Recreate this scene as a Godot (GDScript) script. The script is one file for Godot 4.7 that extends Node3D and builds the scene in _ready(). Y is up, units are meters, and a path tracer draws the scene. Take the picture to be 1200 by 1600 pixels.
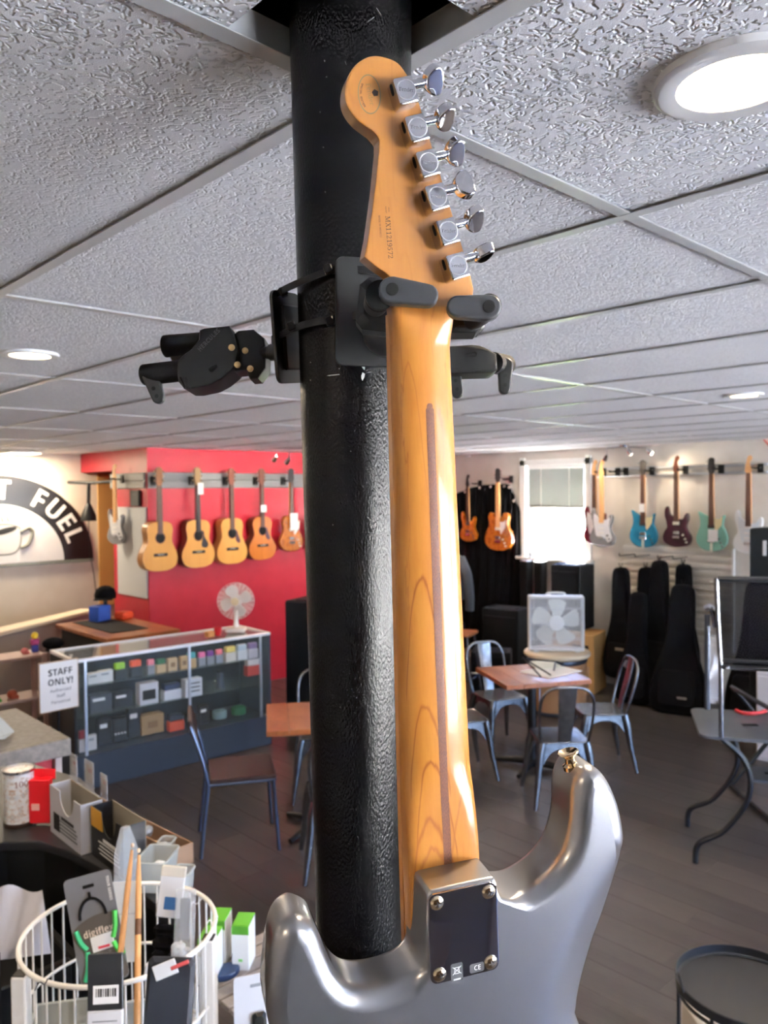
extends Node3D
# A guitar shop with a cafe corner: an electric guitar hung on a black pole, seen from behind.
# Metres, y up. x runs along the red wall, z along the window wall. Photo pixels are 1200 x 1600.

const F := 1237.675
const EYE := Vector3(0, 2.2, 0)
const CEIL := 2.673
var CB := Basis(Vector3(0.7266, -0.0093, 0.6870), Vector3(0.0244, 0.9996, -0.0123), Vector3(-0.6866, 0.0257, 0.7266)).orthonormalized()
var cam: Camera3D
var used := {}
var mats := {}
var rng := RandomNumberGenerator.new()

# ---------- photo pixel -> place ----------
func ray(px: float, py: float) -> Vector3: return CB * Vector3((px - 600) / F, -(py - 800) / F, -1)
func K(px: float, py: float, d: float) -> Vector3: return EYE + ray(px, py) * d
func on_y(px: float, py: float, h: float) -> Vector3:
	var v := ray(px, py)
	return EYE + v * ((h - EYE.y) / v.y)
func on_x(px: float, py: float, x: float) -> Vector3:
	var v := ray(px, py)
	return EYE + v * (x / v.x)
func on_z(px: float, py: float, z: float) -> Vector3:
	var v := ray(px, py)
	return EYE + v * (z / v.z)
func V(x, y, z) -> Vector3: return Vector3(x, y, z)

# ---------- triangles, wound counter-clockwise seen from outside ----------
class MB:
	var t := PackedVector3Array()
	var uv := PackedVector2Array()
	var world := false
	func tri(a: Vector3, b: Vector3, c: Vector3): t.append_array([a, b, c])
	func quad(a: Vector3, b: Vector3, c: Vector3, d: Vector3): t.append_array([a, b, c, a, c, d])
	func quv(a: Vector3, b: Vector3, c: Vector3, d: Vector3, ua: Vector2, ub: Vector2, uc: Vector2, ud: Vector2):
		t.append_array([a, b, c, a, c, d])
		uv.append_array([ua, ub, uc, ua, uc, ud])
	func box(c: Vector3, s: Vector3, b := Basis.IDENTITY):
		var p := []
		for i in 8: p.append(c + b * Vector3(s.x * (0.5 if i & 1 else -0.5), s.y * (0.5 if i & 2 else -0.5), s.z * (0.5 if i & 4 else -0.5)))
		for q in [[0, 2, 3, 1], [4, 5, 7, 6], [0, 1, 5, 4], [2, 6, 7, 3], [0, 4, 6, 2], [1, 3, 7, 5]]: quad(p[q[0]], p[q[1]], p[q[2]], p[q[3]])
	func cbox(c: Vector3, s: Vector3, bev: float, b := Basis.IDENTITY):   # box with chamfered edges
		var hx := s.x / 2; var hy := s.y / 2; var hz := s.z / 2
		var e := minf(bev, minf(hx, minf(hy, hz)) * 0.99)
		var r := []
		for lv in [[-hz, e], [-hz + e, 0.0], [hz - e, 0.0], [hz, e]]:
			var w: float = hx - lv[1]; var h: float = hy - lv[1]
			var ring := PackedVector3Array()
			for q in [[w, -h + e], [w, h - e], [w - e, h], [-w + e, h], [-w, h - e], [-w, -h + e], [-w + e, -h], [w - e, -h]]:
				ring.append(c + b * Vector3(q[0], q[1], lv[0]))
			r.append(ring)
		loft(r)
	func loft(r: Array, caps := true, closed := true):   # rings listed along the axis they circle counter-clockwise
		for i in r.size() - 1:
			var n: int = r[i].size()
			for j in (n if closed else n - 1):
				var k := (j + 1) % n
				quad(r[i][j], r[i][k], r[i + 1][k], r[i + 1][j])
		if caps and closed:
			fan(r[0], true)
			fan(r[-1], false)
	func fan(ring, flip: bool):
		for i in range(1, ring.size() - 1):
			if flip: tri(ring[0], ring[i + 1], ring[i])
			else: tri(ring[0], ring[i], ring[i + 1])
	func tube(path: Array, r, n := 8, closed := false, caps := true):
		var rings := []
		var m := path.size()
		var up := Vector3.ZERO
		for i in m:
			var a: Vector3 = path[(i - 1 + m) % m] if closed or i > 0 else path[i]
			var b: Vector3 = path[(i + 1) % m] if closed or i < m - 1 else path[i]
			var d := (b - a).normalized()
			if up == Vector3.ZERO: up = (Vector3.UP if absf(d.y) < 0.9 else Vector3.RIGHT)
			var s := d.cross(up).normalized()
			up = s.cross(d).normalized()
			var rr: float = r[i] if r is Array else r
			var ring := PackedVector3Array()
			for k in n:
				var an := TAU * k / n
				ring.append(path[i] + (s * cos(an) - up * sin(an)) * rr)
			rings.append(ring)
		if closed:
			rings.append(rings[0])
			loft(rings, false)
		else: loft(rings, caps)
	func lathe(prof: Array, x := Transform3D.IDENTITY, n := 24, caps := true):   # prof: Vector2(radius, height), bottom to top
		var rings := []
		for p in prof:
			var ring := PackedVector3Array()
			for k in n:
				var an := -TAU * k / n
				ring.append(x * Vector3(cos(an) * maxf(p.x, 0.00001), p.y, sin(an) * maxf(p.x, 0.00001)))
			rings.append(ring)
		loft(rings, caps)
	func prism(poly: PackedVector2Array, z0: float, z1: float, x := Transform3D.IDENTITY, bev := 0.0, steps := 1, bev0 := -1.0):   # outline in xy pulled along z, edges rounded at z1 (and z0)
		var p := poly
		if Geometry2D.is_polygon_clockwise(p): p = p.duplicate(); p.reverse()
		var n := p.size()
		var nr := PackedVector2Array()
		for i in n:
			var a := (p[i] - p[(i - 1 + n) % n]).normalized(); var b := (p[(i + 1) % n] - p[i]).normalized()
			var d := a + b
			d = d.normalized() if d.length() > 0.01 else a
			nr.append(Vector2(d.y, -d.x) / maxf(0.5, d.dot(a)))
		if bev0 < 0: bev0 = bev
		var lv := []
		if bev0 > 0:
			for s in steps + 1:
				var an := PI / 2 * s / steps
				lv.append([z0 + bev0 * (1 - cos(an)), bev0 * (1 - sin(an))])
		else: lv.append([z0, 0.0])
		if bev > 0:
			for s in steps + 1:
				var an := PI / 2 * s / steps
				lv.append([z1 - bev * (1 - sin(an)), bev * (1 - cos(an))])
		else: lv.append([z1, 0.0])
		var rings := []
		for l in lv:
			var ring := PackedVector3Array()
			for i in n:
				var q: Vector2 = p[i] - nr[i] * l[1]
				ring.append(x * Vector3(q.x, q.y, l[0]))
			rings.append(ring)
		loft(rings, false)
		for e in [[0, true], [lv.size() - 1, false]]:
			var flat := PackedVector2Array()
			for i in n: flat.append(p[i] - nr[i] * lv[e[0]][1])
			var ix := Geometry2D.triangulate_polygon(flat)
			if ix.is_empty(): ix = Geometry2D.triangulate_polygon(p)
			for k in range(0, ix.size(), 3):
				var a: Vector3 = rings[e[0]][ix[k]]; var b: Vector3 = rings[e[0]][ix[k + 1]]; var c: Vector3 = rings[e[0]][ix[k + 2]]
				var ccw := (flat[ix[k + 1]] - flat[ix[k]]).cross(flat[ix[k + 2]] - flat[ix[k]]) > 0
				if ccw != e[1]: tri(a, b, c)
				else: tri(a, c, b)
	func ball(c: Vector3, r: Vector3, n := 12, m := 8):
		var prof := []
		for i in m + 1: prof.append(Vector2(sin(PI * i / m), -cos(PI * i / m)))
		lathe(prof, Transform3D(Basis.from_scale(r), c), n, false)
	func mesh(shift := Vector3.ZERO, angle := 40.0) -> ArrayMesh:
		var n := t.size()
		var v := PackedVector3Array(); v.resize(n)
		var nm := PackedVector3Array(); nm.resize(n)
		var fn := PackedVector3Array(); fn.resize(n / 3)
		var fa := PackedVector3Array(); fa.resize(n / 3)
		for i in n / 3:
			var c := (t[i * 3 + 1] - t[i * 3]).cross(t[i * 3 + 2] - t[i * 3])
			fa[i] = c
			fn[i] = c.normalized()
		var near := {}
		var key := []
		if angle > 0:
			key.resize(n)
			for i in n:
				var k := Vector3i((t[i] * 20000.0).round())
				key[i] = k
				if near.has(k): near[k].append(i / 3)
				else: near[k] = PackedInt32Array([i / 3])
		var lim := cos(deg_to_rad(angle))
		for i in n:
			var f := fn[i / 3]
			var s := f
			if angle > 0:
				s = Vector3.ZERO
				for j in near[key[i]]:
					if fn[j].dot(f) > lim: s += fa[j]
				s = s.normalized() if s.length_squared() > 0 else f
			# Godot's front faces run clockwise
			var o: int = i - i % 3 + [0, 2, 1][i % 3]
			v[o] = t[i] - shift
			nm[o] = s
		var arr := []; arr.resize(Mesh.ARRAY_MAX)
		arr[Mesh.ARRAY_VERTEX] = v
		arr[Mesh.ARRAY_NORMAL] = nm
		if uv.size() == n:
			var u := PackedVector2Array(); u.resize(n)
			for i in n: u[i - i % 3 + [0, 2, 1][i % 3]] = uv[i]
			arr[Mesh.ARRAY_TEX_UV] = u
		var am := ArrayMesh.new()
		am.add_surface_from_arrays(Mesh.PRIMITIVE_TRIANGLES, arr)
		return am

func W() -> MB:   # a builder whose points are places in the room
	var m := MB.new()
	m.world = true
	return m

# ---------- scene tree ----------
func numbered(n: String) -> String:
	if not used.has(n):
		used[n] = 0
		return n
	used[n] += 1
	return "%s_%03d" % [n, used[n]]
func tag(o: Node, label: String, cat := "", group := "", kind := "") -> Node:
	if label: o.set_meta("label", label)
	if cat: o.set_meta("category", cat)
	if group: o.set_meta("group", group)
	if kind: o.set_meta("kind", kind)
	return o
func thing(n: String, label: String, cat: String, at := Vector3.ZERO, turn := 0.0, group := "") -> Node3D:
	var o := Node3D.new()
	o.name = numbered(n)
	add_child(o)
	o.position = at
	o.rotation.y = turn
	tag(o, label, cat, group)
	return o
func origin_of(o: Node) -> Vector3:
	var p := Vector3.ZERO
	while o is Node3D and o != self:
		p += o.position
		o = o.get_parent()
	return p
func part(m: MB, n: String, mat: Material, parent: Node3D, label := "", angle := 40.0) -> MeshInstance3D:
	var o := MeshInstance3D.new()
	o.name = n
	o.mesh = m.mesh(origin_of(parent) if m.world else Vector3.ZERO, angle)
	o.material_override = mat
	parent.add_child(o, true)
	if label: o.set_meta("label", label)
	return o
func solo(m: MB, n: String, mat: Material, label: String, cat: String, group := "", angle := 40.0) -> MeshInstance3D:
	var a := m.t[0]; var b := m.t[0]
	for p in m.t: a = a.min(p); b = b.max(p)
	var base := Vector3((a.x + b.x) / 2, a.y, (a.z + b.z) / 2)
	var o := MeshInstance3D.new()
	o.name = numbered(n)
	o.mesh = m.mesh(base, angle)
	o.material_override = mat
	o.position = base
	add_child(o)
	tag(o, label, cat, group)
	return o
func setting(m: MB, n: String, mat: Material, label := "", angle := 0.0) -> MeshInstance3D:
	var o := MeshInstance3D.new()
	o.name = numbered(n)
	o.mesh = m.mesh(Vector3.ZERO, angle)
	o.material_override = mat
	add_child(o)
	tag(o, label, "", "", "structure")
	return o
func place(mesh: Mesh, n: String, mat: Material, parent: Node3D, x := Transform3D.IDENTITY) -> MeshInstance3D:
	var o := MeshInstance3D.new()
	o.name = n
	o.mesh = mesh
	o.material_override = mat
	o.transform = x
	parent.add_child(o, true)
	return o
func copy(o: Node3D, at: Vector3, turn: float, label := "", group := "") -> Node3D:
	var c: Node3D = o.duplicate()
	c.name = numbered(String(o.name).rstrip("0123456789").rstrip("_"))
	add_child(c)
	c.position = at
	c.rotation.y = turn
	tag(c, label, "", group)
	return c

# ---------- materials ----------
func mat(n: String, c: Color, rough := 0.6, metal := 0.0, o := {}) -> StandardMaterial3D:
	if mats.has(n): return mats[n]
	var m := StandardMaterial3D.new()
	m.resource_name = n
	m.albedo_color = c
	m.roughness = rough
	m.metallic = metal
	for k in o: m.set(k, o[k])
	mats[n] = m
	return m
func hexm(h: String, rough := 0.6, metal := 0.0) -> StandardMaterial3D: return mat("paint %s %s %s" % [h, rough, metal], Color(h), rough, metal)
func ramp(a: Array) -> Gradient:
	var g := Gradient.new()
	g.offsets = PackedFloat32Array()
	var off := PackedFloat32Array(); var col := PackedColorArray()
	for q in a: off.append(q[0]); col.append(Color(q[1]))
	g.offsets = off
	g.colors = col
	return g
func noise_tex(w: int, h: int, freq: float, g, sd := 1, oct := 4, kind := FastNoiseLite.TYPE_SIMPLEX_SMOOTH) -> NoiseTexture2D:
	var f := FastNoiseLite.new()
	f.seed = sd
	f.noise_type = kind
	f.frequency = freq
	f.fractal_octaves = oct
	var t := NoiseTexture2D.new()
	t.width = w
	t.height = h
	t.seamless = true
	t.noise = f
	if g: t.color_ramp = ramp(g)
	return t
func tri_mat(n: String, tex: Texture2D, scale: Vector3, rough := 0.6, metal := 0.0, o := {}, in_world := false) -> StandardMaterial3D:
	var d := {"albedo_texture": tex, "uv1_triplanar": true, "uv1_world_triplanar": in_world, "uv1_scale": scale}
	d.merge(o, true)
	return mat(n, Color.WHITE, rough, metal, d)
func glow(n: String, c: Color, e: float) -> StandardMaterial3D:
	return mat(n, c, 0.5, 0.0, {"emission_enabled": true, "emission": c, "emission_energy_multiplier": e})

# ---------- flat print ----------
func words(s: String, h: float, m: Material, parent: Node3D, x: Transform3D, n := "lettering", serif := false, bold := false, italic := false, depth := 0.0004) -> MeshInstance3D:
	var f := SystemFont.new()
	f.font_names = PackedStringArray(["Droid Serif" if serif else "Droid Sans"])
	if bold: f.font_weight = 700
	f.font_italic = italic
	var t := TextMesh.new()
	t.font = f
	t.text = s
	t.font_size = 64
	t.pixel_size = 0.01
	var k := h / 0.46
	t.depth = depth / k
	t.curve_step = 2.0
	return place(t, n, m, parent, x.scaled_local(Vector3.ONE * k))
func spline(c: Array, n := 6, closed := true) -> PackedVector2Array:
	var o := PackedVector2Array()
	var m := c.size()
	for i in (m if closed else m - 1):
		var p0: Vector2 = c[(i - 1 + m) % m] if closed or i > 0 else c[i]
		var p1: Vector2 = c[i]
		var p2: Vector2 = c[(i + 1) % m]
		var p3: Vector2 = c[(i + 2) % m] if closed or i < m - 2 else p2
		for k in n: o.append(p1.cubic_interpolate(p2, p0, p3, float(k) / n))
	if not closed: o.append(c[m - 1])
	return o
func spline3(c: Array, n := 6, closed := false) -> Array:
	var o := []
	var m := c.size()
	for i in (m if closed else m - 1):
		var p0: Vector3 = c[(i - 1 + m) % m] if closed or i > 0 else c[i]
		var p2: Vector3 = c[(i + 1) % m]
		var p3: Vector3 = c[(i + 2) % m] if closed or i < m - 2 else p2
		for k in n: o.append(c[i].cubic_interpolate(p2, p0, p3, float(k) / n))
	if not closed: o.append(c[m - 1])
	return o
func rrect(w: float, h: float, r: float, n := 4) -> PackedVector2Array:
	var o := PackedVector2Array()
	for q in 4:
		var c := Vector2((w / 2 - r) * (1 if q in [0, 3] else -1), (h / 2 - r) * (1 if q < 2 else -1))
		for k in n + 1:
			var a := PI / 2 * (q + float(k) / n)
			o.append(c + Vector2(cos(a), sin(a)) * r)
	return o
func circle(r: float, n := 24, c := Vector2.ZERO) -> PackedVector2Array:
	var o := PackedVector2Array()
	for k in n: o.append(c + Vector2(cos(TAU * k / n), sin(TAU * k / n)) * r)
	return o
func X(at: Vector3, turn := 0.0) -> Transform3D: return Transform3D(Basis(Vector3.UP, turn), at)
func axis(a: Vector3, b: Vector3) -> Transform3D:   # y axis from a to b
	var y := (b - a).normalized()
	var x := y.cross(Vector3.UP if absf(y.y) < 0.95 else Vector3.RIGHT).normalized()
	return Transform3D(Basis(x, y, x.cross(y)), a)

# ---------- computed textures ----------
func fissure_tex(size: int, count: int, sd: int) -> ImageTexture:   # worm tracks pressed into mineral fibre tile
	var r := RandomNumberGenerator.new()
	r.seed = sd
	var h := PackedFloat32Array()
	h.resize(size * size)
	h.fill(0.78)
	for i in count:
		var p := Vector2(r.randf() * size, r.randf() * size)
		var a := r.randfn(0.9, 0.75)
		var bend := r.randfn(0.0, 0.10)
		var n := r.randi_range(1, 7)
		var rad := r.randf_range(2.4, 4.4)
		var deep := r.randf_range(0.3, 0.78)
		for k in n:
			var ri := int(ceil(rad))
			for yy in range(-ri, ri + 1):
				for xx in range(-ri, ri + 1):
					var d := Vector2(xx, yy).length() / rad
					if d < 1.0:
						var ix := posmod(int(p.y) + yy, size) * size + posmod(int(p.x) + xx, size)
						var v := 0.78 - deep * (1.0 - d * d)
						if v < h[ix]: h[ix] = v
			a += bend
			p += Vector2(cos(a), sin(a)) * 2.6
	var by := PackedByteArray()
	by.resize(size * size)
	for i in size * size: by[i] = int(clampf(h[i] + r.randf_range(-0.035, 0.035), 0, 1) * 255)
	return ImageTexture.create_from_image(Image.create_from_data(size, size, false, Image.FORMAT_L8, by))
func grain_tex(w: int, h: int, light: Color, dark: Color, line: Color, sd: int, lines := 26.0, strength := 0.5, cathedral := 0.0) -> ImageTexture:   # wood: u across, v along the grain
	var f := FastNoiseLite.new()
	f.seed = sd
	f.frequency = 0.006
	f.fractal_octaves = 3
	var g := FastNoiseLite.new()
	g.seed = sd + 7
	g.frequency = 0.05
	var im := Image.create(w, h, false, Image.FORMAT_RGB8)
	for y in h:
		for x in w:
			var u := float(x) / w
			var v := float(y) / h
			var broad := f.get_noise_2d(x * 1.2, y * 0.25)
			var q := u * lines + broad * 3.0
			if cathedral > 0: q = (v * 9.0 + (u - 0.36) * (u - 0.36) * 34.0) * cathedral + broad * 1.4
			var s := absf(fposmod(q, 1.0) - 0.5) * 2.0
			s = pow(s, 14.0) * strength * (0.55 + 0.45 * f.get_noise_2d(x * 0.7 + 300, y * 0.6))
			var fine := g.get_noise_2d(x * 3.0, y * 0.35) * 0.5 + 0.5
			var c := light.lerp(dark, clampf(0.35 + broad * 0.6 + (fine - 0.5) * 0.5, 0, 1))
			im.set_pixel(x, y, c.lerp(line, clampf(s, 0, 1)))
	return ImageTexture.create_from_image(im)

func _ready():
	rng.seed = 11
	set_camera_and_light()
	make_materials()
	room()
	ceiling_and_lamps()
	column()
	hung_guitar()
	column_hangers()
	wall_guitars()
	window_side()
	cafe()
	counter_side()
	front_left()
	front_right()

func set_camera_and_light():
	cam = Camera3D.new()
	cam.name = "camera"
	cam.near = 0.05
	cam.far = 200
	cam.transform = Transform3D(CB, EYE)
	var at := CameraAttributesPhysical.new()
	at.frustum_focal_length = 18.565
	at.exposure_aperture = 8.5
	at.frustum_focus_distance = 0.62
	cam.attributes = at
	add_child(cam)
	cam.fov = 65.755
	cam.current = true
	var we := WorldEnvironment.new()
	we.name = "world"
	var e := Environment.new()
	e.background_mode = Environment.BG_SKY
	var sky := Sky.new()
	var sm := ProceduralSkyMaterial.new()
	sm.sky_top_color = Color(0.36, 0.54, 0.86)
	sm.sky_horizon_color = Color(0.72, 0.82, 0.93)
	sm.ground_bottom_color = Color(0.42, 0.42, 0.40)
	sm.ground_horizon_color = Color(0.62, 0.66, 0.68)
	sm.sky_energy_multiplier = 1.0
	sm.sun_angle_max = 0.0
	sky.sky_material = sm
	e.sky = sky
	e.background_energy_multiplier = 7.0
	e.tonemap_mode = Environment.TONE_MAPPER_LINEAR
	e.tonemap_exposure = 2.85
	e.sdfgi_enabled = true
	e.ssao_enabled = true
	e.ssil_enabled = true
	we.environment = e
	add_child(we)
	var sun := DirectionalLight3D.new()
	sun.name = "sun"
	sun.light_energy = 100.0
	sun.light_color = Color(1.0, 0.985, 0.96)
	sun.light_angular_distance = 0.5
	sun.shadow_enabled = true
	sun.look_at_from_position(Vector3.ZERO, V(-0.9, -1.6, 0.65), Vector3.UP)
	add_child(sun)

func make_materials():
	var fine := noise_tex(512, 512, 0.03, [[0, "d8d8d8"], [1, "ffffff"]], 5)
	mat("tile", Color("efefee"), 0.95, 0.0, {"heightmap_enabled": true, "heightmap_texture": fissure_tex(1024, 6200, 3), "heightmap_scale": 0.55, "uv1_triplanar": true, "uv1_world_triplanar": true, "uv1_scale": Vector3.ONE * 1.5625, "uv1_triplanar_sharpness": 8.0})
	mat("grid bar", Color("c9cac6"), 0.3, 0.0)
	tri_mat("red paint", noise_tex(256, 256, 0.02, [[0, "a81427"], [1, "b21b2f"]], 8), Vector3.ONE * 0.9, 0.42, 0.0, {}, true)
	tri_mat("tan paint", noise_tex(256, 256, 0.02, [[0, "d3c8b6"], [1, "dbd1c0"]], 9), Vector3.ONE * 0.7, 0.7, 0.0, {}, true)
	tri_mat("cream paint", noise_tex(256, 256, 0.02, [[0, "cfc8bb"], [1, "d8d1c5"]], 10), Vector3.ONE * 0.7, 0.65, 0.0, {}, true)
	mat("white trim", Color("ecebe6"), 0.45)
	mat("white paint metal", Color("eceae4"), 0.35)
	mat("pane", Color(1, 1, 1, 0.06), 0.0, 0.0, {"transparency": BaseMaterial3D.TRANSPARENCY_ALPHA})
	mat("case glass", Color(0.9, 0.97, 0.95, 0.03), 0.02, 0.0, {"metallic_specular": 0.15, "transparency": BaseMaterial3D.TRANSPARENCY_ALPHA})
	mat("smoky sheet", Color(0.1, 0.1, 0.11, 0.62), 0.05, 0.0, {"metallic_specular": 0.3, "transparency": BaseMaterial3D.TRANSPARENCY_ALPHA})
	mat("clear plastic", Color(0.9, 0.92, 0.93, 0.28), 0.15, 0.0, {"transparency": BaseMaterial3D.TRANSPARENCY_ALPHA})
	mat("frosted plastic", Color(0.82, 0.85, 0.85, 0.45), 0.22, 0.0, {"transparency": BaseMaterial3D.TRANSPARENCY_ALPHA})
	mat("bag film", Color(0.95, 0.95, 0.97, 0.15), 0.08, 0.0, {"transparency": BaseMaterial3D.TRANSPARENCY_ALPHA})
	mat("chrome", Color("d9dade"), 0.07, 1.0)
	mat("nickel", Color("e2cfae"), 0.14, 1.0)
	mat("brushed alu", Color("bfc1c4"), 0.32, 0.9)
	tri_mat("steel", noise_tex(256, 256, 0.02, [[0, "6b6d70"], [1, "94969a"]], 12), Vector3.ONE * 2.5, 0.26, 0.95)
	mat("dark steel", Color("4a505a"), 0.35, 0.7)
	mat("black plastic", Color("0d0e0f"), 0.45, 0.0, {"metallic_specular": 0.4})
	mat("black rubber", Color("0d0d0e"), 0.75, 0.0, {"metallic_specular": 0.35})
	mat("black satin", Color("131415"), 0.34)
	mat("black cloth", Color("08080a"), 0.95, 0.0, {"metallic_specular": 0.25})
	mat("grille", Color("0d0e10"), 0.85, 0.0, {"metallic_specular": 0.3})
	mat("tolex", Color("0e1013"), 0.7, 0.0, {"metallic_specular": 0.3})
	mat("paper", Color("f2f1ee"), 0.8)
	mat("ink", Color("151515"), 0.7)
	mat("cardboard", Color("b58a52"), 0.85)
	mat("glass green", Color("3a6b3a"), 0.4)
	var oak := grain_tex(256, 512, Color("a7663a"), Color("7e4522"), Color("552a12"), 21, 16.0, 0.5)
	tri_mat("table wood", oak, V(2.2, 2.2, 2.2), 0.38, 0.0, {"clearcoat_enabled": true, "clearcoat": 0.4, "clearcoat_roughness": 0.2})
	tri_mat("spruce", grain_tex(256, 256, Color("d39a50"), Color("c48940"), Color("a56f30"), 22, 40.0, 0.3), V(2.5, 1.2, 2.5), 0.3, 0.0, {"clearcoat_enabled": true, "clearcoat": 0.7, "clearcoat_roughness": 0.08})
	tri_mat("cedar", grain_tex(256, 256, Color("bf6f22"), Color("ab5e19"), Color("834514"), 23, 40.0, 0.3), V(2.5, 1.2, 2.5), 0.3, 0.0, {"clearcoat_enabled": true, "clearcoat": 0.7, "clearcoat_roughness": 0.08})
	tri_mat("mahogany", grain_tex(256, 256, Color("6a3520"), Color("4b2213"), Color("2d130b"), 24, 22.0, 0.5), V(2.5, 1.2, 2.5), 0.35)
	tri_mat("light mahogany", grain_tex(256, 256, Color("b9803f"), Color("9c652c"), Color("6d4119"), 25, 22.0, 0.4), V(2.5, 1.2, 2.5), 0.35)
	mat("rosewood", Color("4a2f22"), 0.5)
	mat("ebony", Color("201b19"), 0.5)
	mat("pale maple", Color("d6a36c"), 0.4)
	for k in 5:
		var base := Color(["443c38", "48403b", "3f3835", "4a423d", "3c3533"][k])
		tri_mat("plank %d" % k, grain_tex(128, 512, base.lightened(0.06), base.darkened(0.12), base.darkened(0.3), 40 + k, 9.0, 0.4), V(4.0, 0.8, 0.8), 0.29, 0.0, {"uv1_offset": V(0.37 * k, 0.1, 0.21 * k)}, false)

# ---------- the setting ----------
func room():
	var tan_m: Material = mats["tan paint"]; var cream: Material = mats["cream paint"]; var red: Material = mats["red paint"]
	var top := 3.15
	# floor: planks run along z
	var fl := Node3D.new()
	fl.name = "floor"
	add_child(fl)
	tag(fl, "dark grey brown wood plank floor", "", "", "structure")
	var m := MB.new()
	m.box(V(2.5, -0.06, -2.8), V(11.4, 0.1, 13.4))
	part(m, "subfloor", hexm("2a2420", 0.9), fl, "", 0)
	m = MB.new()
	m.cbox(V(0, 0, 0), V(0.1985, 0.012, 1.4185), 0.001)
	var plank := m.mesh(Vector3.ZERO, 0)
	var rest := []
	for k in 5: rest.append(MB.new())
	var made := 0
	var cols := int(11.0 / 0.2)
	for i in cols:
		var x := -2.9 + 0.2 * i
		var z := 3.4 - fposmod(i * 0.53, 1.42)
		while z > -9.4:
			var k := rng.randi_range(0, 4)
			var zc := z - 0.71
			var near := x > 1.3 and x < 7.9 and zc < 0.6 and zc > -7.4
			if near:   # inside the picture?
				var p := CB.inverse() * (V(x, 0, zc) - EYE)
				var sx := 600 + F * p.x / -p.z; var sy := 800 - F * p.y / -p.z
				near = p.z < 0 and sx > -150 and sx < 1350 and sy < 1900
			if near and made < 300:
				made += 1
				place(plank, "plank", mats["plank %d" % k], fl, Transform3D(Basis.IDENTITY, V(x, -0.006, zc)))
			else: rest[k].box(V(x, -0.006, zc), V(0.196, 0.012, 1.416))
			z -= 1.42
	for k in 5:
		var o := part(rest[k], "planks", mats["plank %d" % k], fl, "", 0)
		o.set_meta("kind", "stuff")
	# window wall, x = 8
	var zl := -5.95; var zr := -5.02; var yb := 1.37; var yt := 2.565
	m = MB.new()
	m.box(V(8.1, top / 2, (-9.4 + zl) / 2), V(0.2, top, -(-9.4 - zl)))
	m.box(V(8.1, top / 2, (3.6 + zr) / 2), V(0.2, top, 3.6 - zr))
	m.box(V(8.1, yb / 2, (zl + zr) / 2), V(0.2, yb, zr - zl))
	m.box(V(8.1, (yt + top) / 2, (zl + zr) / 2), V(0.2, top - yt, zr - zl))
	setting(m, "wall_right", cream, "cream painted wall with the small window")
	# red wall, z = -7.63, and its end face
	m = MB.new()
	m.box(V(5.925, top / 2, -8.04), V(4.15, top, 0.82))
	setting(m, "wall_back", red, "red painted wall behind the acoustic guitars")
	m = MB.new()
	m.box(V(5.925, (2.46 + top) / 2, -8.9), V(4.15, top - 2.46, 0.9))
	setting(m, "trim_1", red, "red soffit beside the cream wall")
	m = MB.new()
	m.box(V(2.5, top / 2, -9.4), V(11.4, top, 0.2))
	setting(m, "wall_far", tan_m, "tan wall behind the half round sign")
	# left wall and the glazed shop front behind the viewer
	m = MB.new()
	m.box(V(-3.1, top / 2, -2.9), V(0.2, top, 13.2))
	setting(m, "wall_left", cream, "plain side wall")
	m = MB.new()
	var bays := [[0.7, 2.8], [3.05, 5.15], [5.4, 7.5]]
	m.box(V(2.5, 0.15, 3.6), V(11.4, 0.3, 0.2))
	m.box(V(2.5, (2.55 + top) / 2, 3.6), V(11.4, top - 2.55, 0.2))
	var px := -3.2
	for b in bays:
		m.box(V((px + b[0]) / 2, 1.425, 3.6), V(b[0] - px, 2.25, 0.2))
		px = b[1]
	m.box(V((px + 8.2) / 2, 1.425, 3.6), V(8.2 - px, 2.25, 0.2))
	setting(m, "wall_rear", hexm("5a4638", 0.6), "shop front wall with tall windows")
	var n := 2
	for b in bays:
		var w := Node3D.new()
		w.name = "window_%d" % n
		n += 1
		add_child(w)
		tag(w, "tall shop front window", "", "", "structure")
		m = MB.new()
		var cx: float = (b[0] + b[1]) / 2
		m.box(V(cx, 0.33, 3.58), V(2.1, 0.06, 0.12)); m.box(V(cx, 2.52, 3.58), V(2.1, 0.06, 0.12))
		for s in [-1.02, 0.0, 1.02]: m.box(V(cx + s, 1.425, 3.58), V(0.05, 2.13, 0.1))
		part(m, "frame", mats["dark steel"], w, "", 0)
		m = MB.new()
		m.box(V(cx, 1.425, 3.6), V(2.0, 2.13, 0.006))
		part(m, "pane", mats["pane"], w, "", 0)
	m = MB.new()
	m.box(V(2.5, top + 0.05, -2.9), V(11.6, 0.1, 13.4))
	setting(m, "ceiling_deck", hexm("8d8c87", 0.9), "bare deck above the suspended ceiling")
	# outdoors
	m = MB.new()
	m.box(V(2.5, -0.22, -2.9), V(120, 0.1, 120))
	setting(m, "ground_outside", hexm("cfd0d0", 0.9), "pale pavement outside")
	m = W()
	m.box(V(14.5, 0.45, -9.2), V(0.9, 1.5, 4.2))
	solo(m, "hedge", hexm("7c9a4a", 0.9), "clipped green hedge outside the small window", "hedge", "", 0)
	small_window(zl, zr, yb, yt)
	slat_walls()

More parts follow.
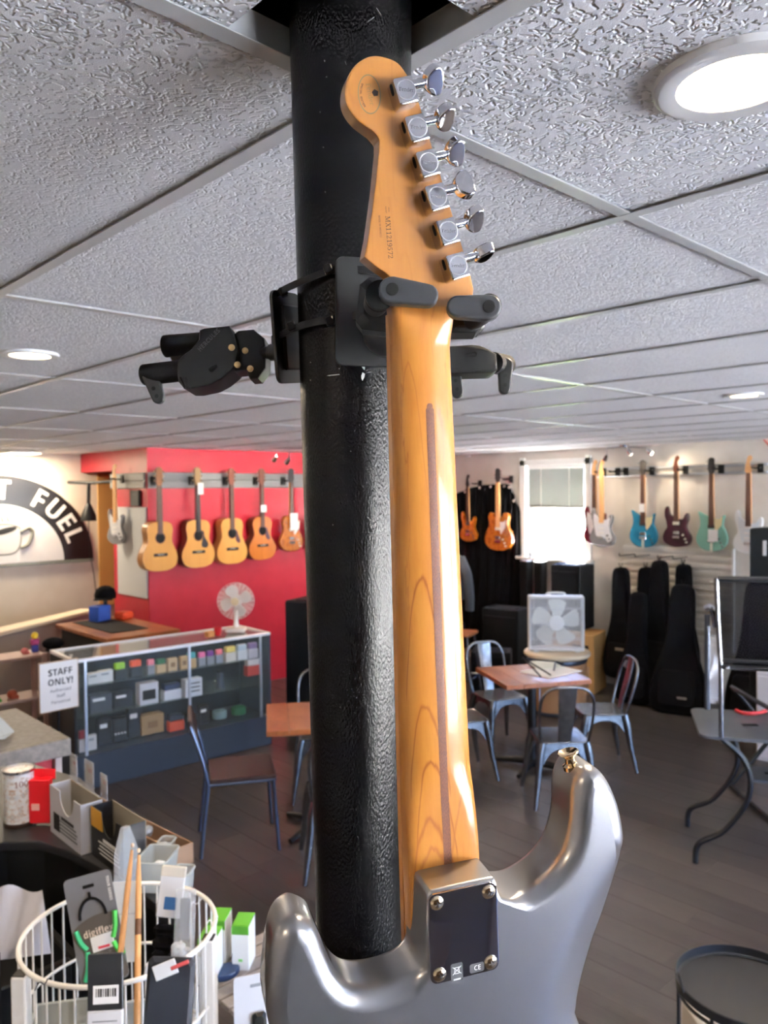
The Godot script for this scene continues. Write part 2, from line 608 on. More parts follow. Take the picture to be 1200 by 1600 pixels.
func small_window(zl: float, zr: float, yb: float, yt: float):
	var w := Node3D.new()
	w.name = "window_1"
	w.position = V(8.0, yb, (zl + zr) / 2)
	add_child(w)
	tag(w, "white framed window with a half lowered blind", "", "", "structure")
	var wm: Material = mats["white trim"]
	var wd := zr - zl; var ht := yt - yb
	for q in [["casing", V(-0.012, ht - 0.03, 0), V(0.03, 0.07, wd + 0.08)], ["casing", V(-0.012, ht / 2, -wd / 2), V(0.03, ht + 0.07, 0.08)], ["casing", V(-0.012, ht / 2, wd / 2), V(0.03, ht + 0.07, 0.08)], ["sill", V(-0.03, 0.0, 0), V(0.1, 0.035, wd + 0.14)]]:
		var m := MB.new()
		m.cbox(q[1], q[2], 0.004)
		part(m, q[0], wm, w, "", 0)
	for q in [[V(0.06, ht - 0.09, 0), V(0.05, 0.05, wd - 0.1)], [V(0.06, 0.04, 0), V(0.05, 0.06, wd - 0.1)], [V(0.06, ht * 0.49, 0), V(0.05, 0.05, wd - 0.1)], [V(0.06, ht / 2, -wd / 2 + 0.06), V(0.05, ht, 0.05)], [V(0.06, ht / 2, wd / 2 - 0.06), V(0.05, ht, 0.05)]]:
		var m := MB.new()
		m.cbox(q[0], q[1], 0.004)
		part(m, "sash", wm, w, "", 0)
	var m := MB.new()
	m.box(V(0.065, ht / 2, 0), V(0.005, ht - 0.1, wd - 0.1))
	part(m, "pane", mats["pane"], w, "", 0)
	var blind := Node3D.new()
	blind.name = "blind"
	w.add_child(blind)
	m = MB.new()
	m.cbox(V(0.015, ht - 0.085, 0), V(0.035, 0.04, wd - 0.14), 0.003)
	part(m, "headrail", wm, blind, "", 0)
	m = MB.new()
	m.box(V(0, 0, 0), V(0.03, 0.0012, wd - 0.15), Basis(Vector3.BACK, -1.3))
	var slat := m.mesh(Vector3.ZERO, 0)
	var bm := mat("blind slat", Color("8f948f"), 0.5, 0.0, {})
	for k in 20: place(slat, "slat", bm, blind, Transform3D(Basis.IDENTITY, V(0.015, ht - 0.12 - k * 0.0228, 0)))
	m = MB.new()
	m.cbox(V(0.015, ht - 0.12 - 20 * 0.0228, 0), V(0.03, 0.018, wd - 0.15), 0.003)
	part(m, "bottom_rail", wm, blind, "", 0)
	for z in [-0.2, 0.2]:
		m = MB.new()
		m.box(V(0.0, ht - 0.1 - 0.23, z), V(0.0015, 0.45, 0.01))
		part(m, "ladder_tape", wm, blind, "", 0)

func slat_walls():
	var sm: Material = mat("slat grey", Color("8d8f8d"), 0.55)
	var o := thing("slat_board", "grey slatwall band behind the acoustic guitars on the red wall", "slatwall", V(5.9, 2.26, -7.625))
	for y in [0.0, 0.082]:
		var m := MB.new()
		m.cbox(V(0, 0.038 + y, 0.011), V(4.1, 0.072, 0.018), 0.004)
		part(m, "slat", sm, o, "", 0)
	var b := MB.new()
	b.box(V(0, 0.08, 0.002), V(4.1, 0.165, 0.004))
	part(b, "backing", sm, o, "", 0)
	o = thing("slat_board", "short grey slatwall piece on the end of the red wall", "slatwall", V(3.845, 2.26, -8.06))
	for y in [0.0, 0.082]:
		var m := MB.new()
		m.cbox(V(-0.011, 0.038 + y, 0), V(0.018, 0.072, 0.8), 0.004)
		part(m, "slat", sm, o, "", 0)
	b = MB.new()
	b.box(V(-0.002, 0.08, 0), V(0.004, 0.165, 0.8))
	part(b, "backing", sm, o, "", 0)
	# slatwall panel behind the gig bags
	o = thing("slatwall_display", "off white slatwall panel behind the hanging gig bags", "slatwall", V(7.985, 0.55, -3.96))
	for k in 14:
		var m := MB.new()
		m.cbox(V(-0.019, 0.03 + k * 0.075, 0), V(0.034, 0.045, 1.2), 0.005)
		part(m, "slat", mat("slat cream", Color("d6d2c8"), 0.5), o, "", 0)
	b = MB.new()
	b.box(V(0, 0.525, 0), V(0.006, 1.05, 1.2))
	part(b, "backing", mats["slat cream"], o, "", 0)
	b = MB.new()
	b.cbox(V(-0.018, 0.525, 0.612), V(0.04, 1.05, 0.024), 0.003)
	part(b, "edge_trim", mats["white trim"], o, "", 0)
	# two rails for the guitar hangers
	for y in [2.432, 2.355]:
		var m := W()
		m.cbox(V(7.975, y, -3.98), V(0.03, 0.03, 1.92), 0.006)
		solo(m, "hanging_rail", mats["brushed alu"], "upper metal hanger rail along the cream wall" if y > 2.4 else "lower metal hanger rail along the cream wall", "rail")

func ceiling_and_lamps():
	var c := Node3D.new()
	c.name = "ceiling"
	add_child(c)
	tag(c, "suspended ceiling of textured white tiles", "", "", "structure")
	var x0 := 0.636 - 0.628 * 6; var z0 := -0.715 + 1.285 * 4
	var tile_m: Material = mats["tile"]
	var m := MB.new()
	m.cbox(Vector3.ZERO, V(0.616, 0.014, 1.273), 0.002)
	var tile := m.mesh(Vector3.ZERO, 0)
	for i in 18:
		for j in 11:
			var xc := x0 + 0.628 * (i + 0.5); var zc := z0 - 1.285 * (j + 0.5)
			if xc > 8.3 or zc < -9.9: continue
			if i == 5 and j == 3:   # cut round the pole
				var xr := xc + 0.308; var zf := zc - 0.6365
				var nx := 0.455; var nz := -0.525
				m = MB.new()
				var poly := PackedVector2Array([Vector2(xc - 0.308, -(zc + 0.6365)), Vector2(xr, -(zc + 0.6365)), Vector2(xr, -nz), Vector2(nx, -nz), Vector2(nx, -zf), Vector2(xc - 0.308, -zf)])
				m.prism(poly, 0, 0.014, Transform3D(Basis(Vector3.RIGHT, -PI / 2), V(0, CEIL + 0.006, 0)))
				part(m, "tile", tile_m, c, "ceiling tile with a notch cut for the pole", 0)
				continue
			place(tile, "tile", tile_m, c, Transform3D(Basis.IDENTITY, V(xc, CEIL + 0.013, zc)))
	for i in 19:
		var x := x0 + 0.628 * i
		if x > 8.1: continue
		m = MB.new()
		m.cbox(V(x, CEIL + 0.001, -2.9), V(0.025, 0.002, 13.0), 0.0006)
		m.box(V(x, CEIL + 0.02, -2.9), V(0.004, 0.038, 13.0))
		part(m, "main_tee", mats["grid bar"], c, "", 0)
	for j in 12:
		var z := z0 - 1.285 * j
		if z < -9.4: continue
		m = MB.new()
		m.cbox(V(2.5, CEIL + 0.0016, z), V(11.2, 0.002, 0.025), 0.0006)
		m.box(V(2.5, CEIL + 0.02, z), V(11.2, 0.038, 0.004))
		part(m, "cross_tee", mats["grid bar"], c, "", 0)
	# recessed lamps
	var near := on_y(1150, 128, CEIL)
	lamp(near, 0.092, "recessed round ceiling lamp above the tuning machines", 0.8)
	lamp(on_y(47, 555, CEIL), 0.092, "recessed round ceiling lamp over the gap before the counter", 0.8)
	lamp(on_y(1163, 618, CEIL), 0.092, "recessed round ceiling lamp toward the wall of electric guitars", 0.9)
	for q in [[-1.6, -0.4, "by the plain side wall, toward the shop front"], [-1.6, -3.4, "by the plain side wall, toward the service counter"], [0.95, 1.9, "between the pole and the first shop front window"], [3.9, 1.4, "before the middle shop front window"], [4.9, -5.6, "past the end of the display case"], [6.3, -5.9, "before the black curtain"], [6.6, 0.6, "between the last shop front window and the cream wall"], [1.2, -6.6, "above the open shelf's end of the low partition"]]:
		lamp(V(q[0], CEIL, q[1]), 0.092, "recessed round ceiling lamp " + q[2], 0.8)
	# smoke detector
	var sd := thing("smoke_detector", "small white smoke detector on the ceiling under the swung out hanger", "detector", on_y(330, 600, CEIL - 0.03))
	m = MB.new()
	m.lathe([Vector2(0.03, -0.012), Vector2(0.045, 0.0), Vector2(0.055, 0.02), Vector2(0.06, 0.03)])
	part(m, "housing", mats["white paint metal"], sd)
	m = MB.new()
	m.lathe([Vector2(0.006, -0.016), Vector2(0.008, -0.011)], X(V(0.02, 0, 0)), 10)
	part(m, "sensor", mats["black plastic"], sd)
	# flat vent over the sign
	var vp := V(3.06, CEIL, -8.98)
	var pl := thing("ceiling_light_panel", "flat white light panel on the ceiling above the half round sign", "lamp", V(vp.x, CEIL - 0.02, vp.z))
	block(V(0, 0.008, 0), V(0.36, 0.022, 0.36), "frame", mats["white paint metal"], pl, 0.004)
	block(V(0, -0.005, 0), V(0.32, 0.006, 0.32), "diffuser", glow("panel glow", Color(1.0, 0.93, 0.82), 3.0), pl, 0.001, Basis.IDENTITY, "glowing diffuser")
	var al := AreaLight3D.new()
	al.name = "panel_light"
	al.area_size = Vector2(0.32, 0.32)
	al.light_energy = 2.0
	al.light_color = Color(1.0, 0.92, 0.80)
	al.area_range = 14.0
	al.shadow_enabled = true
	al.transform = Transform3D(Basis(Vector3.RIGHT, -PI / 2), V(0, -0.012, 0))
	pl.add_child(al)
	spot_bar(V(5.05, CEIL, -6.3), V(4.9, 1.7, -7.63), "pair of small chrome spotlights at the ceiling over the red wall", [[432, 718, -0.1], [452, 722, 0.1]], 0.16)
	spot_bar(on_y(975, 695, CEIL), V(8.0, 1.75, -3.9), "bar of small chrome spotlights at the ceiling over the electric guitars", [[948, 716, -1.2], [980, 707, 0.0], [1010, 708, 0.9]], 0.12)
	var pv := on_y(733, 711, CEIL)
	m = W()
	m.lathe([Vector2(0.05, -0.03), Vector2(0.06, 0.0)], Transform3D(Basis.IDENTITY, pv), 16)
	solo(m, "ceiling_rose", mats["white paint metal"], "small round white ceiling mount near the far corner", "mount")
	# red cable down the wall
	m = W()
	m.tube(spline3([V(7.97, 2.67, -3.06), V(7.97, 2.60, -3.0), V(7.97, 2.5, -2.9), V(7.97, 2.38, -2.78)], 4), 0.008, 6)
	solo(m, "red_cable", hexm("b5443c", 0.5), "thin red cable running down the cream wall", "cable")

func lamp(at: Vector3, r: float, label: String, power: float):
	var o := thing("ceiling_lamp", label, "lamp", at, 0, "recessed ceiling lamps")
	var m := MB.new()
	var ring := []
	for p in [[r, 0.006], [r, -0.003], [r * 0.93, -0.006], [r * 0.72, -0.004], [r * 0.68, 0.004]]: ring.append(Vector2(p[0], p[1]))
	ring.reverse()
	m.lathe(ring, Transform3D.IDENTITY, 40, false)
	m.t = flipped(m.t)
	part(m, "trim_ring", mats["white trim"], o)
	m = MB.new()
	m.lathe([Vector2(r * 0.7, -0.001), Vector2(r * 0.7, 0.003)], Transform3D.IDENTITY, 40)
	part(m, "lens", glow("lamp glow", Color(1.0, 0.90, 0.74), 6.0), o, "glowing lens")
	var l := AreaLight3D.new()
	l.name = "lamp_light"
	l.area_size = Vector2(r * 1.2, r * 1.2)
	l.light_energy = power
	l.light_color = Color(1.0, 0.90, 0.76)
	l.shadow_enabled = true
	l.area_range = 14.0
	l.transform = Transform3D(Basis(Vector3.RIGHT, -PI / 2), V(0, -0.008, 0))
	o.add_child(l)

func flipped(t: PackedVector3Array) -> PackedVector3Array:
	var o := PackedVector3Array()
	for i in range(0, t.size(), 3): o.append_array([t[i], t[i + 2], t[i + 1]])
	return o

func spot_bar(at: Vector3, aim: Vector3, label: String, heads: Array, power: float):
	var o := thing("spotlight_bar", label, "spotlight", at)
	var m := W()
	m.lathe([Vector2(0.045, -0.025), Vector2(0.05, 0.0)], Transform3D(Basis.IDENTITY, at), 16)
	part(m, "canopy", mats["chrome"], o)
	for h in heads:
		var p := K(h[0], h[1], (at - EYE).dot(-CB.z))
		p.y = minf(p.y, CEIL - 0.06)
		m = W()
		m.tube([at + V(0, -0.02, 0), V(p.x, CEIL - 0.03, p.z), p + V(0, 0.03, 0)], 0.006, 6)
		part(m, "arm", mats["chrome"], o)
		m = W()
		var dir := (aim + V(0, 0, h[2]) - p).normalized()
		m.lathe([Vector2(0.012, 0.0), Vector2(0.02, 0.02), Vector2(0.026, 0.07), Vector2(0.022, 0.072)], axis(p + V(0, 0.035, 0), p + V(0, 0.035, 0) + dir), 14)
		part(m, "shade", mats["chrome"], o)
		var e := p + V(0, 0.035, 0) + dir * 0.074
		m = W()
		m.lathe([Vector2(0.020, -0.004), Vector2(0.020, 0.0)], axis(e, e + dir), 14)
		part(m, "bulb", glow("spot glow", Color(1.0, 0.93, 0.82), 7.0), o, "glowing bulb")
		var l := SpotLight3D.new()
		l.name = "spot_light"
		l.light_energy = power
		l.light_color = Color(1.0, 0.93, 0.82)
		l.light_size = 0.02
		l.spot_angle = 58.0
		l.spot_angle_attenuation = 1.0
		l.spot_range = 12.0
		l.shadow_enabled = true
		o.add_child(l)
		l.look_at_from_position(e + dir * 0.01, e + dir * 1.0, V(0.02, 0.1, 1).normalized())

# ---------- the pole ----------
const POLE := Vector3(0.5655, 0, -0.6384)   # set again from the photo in column()
var pole := POLE
func pole_r(y: float) -> float: return maxf(0.047, 0.0490 + (y - 1.835) * 0.01836)

func column():
	pole = K(554, 650, 0.85)
	pole.y = 0
	var o := thing("pole", "glossy black painted round pole running from floor to ceiling", "pole", pole)
	var prof := []
	var y := 0.0
	while y < 3.12:
		prof.append(Vector2(pole_r(y), y))
		y += 0.04
	var m := MB.new()
	m.lathe(prof, Transform3D.IDENTITY, 72)
	var bump := noise_tex(512, 512, 0.035, null, 31, 5)
	var pm := mat("pole paint", Color("09090a"), 0.24, 0.0, {"metallic_specular": 0.24, "heightmap_enabled": true, "heightmap_texture": bump, "heightmap_scale": 0.04, "uv1_triplanar": true, "uv1_scale": V(26.0, 9.0, 26.0)})
	part(m, "shaft", pm, o)
	# chips and scratches in the paint
	var chips := [[568, 573, 3.0, 7.0, 0.1], [567, 588, 3.2, 9.0, -0.3], [521, 586, 13.0, 1.1, 0.06], [485, 566, 1.0, 1.6, 0], [485, 594, 1.2, 2.0, 0], [530, 576, 1.0, 1.2, 0], [577, 582, 7.0, 0.8, 0.2], [502, 60, 1.2, 2.2, 0.3], [507, 95, 1.0, 2.0, 0], [510, 120, 1.4, 1.4, 0.4], [500, 175, 1.0, 1.8, 0], [505, 230, 1.2, 1.2, 0], [508, 300, 1.0, 2.0, 0.2], [580, 30, 9.0, 0.7, 0.7], [592, 18, 8.0, 0.7, -0.8], [540, 98, 0.7, 5.0, 0.3], [548, 705, 1.0, 1.2, 0], [520, 820, 1.0, 1.5, 0]]
	for c in chips:
		# meet the pole's surface along the pixel's ray
		var v := ray(c[0], c[1])
		var h := Vector2(v.x, v.z); var q := Vector2(pole.x, pole.z)
		var yy: float = EYE.y + v.y * 0.8
		var rr := pole_r(yy) + 0.0003
		var b := h.dot(q) / h.length_squared()
		var disc := b * b - (q.length_squared() - rr * rr) / h.length_squared()
		if disc < 0: continue
		var p := EYE + v * (b - sqrt(disc))
		var nrm := V(p.x - pole.x, 0, p.z - pole.z).normalized()
		var side := Vector3.UP.cross(nrm)
		var bs := Basis(side, Vector3.UP, nrm).rotated(nrm, c[4])
		m = W()
		var s := 0.8 / F
		var poly := PackedVector2Array()
		for k in 8:
			var an := TAU * k / 8
			poly.append(Vector2(cos(an) * c[2] * s * (0.8 + 0.3 * sin(k * 2.3)), sin(an) * c[3] * s * (0.8 + 0.3 * cos(k * 1.7))))
		m.prism(poly, -0.0004, 0.0001, Transform3D(bs, p))
		part(m, "paint_chip", hexm("cfcfc9" if c[2] * c[3] > 8 else "8f8f8c", 0.7), o, "", 0)

# ---------- the guitar on the pole; local millimetres: x right, y to the head, z out of the back ----------
func mm(a: Array) -> Array:
	var o := []
	for i in range(0, a.size(), 2): o.append(Vector2(a[i], a[i + 1]) / 1000.0)
	return o
func neck_half(y: float) -> float: return lerpf(27.5, 21.4, clampf((y - 40) / 385.0, 0, 1)) + 2.2 * smoothstep(405, 438, y)
func neck_back(y: float) -> float:
	var z := lerpf(-30.5, -33.0, clampf((y - 90) / 330.0, 0, 1))
	return lerpf(lerpf(-28.3, z, smoothstep(38, 95, y)), -30.7, smoothstep(396, 430, y))
func neck_z(x: float, y: float) -> float:
	var n := lerpf(9.0, 2.35, smoothstep(34, 108, y)) + 6.0 * smoothstep(400, 436, y)
	var zs := -46.0
	var q := clampf(absf(x) / neck_half(y), 0, 1)
	return zs + (neck_back(y) - zs) * pow(maxf(0.0, 1.0 - pow(q, n)), 1.0 / n)
func maple_tex(w: int, h: int) -> ImageTexture:
	var f := FastNoiseLite.new()
	f.seed = 77
	f.frequency = 0.012
	var im := Image.create(w, h, false, Image.FORMAT_RGB8)
	var apex := [[0.47, 5.2, 0.36, 0.75], [0.70, 4.0, 0.37, 0.6], [0.795, 4.4, 0.40, 0.7], [0.91, 2.2, 0.36, 0.6], [0.955, 2.0, 0.38, 0.5], [0.10, 9.0, 0.30, 0.35], [0.86, 3.2, 0.74, 0.4]]
	var a := Color("b27935"); var b := Color("a66a2b"); var l := Color("7a431a")
	for y in h:
		for x in w:
			var u := float(x) / w; var v := float(y) / h
			var nz := f.get_noise_2d(x * 2.2, y * 0.5)
			var fine := f.get_noise_2d(x * 22.0, y * 2.2)
			var c := a.lerp(b, clampf(0.45 + nz * 0.8 + fine * 0.25, 0, 1))
			var s := 0.0
			for q in apex:
				var dd: float = absf(v - q[0] - q[1] * (u - q[2]) * (u - q[2]) + nz * 0.018)
				if v > q[0] - 0.02 and absf(u - q[2]) < 0.2: s = maxf(s, q[3] * exp(-dd * dd / 0.000012 / (1.0 + 40.0 * absf(u - q[2]))))
			for q in [[0.22, 0.02, 0.5], [0.60, 0.01, 0.3], [0.72, 0.008, 0.25], [0.90, 0.01, 0.3]]:
				var dx: float = absf(u - q[0] - nz * 0.09 - 0.02 * sin(v * 9.0 + q[0] * 20.0))
				s = maxf(s, q[2] * exp(-dx * dx / 0.00003) * clampf(1.2 - v * 1.3, 0.2, 1))
			im.set_pixel(x, y, c.lerp(l, clampf(s, 0, 0.85)))
	return ImageTexture.create_from_image(im)

func hung_guitar():
	var e := Basis.from_euler(Vector3.ZERO)
	e = Basis(Vector3.BACK, deg_to_rad(3.7103)) * Basis(Vector3.UP, deg_to_rad(16.7811)) * Basis(Vector3.RIGHT, deg_to_rad(4.8389))
	var g := thing("electric_guitar", "metallic grey electric guitar with maple neck hung on the pole, seen from its back", "electric guitar")
	g.transform = Transform3D(CB, EYE) * Transform3D(e, V(0.0545, -0.2887, -0.545))
	# body
	var curve := mm([-27.3, -12, -28.5, -21, -33, -25, -40.6, -27.6, -52.7, -29.6, -66.9, -28.8, -78.4, -24.6, -88, -14, -94.5, 2.6, -98.3, 15, -102.4, 24.3, -109.7, 30.0, -116.3, 31.0, -124.5, 26.2, -129.9, 15, -134, -7, -135.8, -24, -134.5, -40, -130, -58, -118, -95, -112, -122, -120, -160, -140, -205, -146, -250, -126, -300, -80, -332, -10, -345, 60, -340, 125, -310, 156, -265, 158, -220, 140, -170, 112, -132, 97.5, -100, 97.4, -90, 101.6, -71, 111.4, -43, 122.8, -16, 132.2, 17, 133.7, 37, 129.8, 62, 121, 84, 111, 95.5, 101.5, 97, 94.5, 90, 91.2, 78, 89.8, 60.6, 85.8, 43, 78.4, 31, 66.4, 21.4, 51.5, 15.6, 38.5, 14, 29.5, 18])
	var out := spline(curve, 5, false)
	var big := out.size()
	for q in mm([27.2, 24, 26.6, 29, 25.6, 32.2, 23.6, 33.6, 10, 33.9, -8, 33.9, -21.5, 33.6, -23.6, 32.2, -24.6, 29, -25.2, 20, -25.8, 8]): out.append(q)
	if Geometry2D.is_polygon_clockwise(out): out.reverse()
	var n := out.size()
	var rad := PackedFloat32Array()
	for p in out:
		var near_block := smoothstep(0.034, 0.052, Vector2(p.x, (p.y - 0.012) * 0.8).length())
		rad.append(lerpf(0.0032, 0.0125, near_block))
	var nr := PackedVector2Array()
	for i in n:
		var a := (out[i] - out[(i - 1 + n) % n]).normalized(); var b := (out[(i + 1) % n] - out[i]).normalized()
		var d := (a + b).normalized()
		nr.append(Vector2(d.y, -d.x))
	var rings := []
	var ringset := []
	for s in 4: ringset.append([0, PI / 2 * s / 3.0])
	for s in 8: ringset.append([1, PI / 2 * s / 7.0])
	for q in ringset:
		var ring := PackedVector3Array()
		for i in n:
			var r: float = rad[i]
			var inset: float; var z: float
			if q[0] == 0:
				inset = r * 0.7 * (1 - sin(q[1])); z = -0.0445 + r * 0.7 * (1 - cos(q[1]))
			else:
				inset = r * (1 - cos(q[1])); z = -r * (1 - sin(q[1]))
			var p2: Vector2 = out[i] - nr[i] * inset
			if q[0] == 1: z -= belly(out[i])
			ring.append(V(p2.x, p2.y, z))
		rings.append(ring)
	var m := MB.new()
	m.loft(rings, false)
	var cap := PackedVector2Array()
	for p in rings[-1]: cap.append(Vector2(p.x, p.y))
	var cs := 0.006
	for iy in range(-60, 18):
		for ix in range(-27, 28):
			var c := Vector2(ix, iy) * cs
			var cell := PackedVector2Array([c, c + Vector2(cs, 0), c + Vector2(cs, cs), c + Vector2(0, cs)])
			for piece in Geometry2D.intersect_polygons(cell, cap):
				var tr := Geometry2D.triangulate_polygon(piece)
				for k in range(0, tr.size(), 3):
					var q := [piece[tr[k]], piece[tr[k + 1]], piece[tr[k + 2]]]
					if (q[1] - q[0]).cross(q[2] - q[0]) < 0: q = [q[0], q[2], q[1]]
					m.tri(V(q[0].x, q[0].y, -belly(q[0])), V(q[1].x, q[1].y, -belly(q[1])), V(q[2].x, q[2].y, -belly(q[2])))
	var f0 := PackedVector2Array()
	for p in rings[0]: f0.append(Vector2(p.x, p.y))
	var ft := Geometry2D.triangulate_polygon(f0)
	for k in range(0, ft.size(), 3):
		var q := [f0[ft[k]], f0[ft[k + 1]], f0[ft[k + 2]]]
		if (q[1] - q[0]).cross(q[2] - q[0]) > 0: q = [q[0], q[2], q[1]]
		m.tri(V(q[0].x, q[0].y, -0.0445), V(q[1].x, q[1].y, -0.0445), V(q[2].x, q[2].y, -0.0445))
	var paint := mat("pewter paint", Color("9c9da0"), 0.31, 0.87, {"clearcoat_enabled": true, "clearcoat": 1.0, "clearcoat_roughness": 0.05})
	part(m, "body", paint, g, "satin pewter grey body", 50)
	# neck
	m = MB.new()
	var nrings := []
	var ys := []
	var y := -30.0
	while y < 436:
		ys.append(y)
		y += (4.0 if y < 120 or y > 388 else 14.0)
	ys.append(438.0)
	for yy in ys:
		var ring := PackedVector3Array()
		for k in 33:
			var a := PI - PI * k / 32.0
			var xx := neck_half(yy) * cos(a)
			var zz: float = neck_z(xx, yy)
			if k == 0 or k == 32: zz = -46.0
			ring.append(V(xx, yy, zz) / 1000.0)
		nrings.append(ring)
	for i in nrings.size() - 1:
		for k in 32:
			var v0: float = 1.0 - (ys[i] - 30.0) / 400.0; var v1: float = 1.0 - (ys[i + 1] - 30.0) / 400.0
			var u0 := k / 32.0; var u1 := (k + 1) / 32.0
			m.quv(nrings[i][k], nrings[i][k + 1], nrings[i + 1][k + 1], nrings[i + 1][k], Vector2(u0, v0), Vector2(u1, v0), Vector2(u1, v1), Vector2(u0, v1))
	var maple := mat("maple neck", Color.WHITE, 0.36, 0.0, {"albedo_texture": maple_tex(192, 768), "clearcoat_enabled": true, "clearcoat": 0.4, "clearcoat_roughness": 0.06, "metallic_specular": 0.35})
	var neck := part(m, "neck", maple, g, "glossy amber maple neck", 60)
	m = MB.new()   # fingerboard seen edge on beside the heel
	var fb := []
	for q in [[-38.0, 28.4], [40.0, 27.6], [426.0, 21.5]]:
		fb.append(PackedVector3Array([V(-q[1], q[0], -46) / 1000, V(q[1], q[0], -46) / 1000, V(q[1], q[0], -54) / 1000, V(-q[1], q[0], -54) / 1000]))
	m.loft(fb)
	part(m, "fingerboard", hexm("b07436", 0.4), g, "", 30)
	m = MB.new()   # strip let into the back of the neck
	y = 363.0
	var prev := PackedVector3Array()
	while y > 30:
		var hw := 3.0 if y < 360 else (2.2 if y < 362 else 1.2)
		var row := PackedVector3Array()
		for k in 5:
			var xx := 1.2 + hw * (k / 2.0 - 1.0)
			row.append(V(xx, y, neck_z(xx, y) + 0.12) / 1000.0)
		if prev.size():
			for k in 4: m.quad(row[k], row[k + 1], prev[k + 1], prev[k])
		prev = row
		y -= 1.5 if y > 358 else 4.0
	part(m, "inlay_strip", tri_mat("walnut strip", noise_tex(256, 256, 0.05, [[0, "38190c"], [0.5, "5e3116"], [1, "8a5122"]], 51), V(160, 30, 60), 0.36, 0.0, {"clearcoat_enabled": true, "clearcoat": 0.9, "clearcoat_roughness": 0.06}), g, "dark walnut strip down the neck", 60)
	# headstock
	var left := spline(mm([-28.5, 536, -31, 540, -36.6, 543.6, -43.6, 548.5, -49.1, 555.8, -50.6, 563.4, -48.6, 573, -43.6, 581.4, -36.1, 587.4, -28.8, 589.8, -20, 589.2, -12.8, 586.4, -7.1, 580]), 5, false)
	var hs := PackedVector2Array()
	for q in left: hs.append(q)
	for q in mm([1.2, 561, 14.8, 514.8, 28.1, 471.5, 34.4, 449.5]): hs.append(q)
	for q in spline(mm([36.2, 441, 35.4, 436.5, 32, 432.5, 27, 429.5, 22.4, 427.5]), 4, false): hs.append(q)
	for q in spline(mm([-22.4, 427.5, -22.4, 434, -22.9, 441, -25.5, 448.5, -34.6, 454.5, -41.9, 460.4]), 4, false): hs.append(q)
	for q in mm([-38.2, 475, -32.6, 505, -28.8, 530]): hs.append(q)
	m = MB.new()
	m.prism(hs, -0.0445, -0.0307, Transform3D.IDENTITY, 0.0012, 2)
	var hm := tri_mat("maple head", grain_tex(256, 512, Color("a87231"), Color("9e682b"), Color("774117"), 61, 12.0, 0.42), V(9.0, 2.0, 9.0), 0.34, 0.0, {"clearcoat_enabled": true, "clearcoat": 0.9, "clearcoat_roughness": 0.06})
	var head := part(m, "headstock", hm, g, "amber maple headstock", 35)
	head_print(head)
	# tuning machines
	var spots := [[-12.7, 564.1, 42.0], [-5.6, 541.0, 60.0], [1.1, 519.2, 44.0], [6.6, 497.8, -12.0], [13.5, 475.8, 52.0], [19.6, 453.4, 80.0]]
	var rowb := Basis(Vector3.BACK, deg_to_rad(16.3))
	for s in spots:
		var c := V(s[0], s[1], -24.3) / 1000.0
		m = MB.new()
		m.prism(rrect(0.0142, 0.0168, 0.0016, 3), -0.0064, 0.0064, Transform3D(rowb, c), 0.0011, 2, 0.0001)
		var tm := part(m, "tuning_machine", mats["chrome"], g, "chrome tuning machine", 35)
		m = MB.new()
		m.lathe([Vector2(0.0064, 0.0), Vector2(0.0066, 0.00012), Vector2(0.0060, 0.00016), Vector2(0.0059, 0.00002)], Transform3D(rowb * Basis(Vector3.RIGHT, PI / 2), c + V(0, 0, 0.0064)), 28, false)
		part(m, "rim_ring", mat("bright rim", Color("f4f4f4"), 0.2, 0.6), tm)
		words("Fender", 0.0021, mat("etched", Color("5a5b5e"), 0.5), tm, Transform3D(rowb * Basis(Vector3.BACK, -0.28), c + V(0, 0, 0.00645)), "lettering", true, false, true, 0.0001)
		m = MB.new()   # oval hole in the housing's side
		m.prism(spline(mm([2.2, 0, 1.4, 3.2, -1.4, 3.2, -2.2, 0, -1.4, -3.2, 1.4, -3.2]), 4), 0, 0.0002, Transform3D(rowb * Basis(Vector3.UP, -PI / 2), c + rowb * V(-0.00705, 0.0036, 0.0005)))
		part(m, "screw_hole", mats["black rubber"], tm)
		var sh := rowb * V(1, 0, 0)
		m = MB.new()
		var b0 := c + rowb * V(0.0070, 0.0038, 0.001)
		m.lathe([Vector2(0.0031, 0), Vector2(0.0031, 0.0075), Vector2(0.0023, 0.008), Vector2(0.0023, 0.0095), Vector2(0.0034, 0.0098), Vector2(0.0034, 0.0115)], axis(b0, b0 + sh), 20)
		part(m, "shaft", mats["chrome"], tm)
		m = MB.new()
		var bb := Basis(sh, deg_to_rad(s[2])) * rowb
		var key := spline(mm([9.6, -3.4, 12.5, -7.2, 16.6, -9.2, 20.8, -7.8, 22.2, 0, 20.8, 7.8, 16.6, 9.2, 12.5, 7.2, 9.6, 3.4]), 4)
		m.prism(key, -0.0039, 0.0039, Transform3D(bb, b0), 0.0014, 3)
		part(m, "button", mats["chrome"], tm)
	# neck plate
	m = MB.new()
	m.prism(rrect(0.0508, 0.064, 0.0052, 5), 0, 0.0017, Transform3D.IDENTITY, 0.0006, 2, 0.0)
	var plate := part(m, "neck_plate", mat("plate chrome", Color("cfd0d6"), 0.03, 1.0), g, "mirror chrome neck plate")
